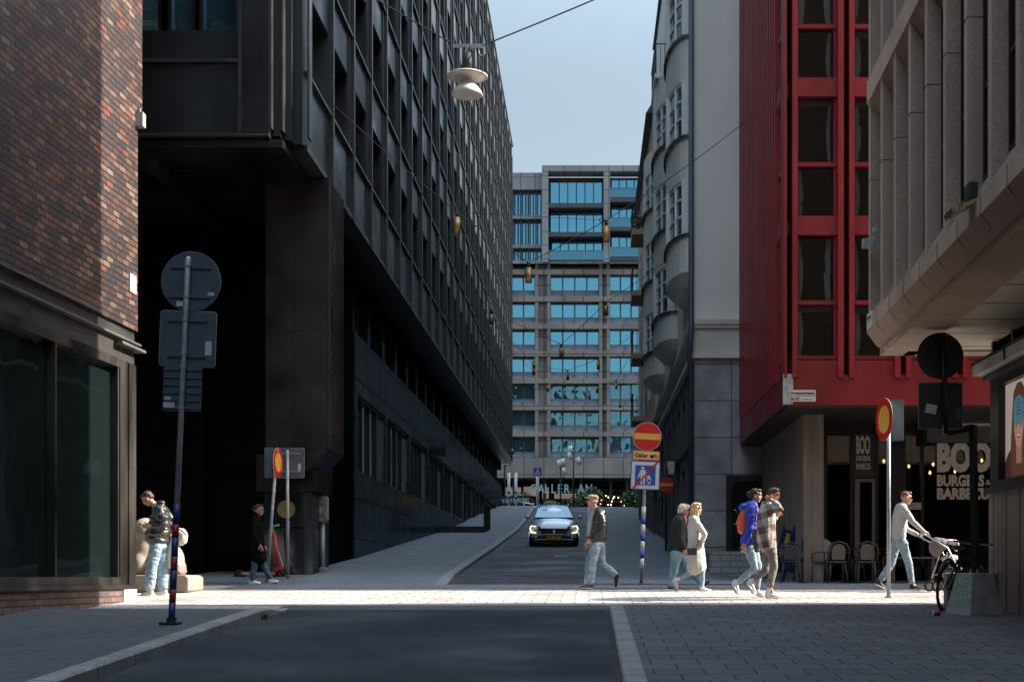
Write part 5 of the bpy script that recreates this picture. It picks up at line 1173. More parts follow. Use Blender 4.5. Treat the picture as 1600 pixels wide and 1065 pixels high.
for i_, (px_, py_, rx_, rz_, lb) in enumerate(((818, 786, .8, .7, 'green shrub behind the black banner at the top of the hill'), (910, 792, 1.3, .8, 'dark green shrub just left of the terrace lights'), (925, 788, 1.0, 1.0, 'tall dark green shrub beside the capped man, before the terrace'), (985, 790, .9, .9, 'dark green shrub under the terrace lights at the right'), (862, 792, .9, .5, 'low pale green shrub behind the approaching car'))):
    xx = (px_ - CX) / F * 124; shrub('shrub', (xx, 124, P(0, py_ + 2, 124)[2] - .3), (rx_, .6, rz_), 500, lb, leaf=.16)
rt = empty('string_lights', (2.3, 128, 7), 'warm string lights over the restaurant terrace at the far end of the street', 'string lights')
rg = random.Random(5); L = rt.location
for k in range(26):
    px_, py_ = 938 + rg.random() * 60, 773 + rg.random() * 16 + (4 if k % 4 == 0 else 0); v = Vector(P(px_, py_, 128)) - L
    t = MB(); t.ell(v, (.06, .06, .06), nu=8, nv=6); t.build('bulb', M['bulb'], rt)
t = MB()
for yy in (772, 781): t.tube([Vector(P(935, yy, 128)) - L, Vector(P(968, yy + 3, 128)) - L, Vector(P(1002, yy - 1, 128)) - L], .02, 4)
t.build('cord', M['cable'], rt)
# entrance ramp and dark screen by the office building
gz = G(-5, 61); rr = empty('entrance_ramp', (-5.4, 61, gz), 'low black entrance ramp with a dark screen railing beside the office building', 'ramp')
t = MB(); t.box(-1.0, .95, -.6, 1.2, -.3, .34); t.box(-1.0, .9, -.75, -.6, -.3, .16); t.build('platform', M['granite_black'], rr)
t = MB()
for k in range(9): t.box(.93, .99, -.6 + k * .42, -.57 + k * .42, 0, 1.35)
t.box(.92, 1.0, -.6, 2.8, 1.3, 1.38); t.box(.94, .96, -.6, 2.8, .35, 1.3); t.build('railing', M['rubber'], rr)
rr = empty('handrail', (2.55, 36.3, G(2.6, 36.3)), 'dark blue grey curved steel handrail beside the granite wall and pale step', 'handrail')
t = MB(); t.smooth = True; t.tube([(0, 0, 0), (0, 0, 1.35), (.05, .05, 1.5), (.28, .6, 1.3), (.3, .7, .1)], .025, 8); t.tube([(.05, .05, .9), (.28, .6, .8)], .018, 6); t.build('rail', M['pipe'], rr)
# window box plants on a balcony of the ochre house
shrub('balcony_plant', (SX - .45, 70.5, 17.25), (.28, .4, .4), 300, 'green and rusty flowering plants in a box on the balcony, high on the ochre house', 'plant', mat('balcony_leaf', (.13, .16, .04), .7, var=.6, vscale=6), leaf=.07)

# ---- cafe furniture
M['rattan'] = mat('grey_brown_weave', (.25, .205, .16), .8, var=.25, vscale=40, bump=.3, bscale=120)
M['rattan_frame'] = mat('dark_cane_frame', (.06, .055, .05), .6, var=.2, vscale=10)
M['blue_weave'] = mat('blue_grey_weave', (.075, .11, .14), .7, var=.2, vscale=30)
def chair(loc, rz, seat, label, group):
    r_ = empty('cafe_chair', loc, label, 'chair', group, rz)      # faces +y, back towards -y
    t = MB(); t.smooth = True; t.lathe([(0, 0), (.2, 0), (.21, .012), (.2, .025), (0, .025)], (0, .02, .44), 20); t.build('seat', seat, r_)
    arch = [(-.2, .45), (-.235, .6), (-.23, .72), (-.16, .83), (0, .885), (.16, .83), (.23, .72), (.235, .6), (.2, .45)]
    t = MB(); t.smooth = True; t.tube([(x, -.18 - (z - .45) * .18, z) for x, z in arch], .016, 8); t.tube([(-.235, -.2, .64), (-.25, .05, .66), (-.23, .17, .62), (-.19, .18, .45)], .014, 8); t.tube([(.235, -.2, .64), (.25, .05, .66), (.23, .17, .62), (.19, .18, .45)], .014, 8); t.build('back_frame', M['rattan_frame'], r_)
    inn = [(-.13, .5), (-.15, .7), (-.11, .8), (0, .84), (.11, .8), (.15, .7), (.13, .5)]
    t = MB(); t.add([(x, -.185 - (z - .45) * .18, z) for x, z in inn] + [(x, -.175 - (z - .45) * .18, z) for x, z in inn], [tuple(range(7)), tuple(range(13, 6, -1))] + [(i, (i + 1) % 7, (i + 1) % 7 + 7, i + 7) for i in range(7)]); t.build('backrest', seat, r_)
    for sx in (-1, 1):
        for sy in (-1, 1):
            t = MB(); t.smooth = True; t.tube([(sx * .16, sy * .15, .44), (sx * .2, sy * .2, 0)], .013, 8); t.build('leg', M['rattan_frame'], r_)
    t = MB(); t.smooth = True
    t.tube([(-.17, -.17, .3), (-.09, -.1, .4), (.0, 0, .43), (.09, -.1, .4), (.17, -.17, .3)], .009, 6); t.tube([(-.17, .17, .3), (.0, .16, .42), (.17, .17, .3)], .009, 6); t.build('brace', M['rattan_frame'], r_)
    return r_
grp = 'bistro chairs outside the burger restaurant'
def gl(px_, py_, d_): x_ = (px_ - CX) / F * d_; return (x_, d_, G(x_, d_) + .0)
SCL = 1.0
chair(gl(1307, 912, 30.4), R(2), M['rattan'], 'brown woven bistro chair seen from behind, right of the concrete column', grp)
chair(gl(1353, 912, 30.4), R(-4), M['rattan'], 'brown woven bistro chair seen from behind, directly left of the round sign post', grp)
chair(gl(1236, 903, 30.8), R(175), mat('dark_weave', (.05, .052, .055), .7, var=.2, vscale=40), 'black bistro chair in front of the concrete wall, beside the plaid shirt', grp)
chair(gl(1284, 908, 31.4), R(70), M['blue_weave'], 'blue grey bistro chair turned sideways behind the left brown chair', grp)
chair(gl(1334, 908, 31.4), R(62), M['blue_weave'], 'blue grey bistro chair turned sideways behind the right brown chair', grp)
chair(gl(1384, 908, 31.6), R(80), M['blue_weave'], 'blue grey bistro chair just behind the round sign post', grp)
rt_ = empty('bistro_table', gl(1284, 905, 31.9), 'small folding bistro table with pale top tipped up against the column', 'table')
t = MB(); t.cyl((0, 0, 0), .26, .02, 24, 'y'); o = t.build('tabletop', M['sign_whiteb'], rt_); o.location = (0, .0, .72); o.rotation_euler = (R(-12), 0, 0)
for sx in (-1, 1): t = MB(); t.smooth = True; t.tube([(sx * .22 - .1, -.05, 0), (sx * .1 - .1, 0, .72)], .012, 6); t.build('leg', M['galv'], rt_)
def btable(px_, label):
    r_ = empty('bistro_table', gl(px_, 912, 30.9), label, 'table', 'round pedestal tables outside the restaurant'); t = MB(); t.cyl((0, 0, .72), .3, .02, 24); t.build('tabletop', M['steel_dark'], r_)
    t = MB(); t.smooth = True; t.cyl((0, 0, .02), .03, .7, 10); t.lathe([(0, .05), (.2, .03), (.26, 0)], (0, 0, 0), 16); t.build('pedestal', M['steel_dark'], r_)
btable(1330, 'black round pedestal table between the two brown bistro chairs'); btable(1379, 'black round pedestal table behind the round sign post')
rt_ = empty('bench_table', gl(1437, 908, 30.6), 'weathered wooden bench by the large restaurant window behind the pram', 'bench'); wd = mat('weathered_wood', (.14, .11, .08), .8, var=.3, vscale=6)
t = MB(); t.box(-.75, .35, -.2, .2, .52, .56); t.build('seat', wd, rt_)
for xx in (-.6, .25): t = MB(); t.box(xx - .03, xx + .03, -.18, .18, 0, .52); t.build('leg', wd, rt_)
for px_, lb in ((1214, 'dark blue folded board leaning on the concrete wall, nearer the plaid shirt'), (1230, 'dark blue folded board leaning on the concrete wall, nearer the column')):
    r_ = empty('folded_board', gl(px_, 895, 32.5), lb, 'folded board', 'folded boards leaning on the concrete wall'); r_.rotation_euler = (0, R(14), R(10))
    t = MB()
    for xx in (-.14, .14): t.box(xx - .02, xx + .02, -.03, .0, 0, 1.28)
    t.build('frame', M['pole_blue'], r_); t = MB(); t.box(-.12, .12, -.02, 0, .75, 1.2); t.box(-.12, .12, -.02, 0, .2, .6); t.build('panel', mat('navy_panel', (.012, .025, .06), .4), r_)
    t = MB(); t.box(-.05, .05, -.025, -.02, .82, 1.12); t.build('stripe', mat('yellow_stripe', (.4, .33, .05), .5), r_)
r_ = empty('menu_post', gl(1254, 904, 30.9), 'thin black upright stand in front of the concrete column', 'post'); t = MB(); t.box(-.02, .02, -.02, .02, 0, .95); t.build('pole', M['rubber'], r_); t = MB(); t.box(-.08, .08, -.08, .08, 0, .02); t.build('base', M['rubber'], r_)
# no smoking notice inside the window
r_ = empty('window_notice', P(1427, 790, 32.9), 'small white notice with a red ring symbol on the restaurant window', 'notice'); t = MB(); t.box(-.18, .18, 0, .01, -.08, .08); t.build('plate', M['sign_whiteb'], r_)
t = MB(); t.tube([(.0 + .05 * math.cos(k * .524), -.005, .05 * math.sin(k * .524)) for k in range(13)], .006, 4); t.tube([(-.035, -.005, .035), (.035, -.005, -.035)], .005, 4); t.build('ring_symbol', M['sign_red'], r_)

# ---- electric scooter
x_, d_ = onground(431, 902); d_ = 30.2; x_ = (432 - CX) / F * d_
re = empty('electric_scooter', (x_, d_, G(x_, d_)), 'red electric scooter with green handlebar grips parked under the dark building', 'scooter', rz=R(0))
sr = mat('scooter_red', (.60, .035, .06), .4)
t = MB(); t.smooth = True; t.tube([(.06, 0, .22), (-.0, 0, .62), (-.05, 0, 1.02)], [.045, .04, .03], 10); t.build('stem', sr, re)
t = MB(); t.smooth = True; t.tube([(-.05, 0, 1.02), (-.08, 0, 1.13), (-.04, -.05, 1.16)], .018, 6); t.build('handlebar', M['galv'], re)
t = MB(); t.smooth = True; t.tube([(-.08, -.05, 1.15), (.08, -.12, 1.18)], .022, 8); t.build('grip', mat('grip_green', (.04, .5, .2), .5), re)
t = MB(); t.box(-.72, -.02, -.08, .08, .12, .17); t.build('deck', M['galv'], re, bevel=.01); t = MB(); t.box(-.72, -.6, -.085, .085, .14, .18); t.build('reflector', M['sign_yellow'], re)
for xx in (.06, -.78): 
    t = MB(); t.smooth = True; t.tube([(xx + .1 * math.cos(k * .524), 0, .11 + .1 * math.sin(k * .524)) for k in range(13)], .028, 8); t.cyl((xx, -.02, .11), .07, .04, 14, 'y'); t.build('wheel', M['rubber'], re)
t = MB(); t.smooth = True; t.tube([(-.08, 0, .16), (.02, 0, .24), (.12, 0, .3)], .05, 8); t.build('fender', sr, re)
t = MB(); t.tube([(.05, -.05, .62), (.15, -.06, .3)], .018, 6); t.build('lock_cable', M['galv'], re)

# ---- bicycle behind the concrete block
x_, d_ = (1477 - CX) / F * 19.95, 19.95
rbk = empty('bicycle', (x_, d_, G(x_, d_) + .0), 'black bicycle leaning on the frame behind the concrete block, rear wheel towards the street', 'bicycle', rz=R(50)); rbk.rotation_euler = (R(6), 0, R(52))
bkm = mat('bicycle_black', (.012, .012, .013), .35)
for xx in (0, 1.05):
    t = MB(); t.smooth = True; t.tube([(xx + .345 * math.cos(k * math.pi / 16), 0, .36 + .345 * math.sin(k * math.pi / 16)) for k in range(33)], .02, 8); w_ = t.build('wheel', M['rubber'], rbk)
    t = MB(); t.tube([(xx + .31 * math.cos(k * math.pi / 16), 0, .36 + .31 * math.sin(k * math.pi / 16)) for k in range(33)], .01, 6)
    for k in range(18): a_ = k * math.pi / 9; t.tube([(xx, .02 * (-1) ** k, .36), (xx + .31 * math.cos(a_), 0, .36 + .31 * math.sin(a_))], .002, 3)
    t.cyl((xx, -.04, .36), .02, .08, 8, 'y'); t.build('rim', mat('rim_dark', (.08, .08, .085), .4, metal=.6), w_)
t = MB(); t.smooth = True; bb_, st, hd = (.44, 0, .30), (.28, 0, .78), (.86, 0, .80)
for a_, b_ in ((bb_, (.25, 0, .88)), (bb_, (.84, 0, .72)), ((.29, 0, .74), hd), ((0, .04, .36), (.3, .02, .74)), ((0, -.04, .36), (.3, -.02, .74)), ((0, .04, .36), bb_), ((0, -.04, .36), bb_), ((.84, 0, .68), (.83, 0, .95)), ((.86, .03, .66), (1.05, .05, .36)), ((.86, -.03, .66), (1.05, -.05, .36))): t.tube([a_, b_], .017, 7)
t.build('frame', bkm, rbk)
t = MB(); t.smooth = True; t.ell((.2, 0, .92), (.14, .07, .035)); t.ell((.32, 0, .925), (.09, .03, .025)); t.build('saddle', mat('brown_saddle', (.06, .028, .015), .5), rbk)
t = MB(); t.smooth = True; t.tube([(.72, .3, 1.0), (.84, .2, .99), (.86, 0, .98), (.84, -.2, .99), (.72, -.3, 1.0)], .014, 7); t.build('handlebar', bkm, rbk)
t = MB(); t.smooth = True; t.tube([(-.34 * math.cos(k * .3 - .3), 0, .36 + .39 * math.sin(k * .3 - .1)) for k in range(1, 9)], .022, 6); t.build('mudguard', bkm, rbk)
t = MB(); t.tube([(bb_[0] + .09 * math.cos(k * .524), .05, .3 + .09 * math.sin(k * .524)) for k in range(13)], .008, 5); t.tube([bb_, (.36, -.08, .16)], .01, 5); t.tube([bb_, (.52, .08, .44)], .01, 5); t.build('crank', bkm, rbk)

# ---- pram
x_, d_ = (1468 - CX) / F * 25.6, 25.6
rpm = empty('pram', (x_, d_, G(x_, d_)), 'grey pram with a mauve hood and pale blanket pushed by the man in the sweater', 'pram')
pg = mat('pram_mauve', (.16, .12, .13), .85, var=.15, vscale=8); pl2 = mat('pram_pale', (.42, .40, .40), .85, var=.15, vscale=8)
q_ = d_ / F; vv = lambda px, py, dy=0: ((px - 1468) * q_, dy, (CY - py) * q_ - rpm.location[2])
t = MB(); t.smooth = True
for sy in (-.26, .26): t.tube([vv(1441, 836, sy), vv(1475, 856, sy), vv(1490, 885, sy), vv(1494, 903, sy)], .013, 6); t.tube([vv(1475, 862, sy), vv(1461, 903, sy)], .013, 6); t.tube([vv(1461, 898, sy), vv(1494, 893, sy)], .010, 6)
t.tube([vv(1441, 836, -.26), vv(1439, 834, -.1), vv(1439, 834, .1), vv(1441, 836, .26)], .018, 6); t.build('frame', mat('pram_frame', (.45, .45, .46), .35, metal=.7), rpm)
t = MB(); t.ell(vv(1463, 854), (.13, .2, .18)); t.ell(vv(1470, 850), (.15, .19, .12)); remesh(t, 'hood', pg, .02, rpm, 3)
t = MB(); t.ell(vv(1484, 872), (.17, .17, .08)); t.ell(vv(1484, 846), (.15, .18, .05)); t.ell(vv(1494, 852), (.04, .16, .11)); remesh(t, 'blanket', pl2, .02, rpm, 3)
t = MB(); t.ell(vv(1485, 888), (.22, .2, .07)); remesh(t, 'basket', M['rubber'], .02, rpm, 2)
for px_, sy in ((1458, -.27), (1458, .27), (1474, -.2), (1496, -.27), (1496, .27)):
    c = vv(px_, 910, sy); c = (c[0], c[1], .10); t = MB(); t.smooth = True; t.tube([(c[0] + .085 * math.cos(k * .524), sy, .10 + .085 * math.sin(k * .524)) for k in range(13)], .018, 6); w_ = t.build('wheel', M['rubber'], rpm); t = MB(); t.cyl((c[0], sy - .01, .10), .055, .02, 14, 'y'); t.build('rim', M['galv'], w_)
t = MB(); t.box(-.02, .03, -.3, -.28, .26, .34); t.build('reflector', mat('orange_reflector', (.7, .16, .02), .4), rpm)

# ---- litter on the ground
M['paper'] = mat('litter_paper', (.5, .5, .5), .9)
for i_, (px_, py_, lb) in enumerate(((963, 833, 'small pale scrap of litter on the right hill pavement'), (645, 869, 'small pale scrap of litter on the left hill pavement, lower'), (705, 829, 'small pale scrap of litter on the left hill pavement, upper'), (1016, 826, 'pale crumpled litter by the wall on the right hill pavement'))):
    x_, d_ = onground(px_, py_, .08); t = MB(); rg = random.Random(i_); v = [(rg.uniform(-.14, .14), rg.uniform(-.12, .12), rg.uniform(.0, .06)) for _ in range(7)]
    t.add(v, [(0, 1, 2), (2, 3, 4), (4, 5, 6), (0, 3, 6), (1, 4, 5)]); o = t.build('litter', M['paper']); o.location = (x_, d_, G(x_, d_) + (.12 if px_ < 800 else .03)); tag(o, lb, 'litter', 'scraps of litter on the paving')
# weed at the left kerb
x_, d_ = onground(473, 965); t = MB(); rg = random.Random(2)
x_, d_ = -4.33, 18.9
for k in range(26):
    a_ = rg.uniform(0, 6.28); l_ = rg.uniform(.04, .1); p = Vector((rg.uniform(-.02, .05), rg.uniform(-.05, .05), 0)); q = p + Vector((math.cos(a_) * l_ * .6, math.sin(a_) * l_ * .6, l_)); s_ = Vector((-math.sin(a_), math.cos(a_), 0)) * .01
    t.add([p - s_, p + s_, q + s_ * .4, q - s_ * .4], [(0, 1, 2, 3)])
o = t.build('weed', M['leaf']); o.location = (x_, d_, G(x_, d_)); tag(o, 'small green weed growing at the foot of the left kerb', 'weed')
# ================================================================ the car
CARD = 49.0
x_ = (863 - CX) / F * CARD
cd_ = CARD
rcar = empty('parked_car', (x_, cd_ + 2.2, G(x_, cd_ + 2.2)), 'silver grey estate car with lit headlights driving down the hill street', 'car'); rcar.name = 'car'
slope = math.atan2(G(x_, cd_ + 4) - G(x_, cd_), 4.0); rcar.rotation_euler = (slope, 0, R(1.5)); rcar.scale = (.93, .93, .93)
cp = mat('car_silver_paint', (.36, .40, .43), .28, metal=.25, var=.05, coat=1.0); cg = glass('car_glass', (.06, .13, .17), .02, .8, .002); cb_ = mat('car_black_plastic', (.008, .008, .009), .45); chrome = mat('chrome', (.7, .72, .75), .12, metal=1, var=0)
# body: stations front (y=-2.2) to rear, ring of points per station (half width profile)
def ring(y, hw, zb, zs, zt, crown):
    pts = [(0, zb), (hw * .82, zb), (hw * .96, zb + .06), (hw, zb + (zs - zb) * .5), (hw * .985, zs), (hw * .93, zs + (zt - zs) * .55), (hw * .80, zt), (hw * .4, zt + crown * .8), (0, zt + crown)]
    full = pts + [(-x, z) for x, z in reversed(pts[1:-1])]
    return [(x, y, z) for x, z in full]
st = [(-2.22, .60, .30, .50, .60, .02), (-2.16, .80, .24, .55, .72, .03), (-2.0, .87, .21, .66, .84, .05), (-1.6, .90, .20, .76, .93, .05), (-1.1, .91, .20, .84, .99, .05), (-.9, .91, .2, .86, 1.0, .04), (.3, .92, .2, .88, 1.0, .0), (1.6, .91, .22, .9, 1.0, .0), (2.1, .87, .28, .85, .98, .0), (2.28, .8, .4, .8, .9, 0)]
t = MB(); t.smooth = True; rings = [ring(*s) for s in st]; n_ = len(rings[0])
t.add([v for r_ in rings for v in r_], [(i * n_ + j, i * n_ + (j + 1) % n_, (i + 1) * n_ + (j + 1) % n_, (i + 1) * n_ + j) for i in range(len(st) - 1) for j in range(n_)] + [tuple(range(n_)), tuple((len(st) - 1) * n_ + j for j in range(n_))])
body = t.build('body', cp, rcar); sb_ = body.modifiers.new('s', 'SUBSURF'); sb_.levels = 1; sb_.render_levels = 2
# cabin: roof and pillars
cs = [(-.95, .78, 1.0, .74, 1.01), (-.35, .76, 1.0, .62, 1.32), (.05, .76, 1.0, .575, 1.45), (.8, .76, 1.0, .57, 1.49), (1.5, .75, 1.0, .56, 1.46), (2.0, .72, 1.0, .55, 1.38), (2.2, .7, 1.0, .6, 1.05)]
t = MB(); t.smooth = True; rr_ = []
for y, hb_, zb_, ht, zt in cs:
    ps = [(hb_, zb_), (hb_ * .5 + ht * .5 + .01, (zb_ + zt) / 2), (ht, zt - .03), (ht * .9, zt), (0, zt + .03)]; full = ps + [(-x, z) for x, z in reversed(ps[:-1])]; rr_.append([(x, y, z) for x, z in full])
n_ = 9; t.add([v for r_ in rr_ for v in r_], [(i * n_ + j, i * n_ + j + 1, (i + 1) * n_ + j + 1, (i + 1) * n_ + j) for i in range(len(cs) - 1) for j in range(n_ - 1)] + [tuple(range(n_)), tuple((len(cs) - 1) * n_ + j for j in range(n_))]); t.build('roof', cp, rcar)
t = MB(); e = .015
t.add([(-.72, -.97 - e, 1.03), (.72, -.97 - e, 1.03), (.60, -.05, 1.40), (.54, -.0 - e, 1.435), (-.54, 0 - e, 1.435), (-.60, -.05, 1.40)], [(0, 1, 2, 3, 4, 5)])
for i in range(6): x0, y0_, z0 = t.v[i]; t.v[i] = (x0, y0_ - .03, z0 + .03)
t.build('windscreen', cg, rcar)
t = MB(); t.prism([(-.62, 1.40), (.62, 1.40), (.55, 1.455), (-.55, 1.455)], 'y', -.08, -.02); 
for sx in (-1, 1):
    t = MB(); pts = [(sx * .80, -.75, 1.03), (sx * .79, 1.8, 1.03), (sx * .60, 1.75, 1.38), (sx * .605, .2, 1.41), (sx * .66, -.25, 1.28)]; t.add(pts, [(0, 1, 2, 3, 4)]); t.build('side_window', cg, rcar)
    t = MB(); t.smooth = True; t.ell((sx * 1.0, -.68, 1.06), (.11, .06, .075)); t.tube([(sx * .85, -.66, .99), (sx * .98, -.66, 1.03)], .025, 6); t.build('mirror', cb_ if 0 else cp, rcar)
    t = MB(); t.smooth = True; t.tube([(sx * .56, -.1, 1.47), (sx * .56, .1, 1.53), (sx * .55, 1.5, 1.53), (sx * .55, 1.7, 1.46)], .018, 6); t.build('roof_rail', chrome, rcar)
    for y in (-1.38, 1.35):
        t = MB(); t.smooth = True; t.cyl((sx * .72, y, .33), .33, .2 * sx, 28, 'x'); w_ = t.build('wheel', M['rubber'], rcar); t = MB(); t.cyl((sx * .925, y, .33), .22, .01 * sx, 24, 'x'); t.build('rim', chrome, w_)
    # headlights: dark housing with a lit C-shaped strip
    yb = -2.12
    t = MB(); t.hexa([(sx * .50, -2.20, .60), (sx * .86, -2.04, .60), (sx * .86, -1.8, .60), (sx * .5, -1.9, .6), (sx * .50, -2.18, .74), (sx * .84, -2.02, .80), (sx * .84, -1.8, .80), (sx * .5, -1.9, .74)]); hl = t.build('headlight', mat('headlight_glass', (.05, .055, .05), .1, var=0), rcar)
    t = MB(); t.tube([(sx * .66, -2.20, .745), (sx * .85, -2.11, .765), (sx * .885, -2.08, .66), (sx * .85, -2.12, .53), (sx * .68, -2.24, .515)], [.018, .03, .036, .036, .03], 8); t.build('light_strip', mat('headlight_lit', (1.0, .95, .68), .3, emit=.45, var=0), hl)
    t = MB(); t.ell((sx * .66, -2.27, .36), (.04, .02, .02)); t.build('fog_lamp', chrome, rcar)
t = MB(); t.prism([(-.62, .68), (.62, .68), (.50, .60), (.42, .46), (-.42, .46), (-.50, .60)], 'y', -2.29, -2.10); t.build('grille', cb_, rcar)
t = MB(); t.prism([(0, .66), (.05, .57), (0, .48), (-.05, .57)], 'y', -2.33, -2.29); t.prism([(-.38, .475), (.38, .475), (.36, .45), (-.36, .45)], 'y', -2.305, -2.29); t.build('badge', chrome, rcar)
t = MB(); t.prism([(-.66, .40), (.66, .40), (.74, .22), (-.74, .22)], 'y', -2.27, -2.12); t.prism([(-.80, .26), (.80, .26), (.76, .14), (-.76, .14)], 'y', -2.2, -1.6); t.build('bumper_intake', cb_, rcar)
t = MB(); t.box(-.72, -.28, -2.285, -2.27, .255, .285); t.box(.28, .72, -2.285, -2.27, .255, .285); t.build('bumper_trim', chrome, rcar)
t = MB(); t.box(-.25, .25, -2.31, -2.28, .26, .38); pl3 = t.build('number_plate', mat('plate_yellow', (.75, .33, .02), .4), rcar); textmesh('MFL 847', .115, 'writing', M['black'], pl3, (-.22, -2.313, .28), ext=.001, offset=.002, sx=.95)
t = MB(); t.tube([(.1, -1.02, 1.04), (-.5, -.9, 1.09)], .008, 4); t.build('wiper', cb_, rcar)
# ================================================================ people
M['skin'] = mat('skin', (.50, .26, .18), .55, var=.06, vscale=12); M['skin_dark'] = mat('skin_deep', (.30, .15, .10), .55, var=.06, vscale=12)
M['eye'] = mat('eye_dark', (.02, .015, .012), .4, var=0); M['lip'] = mat('lips', (.40, .12, .10), .5, var=0)
def jeans(name, c):
    return mat(name, c, .85, var=.38, vscale=9, fine=.12)
def chain(mb, pts, ra, rb=None, n=12):
    """rings across a limb or trunk; ra fore and aft, rb sideways"""
    pts = [Vector(p) for p in pts]; k = len(pts); rb = rb or ra; Y = Vector((0, 1, 0)); vs = []; fs = []
    # add rounded ends
    P_ = []; A_ = []; B_ = []
    t0 = (pts[1] - pts[0]).normalized(); t1 = (pts[-1] - pts[-2]).normalized()
    for f, s_ in ((1.0, .15), (.8, .6), (.45, .9)): P_.append(pts[0] - t0 * min(ra[0], rb[0]) * f * .8); A_.append(ra[0] * s_); B_.append(rb[0] * s_)
    for i in range(k): P_.append(pts[i]); A_.append(ra[i]); B_.append(rb[i])
    for f, s_ in ((.45, .9), (.8, .6), (1.0, .15)): P_.append(pts[-1] + t1 * min(ra[-1], rb[-1]) * f * .8); A_.append(ra[-1] * s_); B_.append(rb[-1] * s_)
    K = len(P_)
    for i in range(K):
        t = (P_[min(i + 1, K - 1)] - P_[max(i - 1, 0)]).normalized(); a = t.cross(Y)
        if a.length < .2: a = t.cross(Vector((0, 0, 1)))
        a.normalize(); b = t.cross(a).normalized()
        for j in range(n): an = 2 * math.pi * j / n; vs.append(P_[i] + a * A_[i] * math.cos(an) + b * B_[i] * math.sin(an))
    for i in range(K - 1):
        for j in range(n): fs.append((i * n + j, i * n + (j + 1) % n, (i + 1) * n + (j + 1) % n, (i + 1) * n + j))
    fs.append(tuple(reversed(range(n)))); fs.append(tuple((K - 1) * n + j for j in range(n)))
    mb.add(vs, fs)
def folds(amp, f=(14, 14, 22), seed=0):
    def fn(v, n_):
        q = Vector((v.x * f[0] + seed, v.y * f[1], v.z * f[2])); k = noise.noise(q) + .5 * noise.noise(q * 2.1)
        return v + n_ * amp * k
    return fn
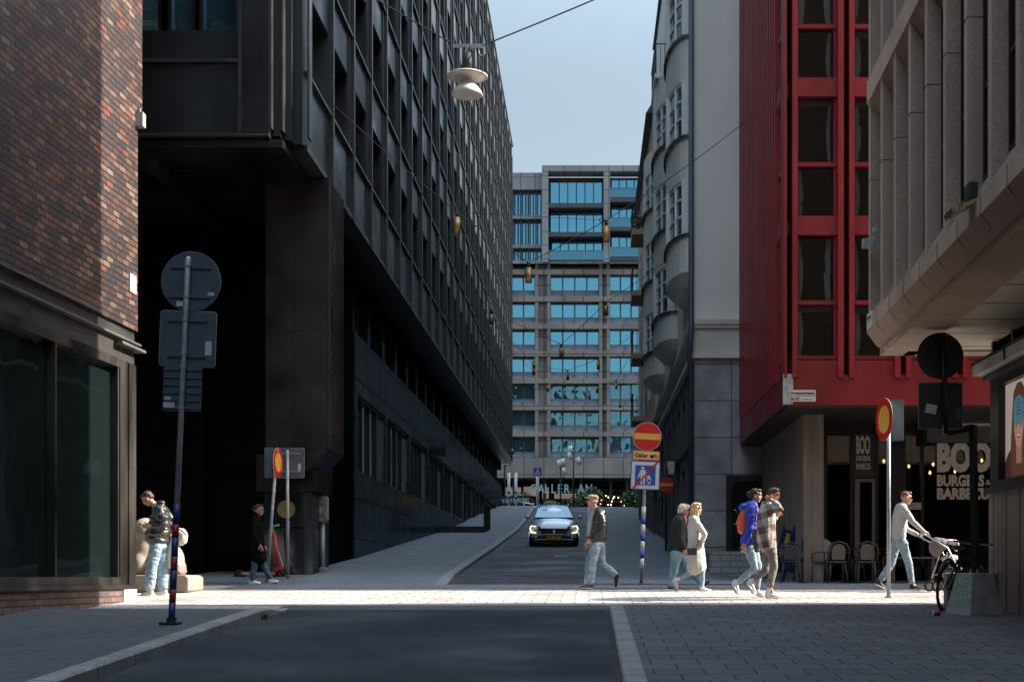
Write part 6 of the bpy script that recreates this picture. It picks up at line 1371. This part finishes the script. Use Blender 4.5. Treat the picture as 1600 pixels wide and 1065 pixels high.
class Person:
    def __init__(s, base, d, label, group=None, face=1, skin='skin', dy=0.0):
        s.d = d; s.q = d / F; s.face = face; s.skin = M[skin]
        x_ = (base[0] - CX) * s.q; s.gz = -(base[1] - CY) * s.q
        s.root = empty('person', (x_, d, s.gz), label, 'person', group); s.bx = base[0]; s.by = base[1]
        s.body = MB()
    def p(s, px_, py_, y=0.0): return Vector(((px_ - s.bx) * s.q, y, (s.by - py_) * s.q))
    def head(s, px_, py_, pitch=0, yaw=0, k=1.0):
        c = s.p(px_, py_); s.hc = c; s.hk = k
        m = Matrix.Rotation(R(90 - 90 * s.face + yaw), 3, 'Z') @ Matrix.Rotation(R(pitch), 3, 'Y'); s.hm = m
        H = lambda x, y, z: c + m @ Vector((x, y, z)) * k
        e = lambda x, y, z, r: s.body.ell(H(x, y, z), tuple(a * k for a in r), m, 18, 12)
        e(-.012, 0, .025, (.092, .074, .092)); e(.022, 0, -.03, (.066, .058, .085)); e(.045, 0, -.085, (.035, .038, .028)); e(.075, 0, .035, (.018, .045, .03))
        e(.093, 0, -.022, (.020, .011, .017)); e(.088, 0, .0, (.012, .009, .022)); e(.080, 0, -.058, (.014, .024, .010))
        for sy in (-1, 1): e(-.005, sy * .074, -.01, (.020, .010, .032)); e(.055, sy * .036, -.03, (.028, .022, .03)); e(.082, sy * .03, .018, (.008, .02, .006))
        s.H = H
    def neck(s, a, b=None, r=.052):
        chain(s.body, [s.H(-.015, 0, -.06), s.p(*a), (s.p(*a) * .5 + s.p(*b) * .5) if b else s.p(*a) + Vector((0, 0, -.05))], [r, r, r * 1.25])
    def limb(s, mb, pts, r, y, flat=1.0): chain(mb, [s.p(a[0], a[1], (a[2] if len(a) > 2 else y)) for a in pts], r, [q * flat for q in r])
    def hand(s, w, dirv, y, curl=25, palm_dir=None, spread=1.0, thumb=1):
        """palm, four unequal bent fingers and a thumb; w wrist pixel, dirv direction in the picture plane"""
        W = s.p(w[0], w[1], y); D = Vector((dirv[0], dirv[2] if len(dirv) > 2 else 0, -dirv[1])).normalized()
        pd = palm_dir or Vector((0, 1, 0)); side = D.cross(pd).normalized(); up = pd     # side: across the fingers
        chain(s.body, [W - D * .02, W + D * .03, W + D * .075], [.024, .036, .038], [.018, .016, .014])
        for i, (off, ln) in enumerate(((-.028, .062), (-.010, .072), (.009, .068), (.026, .052))):
            a = W + D * .08 + side * off * spread; c1 = math.cos(R(curl)); s1 = math.sin(R(curl)); b = a + (D * c1 + up * s1) * ln * .5; c2 = math.cos(R(curl * 2.2)); s2 = math.sin(R(curl * 2.2)); c_1 = b + (D * c2 + up * s2) * ln * .5
            chain(s.body, [a, b, c_1], [.0095, .009, .0078], n=8)
        a = W + D * .025 + side * (-.03) * thumb; b = a + (D * .6 - side * .8 * thumb) * .035; chain(s.body, [a, b, b + D * .03], [.011, .0105, .009], n=8)
    def leg(s, hip, kn, an, toe, y, trousers, r=(.085, .062, .045), heel=None, shoe=None, loose=1.0, ry=None, sole=None, hem=1.0):
        q = y
        chain(s.body, [s.p(*hip, y), s.p(*kn, y), s.p(*an, y)], [r[0] * .8, r[1] * .75, r[2] * .7])
        h, k, a = s.p(*hip, y), s.p(*kn, y), s.p(*an, y)
        chain(trousers, [h, h.lerp(k, .5), k, k.lerp(a, .45), a.lerp(k, .06)], [r[0] * loose, (r[0] * .95 + r[1]) * .5 * loose, r[1] * loose, (r[1] * .45 + r[2] * .62) * loose * .98 , r[2] * loose * hem])
        # foot and shoe
        t = s.p(*toe, y); hl = s.p(*heel, y) if heel else a + Vector((-s.face * .05, 0, -.07))
        chain(s.body, [a, (t + hl) / 2 + Vector((0, 0, .02)), t.lerp(hl, .25)], [.035, .03, .025])
        if shoe:
            D = (t - hl).normalized(); N = Vector((-D.z, 0, D.x));
            if N.z < 0: N = -N
            if heel and N.dot(a - hl) < 0: N = -N
            sh = MB(); L_ = (t - hl).length
            pts = [hl + D * .03 + N * .045, hl + D * L_ * .35 + N * .045, hl + D * L_ * .62 + N * .032, hl + D * (L_ - .03) + N * .026]
            chain(sh, pts, [.042, .045, .034, .026], [.036, .04, .046, .036]); chain(sh, [hl + D * .035 + N * .05, a.lerp(hl + D * .035 + N * .05, .25)], [.042, .04])
            o_ = remesh(sh, 'shoe', shoe, .009, s.root, 3)
            so_ = MB(); chain(so_, [hl + D * .03 + N * .012, hl + D * L_ * .5 + N * .012, hl + D * (L_ - .03) + N * .012], [.014, .014, .013], [.042, .05, .042]); sp2 = so_.build('sole', sole or M['sign_whiteb'], o_)
    def finish(s, extra=None):
        c, m, k = s.hc, s.hm, s.hk; mi = m.inverted()
        o_ = remesh(s.body, 'body', [s.skin, M['eye'], M['lip']], .0085, s.root, 2)
        for p_ in o_.data.polygons:
            q = mi @ (p_.center - c) / k
            if q.x > .055 and abs(abs(q.y) - .030) < .016 and abs(q.z - .004) < .0075: p_.material_index = 1
            elif q.x > .055 and abs(abs(q.y) - .030) < .020 and abs(q.z - .026) < .005: p_.material_index = 1
            elif q.x > .065 and abs(q.y) < .022 and abs(q.z + .056) < .007: p_.material_index = 2
        return o_
    def cloth(s, mb, name, m, amp=.008, f=(12, 12, 20), vox=.012, seed=0, smooth=3): return remesh(mb, name, m, vox, s.root, smooth, folds(amp, f, seed))
    def hair(s, parts, m, amp=.011, f=(48, 48, 30), name='hair'):
        t = MB()
        for (x, y, z, r) in parts: t.ell(s.H(x, y, z), tuple(a * s.hk for a in r), s.hm, 18, 12)
        return remesh(t, name, m, .009, s.root, 2, folds(amp, f))
    def glasses(s, m):
        t = MB()
        for sy in (-1, 1):
            t.tube([s.H(.092 + 0, sy * .032 + .022 * math.cos(k * .524), .004 + .018 * math.sin(k * .524)) for k in range(13)], .004, 5); t.tube([s.H(.09, sy * .054, .008), s.H(.0, sy * .08, .008)], .004, 5); t.add([s.H(.091, sy * .032 + .022 * math.cos(k * .785), .004 + .018 * math.sin(k * .785)) for k in range(8)], [tuple(range(8))])
        t.tube([s.H(.095, -.012, .006), s.H(.095, .012, .006)], .004, 5); t.build('glasses', m, s.root)
denim = jeans('pale_denim', (.24, .32, .37)); denim2 = jeans('light_blue_denim', (.20, .33, .40)); denim3 = jeans('dark_denim', (.035, .07, .13))
sh_white = mat('shoe_white', (.62, .61, .58), .6, var=.06); sh_black = mat('shoe_black', (.02, .02, .022), .6); sh_brown = mat('shoe_brown', (.10, .075, .055), .6); leather = mat('black_leather', (.022, .020, .018), .38, var=.3, vscale=14, spec=.7)
HB = lambda nm, c: mat(nm, c, .6, var=.35, vscale=26, stretch=(1, 1, .4))

# 1 man looking at his phone
p = Person((247, 931), 24.2, 'man in a black puffer jacket looking down at his phone by the lion statue', face=-1)
p.head(231, 779, 38); p.neck((243, 790), (250, 795))
chain(p.body, [p.p(250, 798), p.p(252, 825), p.p(252, 850)], [.09, .1, .09], [.14, .13, .14])
arm = MB(); J = MB()
for y in (-.2, .2):
    p.limb(p.body, [(255, 801), (264, 822), (236, 821)], [.045, .038, .028], y); p.limb(J, [(255, 801, y * .9), (262, 812, y * 1.15), (264, 823, y * 1.1), (250, 823, y * .9), (237, 821, y * .55)], [.085, .088, .08, .068, .055], y)
    p.limb(p.body, [(250, 822, y * .9), (236, 821, y * .55)], [.03, .026], y)
    p.hand((235, 821), (-1, .1, 0), y * .42, 30, Vector((0, -1 if y > 0 else 1, 0)))
chain(J, [p.p(251, 796), p.p(251, 808), p.p(249, 822), p.p(247, 834), p.p(246, 841)], [.13, .17, .19, .22, .215], [.19, .225, .22, .22, .21])
chain(J, [p.p(252, 787), p.p(252, 795)], [.075, .10], [.075, .1])
def puff(v, n_): return v + n_ * (.012 * math.sin(v.z * 48 + 2.2 * noise.noise(v * 5)) + .016 * noise.noise(v * 13))
remesh(J, 'jacket', mat('black_puffer', (.026, .024, .021), .36, var=.25, vscale=10, spec=.7), .012, p.root, 3, puff)
T = MB(); chain(T, [p.p(250, 842), p.p(250, 852)], [.13, .13], [.17, .17])
p.leg((247, 852), (240, 884), (236, 919), (222, 930), -.09, T, (.105, .088, .08), heel=(243, 930), shoe=sh_white, hem=1.0, loose=1.1)
p.leg((253, 852), (252, 885), (252, 919), (240, 928), .09, T, (.105, .088, .08), heel=(259, 929), shoe=sh_white, loose=1.1)
p.cloth(T, 'trousers', denim, .013, (12, 12, 26)); p.finish()
p.hair([(-.03, 0, .055, (.088, .08, .075)), (-.07, 0, .01, (.045, .07, .06)), (.04, 0, .095, (.05, .06, .03))], HB('hair_brown', (.07, .035, .02)))
t = MB(); c = p.p(221, 818); t.hexa([(c.x - .03, -.035, c.z), (c.x + .05, -.035, c.z - .045), (c.x + .05, .035, c.z - .045), (c.x - .03, .035, c.z), (c.x - .025, -.035, c.z + .01), (c.x + .055, -.035, c.z - .035), (c.x + .055, .035, c.z - .035), (c.x - .025, .035, c.z + .01)]); o = t.build('phone', M['rubber']); o.location = p.root.location; tag(o, 'dark phone held by the man in the black puffer jacket', 'phone')
t = MB(); t.ell(p.p(281, 838, .12), (.10, .12, .15)); t.ell(p.p(274, 832, .1), (.1, .1, .1)); chain(t, [p.p(266, 842, .1), p.p(267, 862, .1), p.p(270, 882, .08)], [.10, .12, .12], [.07, .08, .07]); o = remesh(t, 'bag', mat('cream_bag', (.52, .49, .42), .8, var=.1, vscale=8), .014, None, 3, folds(.012)); o.location = p.root.location; tag(o, 'cream cloth bag hanging behind the man in the black puffer jacket', 'bag')
t = MB(); t.tube([p.p(276, 824, -.0), p.p(284, 828, -.0), p.p(291, 836, .02)], .012, 6); st_ = t.build('strap', M['rubber'], o)
# 2 woman in a long black coat
p = Person((411, 914), 28.7, 'woman in a long black coat and glasses in front of the red scooter', face=1, skin='skin_dark'); p.head(404.5, 796.5, 4); p.neck((402, 806), (401, 812))
chain(p.body, [p.p(401, 815), p.p(402, 850)], [.08, .09], [.14, .13]); J = MB()
for y in (-.18, .18): p.limb(J, [(400, 814), (399, 832), (407, 850)], [.062, .056, .05], y); p.limb(p.body, [(400, 814), (399, 832), (410, 853)], [.04, .035, .026], y); p.hand((409, 852), (.6, 1), y, 30)
chain(J, [p.p(401, 810), p.p(402, 825), p.p(403, 845), p.p(403, 862), p.p(404, 872)], [.10, .125, .13, .15, .165], [.17, .19, .17, .19, .2]); chain(J, [p.p(402, 803), p.p(401, 810)], [.065, .08]); p.cloth(J, 'coat', mat('black_coat', (.003, .003, .0035), .9, spec=.08), .008)
T = MB(); p.leg((402, 856), (399, 886), (395, 906), (410, 912), -.08, T, (.085, .066, .05), heel=(390, 912.5), shoe=sh_white, sole=M['sign_whiteb']); p.leg((405, 856), (411, 884), (422, 903), (435, 909), .08, T, (.085, .066, .05), heel=(418, 912), shoe=sh_white)
p.cloth(T, 'trousers', denim3, .008); p.finish(); p.hair([(-.03, 0, .045, (.085, .08, .08)), (-.10, 0, .02, (.05, .05, .045)), (.02, 0, .085, (.06, .062, .035))], HB('hair_black', (.012, .009, .008))); p.glasses(M['rubber'])
# 3 man in the flat cap
p = Person((924, 919), 26.5, 'man in a patterned flat cap, black leather jacket and ripped pale jeans walking left', face=-1); p.head(925.5, 782, -2, 8); p.neck((931, 795), (935, 801), .056)
chain(p.body, [p.p(936, 803), p.p(936, 825), p.p(934, 846)], [.1, .11, .1], [.15, .14, .14]); J = MB()
p.limb(J, [(938, 803, -.17), (941, 816, -.22), (941, 828, -.22), (932, 838, -.2), (925, 843, -.18)], [.075, .070, .062, .056, .05], -.2); p.limb(p.body, [(938, 803, -.17), (941, 828, -.22), (925, 843, -.18)], [.045, .038, .028], -.2); p.hand((925, 843), (-.8, .6), -.18, 40)
p.limb(J, [(931, 804, .17), (925, 822, .2), (920, 842, .16)], [.07, .06, .05], .2); p.limb(p.body, [(931, 804, .17), (925, 822, .2), (918, 846, .16)], [.045, .038, .027], .2); p.hand((918, 846), (-.1, 1), .16, 14)
chain(J, [p.p(937, 801), p.p(937, 812), p.p(936, 826), p.p(935, 838), p.p(934, 841)], [.11, .145, .15, .155, .15], [.17, .2, .19, .185, .18]); chain(J, [p.p(933, 795), p.p(936, 800)], [.07, .09]); p.cloth(J, 'jacket', leather, .013, (16, 16, 24))
t = MB(); chain(t, [p.p(927, 799), p.p(923, 815), p.p(921, 835)], [.045, .055, .05], [.06, .06, .05]); p.cloth(t, 'shirt', mat('grey_shirt', (.35, .34, .33), .8), .004)
T = MB(); chain(T, [p.p(934, 842), p.p(934, 850)], [.13, .13], [.16, .16])
p.leg((931, 850), (926, 879), (923, 910), (905, 919), -.08, T, (.105, .078, .068), heel=(928, 919), shoe=sh_brown, hem=1.05); p.leg((937, 850), (941, 880), (962, 897), (964, 918), .09, T, (.105, .074, .06), heel=(968, 896), shoe=sh_black, sole=M['rubber'])
p.cloth(T, 'trousers', denim, .012, (12, 12, 26)); p.finish()
t = MB()
for zz in (880, 875): t.ell(p.p(919.5 + (zz == 875), zz, -.08), (.012, .05, .02))
t.build('knee_tear', M['skin'], p.root)
p.hair([(-.055, 0, -.005, (.05, .074, .05))], HB('hair_white', (.60, .55, .48)), name='hair'); t = MB(); t.ell(p.H(-.01, 0, .075), (.115, .09, .045), p.hm); t.ell(p.H(.09, 0, .055), (.07, .06, .018), p.hm); t.ell(p.H(-.05, 0, .06), (.075, .085, .055), p.hm)
capm = mat('patterned_cap', (.38, .26, .17), .8, var=.7, vscale=22); remesh(t, 'cap', capm, .01, p.root, 2, folds(.004))
t = MB(); c = p.p(917, 860, .14); t.box(c.x - .01, c.x + .01, c.y - .035, c.y + .035, c.z - .07, c.z + .05); o = t.build('phone', M['rubber']); o.location = p.root.location; tag(o, 'dark phone in the lowered hand of the man in the flat cap', 'phone')
# 4 older woman, black jacket
p = Person((1060, 921), 26.9, 'woman with short white hair, black jacket and pink scarf beside the grey coat', face=1); p.head(1069, 797, 6); p.neck((1066, 806), (1063, 812))
chain(p.body, [p.p(1061, 815), p.p(1058, 862)], [.1, .11], [.15, .15]); J = MB()
for y in (-.2, .2): p.limb(J, [(1061, 814), (1061, 838), (1067, 856)], [.075, .068, .058], y); p.limb(p.body, [(1061, 814), (1061, 838), (1069, 860)], [.045, .04, .028], y); p.hand((1068, 859), (.5, 1), y, 30)
chain(J, [p.p(1062, 811), p.p(1060, 822), p.p(1059, 838), p.p(1058, 852), p.p(1058, 857)], [.12, .155, .165, .18, .18], [.17, .21, .2, .21, .2]); chain(J, [p.p(1065, 805), p.p(1062, 812)], [.075, .1]); p.cloth(J, 'jacket', mat('black_soft_jacket', (.016, .016, .018), .8), .01)
t = MB(); chain(t, [p.p(1068, 807), p.p(1070, 813), p.p(1069, 825)], [.06, .05, .03], [.07, .06, .04]); p.cloth(t, 'scarf', mat('coral_scarf', (.60, .20, .18), .8), .006)
T = MB(); chain(T, [p.p(1058, 856), p.p(1058, 864)], [.15, .15], [.18, .18]); p.leg((1056, 864), (1053, 890), (1048, 915), (1066, 921), -.09, T, (.115, .082, .065), heel=(1043, 921), shoe=sh_brown, sole=M['rubber']); p.leg((1062, 864), (1077, 887), (1096, 909), (1112, 907), .09, T, (.115, .08, .062), heel=(1098, 918), shoe=sh_brown, sole=M['rubber'])
p.cloth(T, 'trousers', denim2, .007); p.finish(); p.hair([(-.025, 0, .045, (.10, .092, .085)), (-.07, 0, -.02, (.06, .08, .07)), (.05, 0, .085, (.05, .07, .035))], HB('hair_silver', (.66, .60, .50)), .009); p.glasses(M['rubber'])
# 5 woman in the grey coat
p = Person((1084, 925), 26.0, 'long haired blonde woman in a light grey coat and white sneakers with black bag', face=1); p.head(1088, 795, 0, -18); p.neck((1086, 805), (1084, 811), .048)
chain(p.body, [p.p(1084, 814), p.p(1085, 862)], [.085, .1], [.14, .14]); J = MB()
p.limb(J, [(1084, 812, -.16), (1092, 824, -.21), (1100, 835, -.21), (1096, 845, -.19)], [.066, .064, .058, .05], -.2); p.limb(p.body, [(1084, 812, -.16), (1100, 835, -.21), (1095, 848, -.19)], [.04, .036, .025], -.2); p.hand((1095, 847), (-.3, 1), -.19, 40)
p.limb(J, [(1088, 813, .17), (1093, 832, .2), (1098, 848, .17)], [.06, .055, .048], .2); p.limb(p.body, [(1088, 813, .17), (1093, 832, .2), (1099, 853, .17)], [.04, .035, .025], .2); p.hand((1099, 853), (.1, 1), .17, 20)
chain(J, [p.p(1084, 810), p.p(1085, 822), p.p(1086, 842), p.p(1087, 862), p.p(1088, 880), p.p(1088, 886)], [.10, .13, .135, .165, .185, .19], [.16, .185, .18, .2, .22, .22]); p.cloth(J, 'coat', mat('light_grey_coat', (.46, .44, .40), .85, var=.08), .010, (10, 10, 9))
t = MB(); chain(t, [p.p(1090, 870), p.p(1091, 886), p.p(1092, 890)], [.12, .14, .14], [.15, .17, .17]); p.cloth(t, 'dress', mat('black_dress', (.012, .012, .013), .8), .006)
T = MB(); p.leg((1084, 866), (1080, 894), (1064, 903), (1057, 924), .08, T, (.095, .062, .045), heel=(1050, 905), shoe=sh_white); p.leg((1090, 866), (1096, 892), (1096, 915), (1112, 924), -.08, T, (.095, .062, .046), heel=(1093, 925), shoe=sh_white)
p.cloth(T, 'trousers', denim2, .006); p.finish(); hb = HB('hair_blonde', (.55, .38, .20)); p.hair([(-.02, 0, .045, (.09, .085, .08)), (-.055, 0, -.04, (.06, .08, .10)), (-.07, 0, -.14, (.05, .095, .12)), (-.075, .0, -.24, (.045, .095, .09)), (-.0, -.05, -.1, (.06, .035, .12)), (.03, 0, .09, (.06, .065, .03))], hb, .008, (50, 50, 8))
t = MB(); c = p.p(1079.5, 861.5, -.26); t.box(c.x - .085, c.x + .085, c.y - .035, c.y + .035, c.z - .065, c.z + .06); o = t.build('handbag', leather, bevel=.008); o.location = p.root.location; tag(o, 'small black rectangular bag at the hip of the woman in the grey coat', 'bag'); t = MB(); t.box(c.x - .087, c.x + .087, c.y - .04, c.y - .034, c.z - .0, c.z + .06); t.build('flap', leather, o); t = MB(); t.tube([c + Vector((.08, 0, .06)), p.p(1089, 840, -.22), p.p(1090, 815, -.14), p.p(1086, 810, .06)], .006, 5); t.build('strap', M['rubber'], o)
# 6 woman in the blue jacket
p = Person((1170, 932), 23.6, 'dark haired woman in a bright blue jacket with a coral backpack', face=1); p.head(1181, 774, 4, -15, .98); p.neck((1178, 785), (1174, 791), .05)
chain(p.body, [p.p(1173, 795), p.p(1173, 850)], [.09, .1], [.14, .14]); J = MB()
p.limb(J, [(1172, 795, -.17), (1171, 812, -.21), (1168, 828, -.21), (1163, 848, -.18)], [.068, .064, .056, .046], -.2); p.limb(p.body, [(1172, 795, -.17), (1169, 825, -.21), (1161, 852, -.18)], [.04, .036, .025], -.2); p.hand((1161.5, 851), (-.2, 1), -.18, 25)
p.limb(J, [(1176, 795, .17), (1182, 815, .2), (1186, 833, .16)], [.062, .058, .048], .2); p.limb(p.body, [(1176, 795, .17), (1182, 815, .2), (1188, 838, .16)], [.04, .035, .025], .2); p.hand((1188, 837), (.3, 1), .16, 25)
chain(J, [p.p(1174, 790), p.p(1173, 800), p.p(1173, 815), p.p(1172, 832), p.p(1171, 846)], [.11, .14, .14, .145, .155], [.17, .2, .18, .18, .19]); t_ = J; t_.ell(p.p(1163, 792), (.10, .12, .07)); p.cloth(J, 'jacket', mat('royal_blue_jacket', (.018, .045, .42), .55, var=.15, spec=.6), .012)
T = MB(); chain(T, [p.p(1173, 846), p.p(1173, 856)], [.13, .12], [.16, .16]); p.leg((1170, 856), (1178, 887), (1153, 908), (1153, 931), -.08, T, (.105, .066, .048), heel=(1141, 908), shoe=sh_white); p.leg((1177, 856), (1186, 888), (1184, 919), (1197, 931), .08, T, (.105, .066, .048), heel=(1181, 931), shoe=sh_white)
p.cloth(T, 'trousers', denim, .008); p.finish(); hk = HB('hair_dark', (.03, .018, .013)); p.hair([(-.02, 0, .045, (.092, .085, .08)), (-.06, 0, -.01, (.06, .078, .06)), (-.11, 0, .02, (.05, .05, .05)), (.03, 0, .09, (.06, .062, .03))], hk, .012)
t = MB(); chain(t, [p.p(1163, 800, -.0), p.p(1160, 814), p.p(1160, 828)], [.07, .10, .085], [.13, .145, .13]); o = remesh(t, 'backpack', mat('coral_backpack', (.75, .10, .06), .7, var=.1, vscale=8), .012, None, 4, folds(.008)); o.location = p.root.location; tag(o, 'coral red drawstring backpack on the back of the woman in the blue jacket', 'backpack')
t = MB()
for y in (-.12, .12): t.tube([p.p(1162, 800, y), p.p(1170, 790, y * 1.1), p.p(1181, 797, y * 1.3), p.p(1182, 812, y * 1.35), p.p(1165, 832, y * 1.4)], .009, 5)
t.build('strap', mat('coral_backpack', (.75, .10, .06), .7), o)
t = MB(); chain(t, [p.p(1179, 828, -.24), p.p(1178, 842, -.24), p.p(1181, 860, -.22)], [.06, .075, .05], [.04, .05, .04]); o = remesh(t, 'folded_jacket', mat('black_grey_cloth', (.06, .06, .065), .8, var=.8, vscale=9), .012, None, 2, folds(.016)); o.location = p.root.location; tag(o, 'black and grey jacket carried between the two women on the right', 'jacket')
# 7 woman in the plaid shirt
p = Person((1200, 934), 22.9, 'woman in a brown and white plaid shirt with one hand raised to her hair', face=1); p.head(1209, 773, 8, -25, .98); p.neck((1204, 784), (1200, 790), .048)
chain(p.body, [p.p(1199, 795), p.p(1201, 852)], [.09, .1], [.14, .14]); J = MB()
p.limb(J, [(1196, 793, -.15), (1207, 797, -.22), (1217, 796, -.24), (1211, 789, -.22), (1206, 785, -.2)], [.068, .064, .058, .05, .045], -.2); p.limb(p.body, [(1196, 793, -.15), (1217, 796, -.24), (1203, 782, -.18)], [.042, .036, .025], -.2); p.hand((1204, 783), (-1, -.7), -.18, 30, Vector((0, 1, 0)))
p.limb(J, [(1202, 796, .16), (1208, 815, .2), (1214, 808, .17)], [.062, .056, .046], .2); p.limb(p.body, [(1202, 796, .16), (1208, 815, .2), (1217, 805, .16)], [.04, .035, .025], .2); p.hand((1217, 806), (.3, -1), .16, 25)
chain(J, [p.p(1199, 790), p.p(1198, 802), p.p(1197, 820), p.p(1197, 840), p.p(1199, 853)], [.11, .145, .155, .16, .13], [.165, .2, .19, .2, .19]); 
PL = bpy.data.materials.new('plaid_shirt'); PL.use_nodes = True; nt = PL.node_tree; n = nt.nodes; l = nt.links; tc = n.new('ShaderNodeTexCoord'); mp = n.new('ShaderNodeMapping'); mp.inputs['Rotation'].default_value = (0, R(14), 0); l.new(tc.outputs['Object'], mp.inputs[0]); sx_ = n.new('ShaderNodeSeparateXYZ'); l.new(mp.outputs[0], sx_.inputs[0])
fa = []
for k_, sc_ in ((0, 5.2), (2, 4.4)):
    m1 = n.new('ShaderNodeMath'); m1.operation = 'MULTIPLY'; m1.inputs[1].default_value = sc_; l.new(sx_.outputs[k_], m1.inputs[0]); m2 = n.new('ShaderNodeMath'); m2.operation = 'FRACT'; l.new(m1.outputs[0], m2.inputs[0]); m3 = n.new('ShaderNodeMath'); m3.operation = 'GREATER_THAN'; m3.inputs[1].default_value = .52; l.new(m2.outputs[0], m3.inputs[0]); fa.append(m3)
ad = n.new('ShaderNodeMath'); ad.operation = 'ADD'; l.new(fa[0].outputs[0], ad.inputs[0]); l.new(fa[1].outputs[0], ad.inputs[1]); hf = n.new('ShaderNodeMath'); hf.operation = 'MULTIPLY'; hf.inputs[1].default_value = .5; l.new(ad.outputs[0], hf.inputs[0])
rp_ = n.new('ShaderNodeValToRGB'); rp_.color_ramp.interpolation = 'CONSTANT'; e_ = rp_.color_ramp.elements; e_[0].position = 0; e_[0].color = (.50, .46, .42, 1); e_[1].position = .4; e_[1].color = (.27, .23, .21, 1); x3 = e_.new(.8); x3.color = (.14, .055, .04, 1); l.new(hf.outputs[0], rp_.inputs[0]); l.new(rp_.outputs[0], n['Principled BSDF'].inputs['Base Color']); n['Principled BSDF'].inputs['Roughness'].default_value = .85
p.cloth(J, 'shirt', PL, .014, (9, 9, 8))
T = MB(); chain(T, [p.p(1202, 848), p.p(1202, 858)], [.12, .115], [.16, .16]); gt = jeans('grey_trousers', (.20, .175, .155)); p.leg((1204, 858), (1208, 884), (1202, 916), (1220, 933), -.08, T, (.095, .07, .055), heel=(1194, 934), shoe=sh_white); p.leg((1200, 858), (1197, 890), (1179, 905), (1181, 931), .08, T, (.095, .066, .05), heel=(1166, 908), shoe=sh_white)
p.cloth(T, 'trousers', gt, .008); p.finish(); p.hair([(-.02, 0, .045, (.092, .085, .08)), (-.055, 0, -.04, (.06, .078, .09)), (-.05, 0, -.12, (.04, .07, .06)), (.03, 0, .09, (.06, .065, .032))], HB('hair_auburn', (.09, .04, .022)), .008, (50, 50, 10))
# 8 man pushing the pram
p = Person((1407, 920), 26.0, 'man in a light grey sweater and pale jeans pushing the pram', face=1); p.head(1416, 778, 4); p.neck((1412, 788), (1409, 793), .055)
chain(p.body, [p.p(1407, 796), p.p(1404, 842)], [.1, .11], [.15, .14]); J = MB()
for y, el, wr in ((-.2, (1422, 815), (1440, 831)), (.2, (1420, 826), (1437, 834))):
    p.limb(J, [(1409, 796, y * .85), ((1409 + el[0]) / 2, (796 + el[1]) / 2, y), (*el, y), (*wr, y * .9)], [.075, .066, .055, .042], y); p.limb(p.body, [(1409, 796, y * .85), (*el, y), (wr[0] + 1, wr[1] + .5, y * .9)], [.045, .04, .028], y); p.hand((wr[0], wr[1]), (1, .5), y * .9, 38, Vector((0, 0, -1)) + Vector((.2, .0, 0)))
chain(J, [p.p(1408, 793), p.p(1407, 805), p.p(1405, 820), p.p(1404, 838)], [.115, .14, .14, .135], [.17, .2, .185, .175]); chain(J, [p.p(1411, 788), p.p(1409, 793)], [.065, .09]); p.cloth(J, 'sweater', mat('light_grey_sweater', (.40, .385, .37), .85, var=.06), .009)
T = MB(); chain(T, [p.p(1404, 840), p.p(1404, 848)], [.125, .125], [.16, .16]); p.leg((1402, 848), (1394, 880), (1377, 906), (1386, 921), .09, T, (.10, .075, .058), heel=(1366, 911), shoe=sh_black, hem=1.05); p.leg((1408, 848), (1418, 879), (1423, 911), (1441, 920), -.09, T, (.10, .074, .055), heel=(1420, 921), shoe=sh_black)
p.cloth(T, 'trousers', denim, .009); p.finish(); p.hair([(-.02, 0, .07, (.088, .076, .058)), (.045, 0, .10, (.045, .055, .028)), (-.06, 0, .03, (.04, .066, .05))], HB('hair_light_brown', (.13, .07, .04))); p.glasses(M['rubber'])
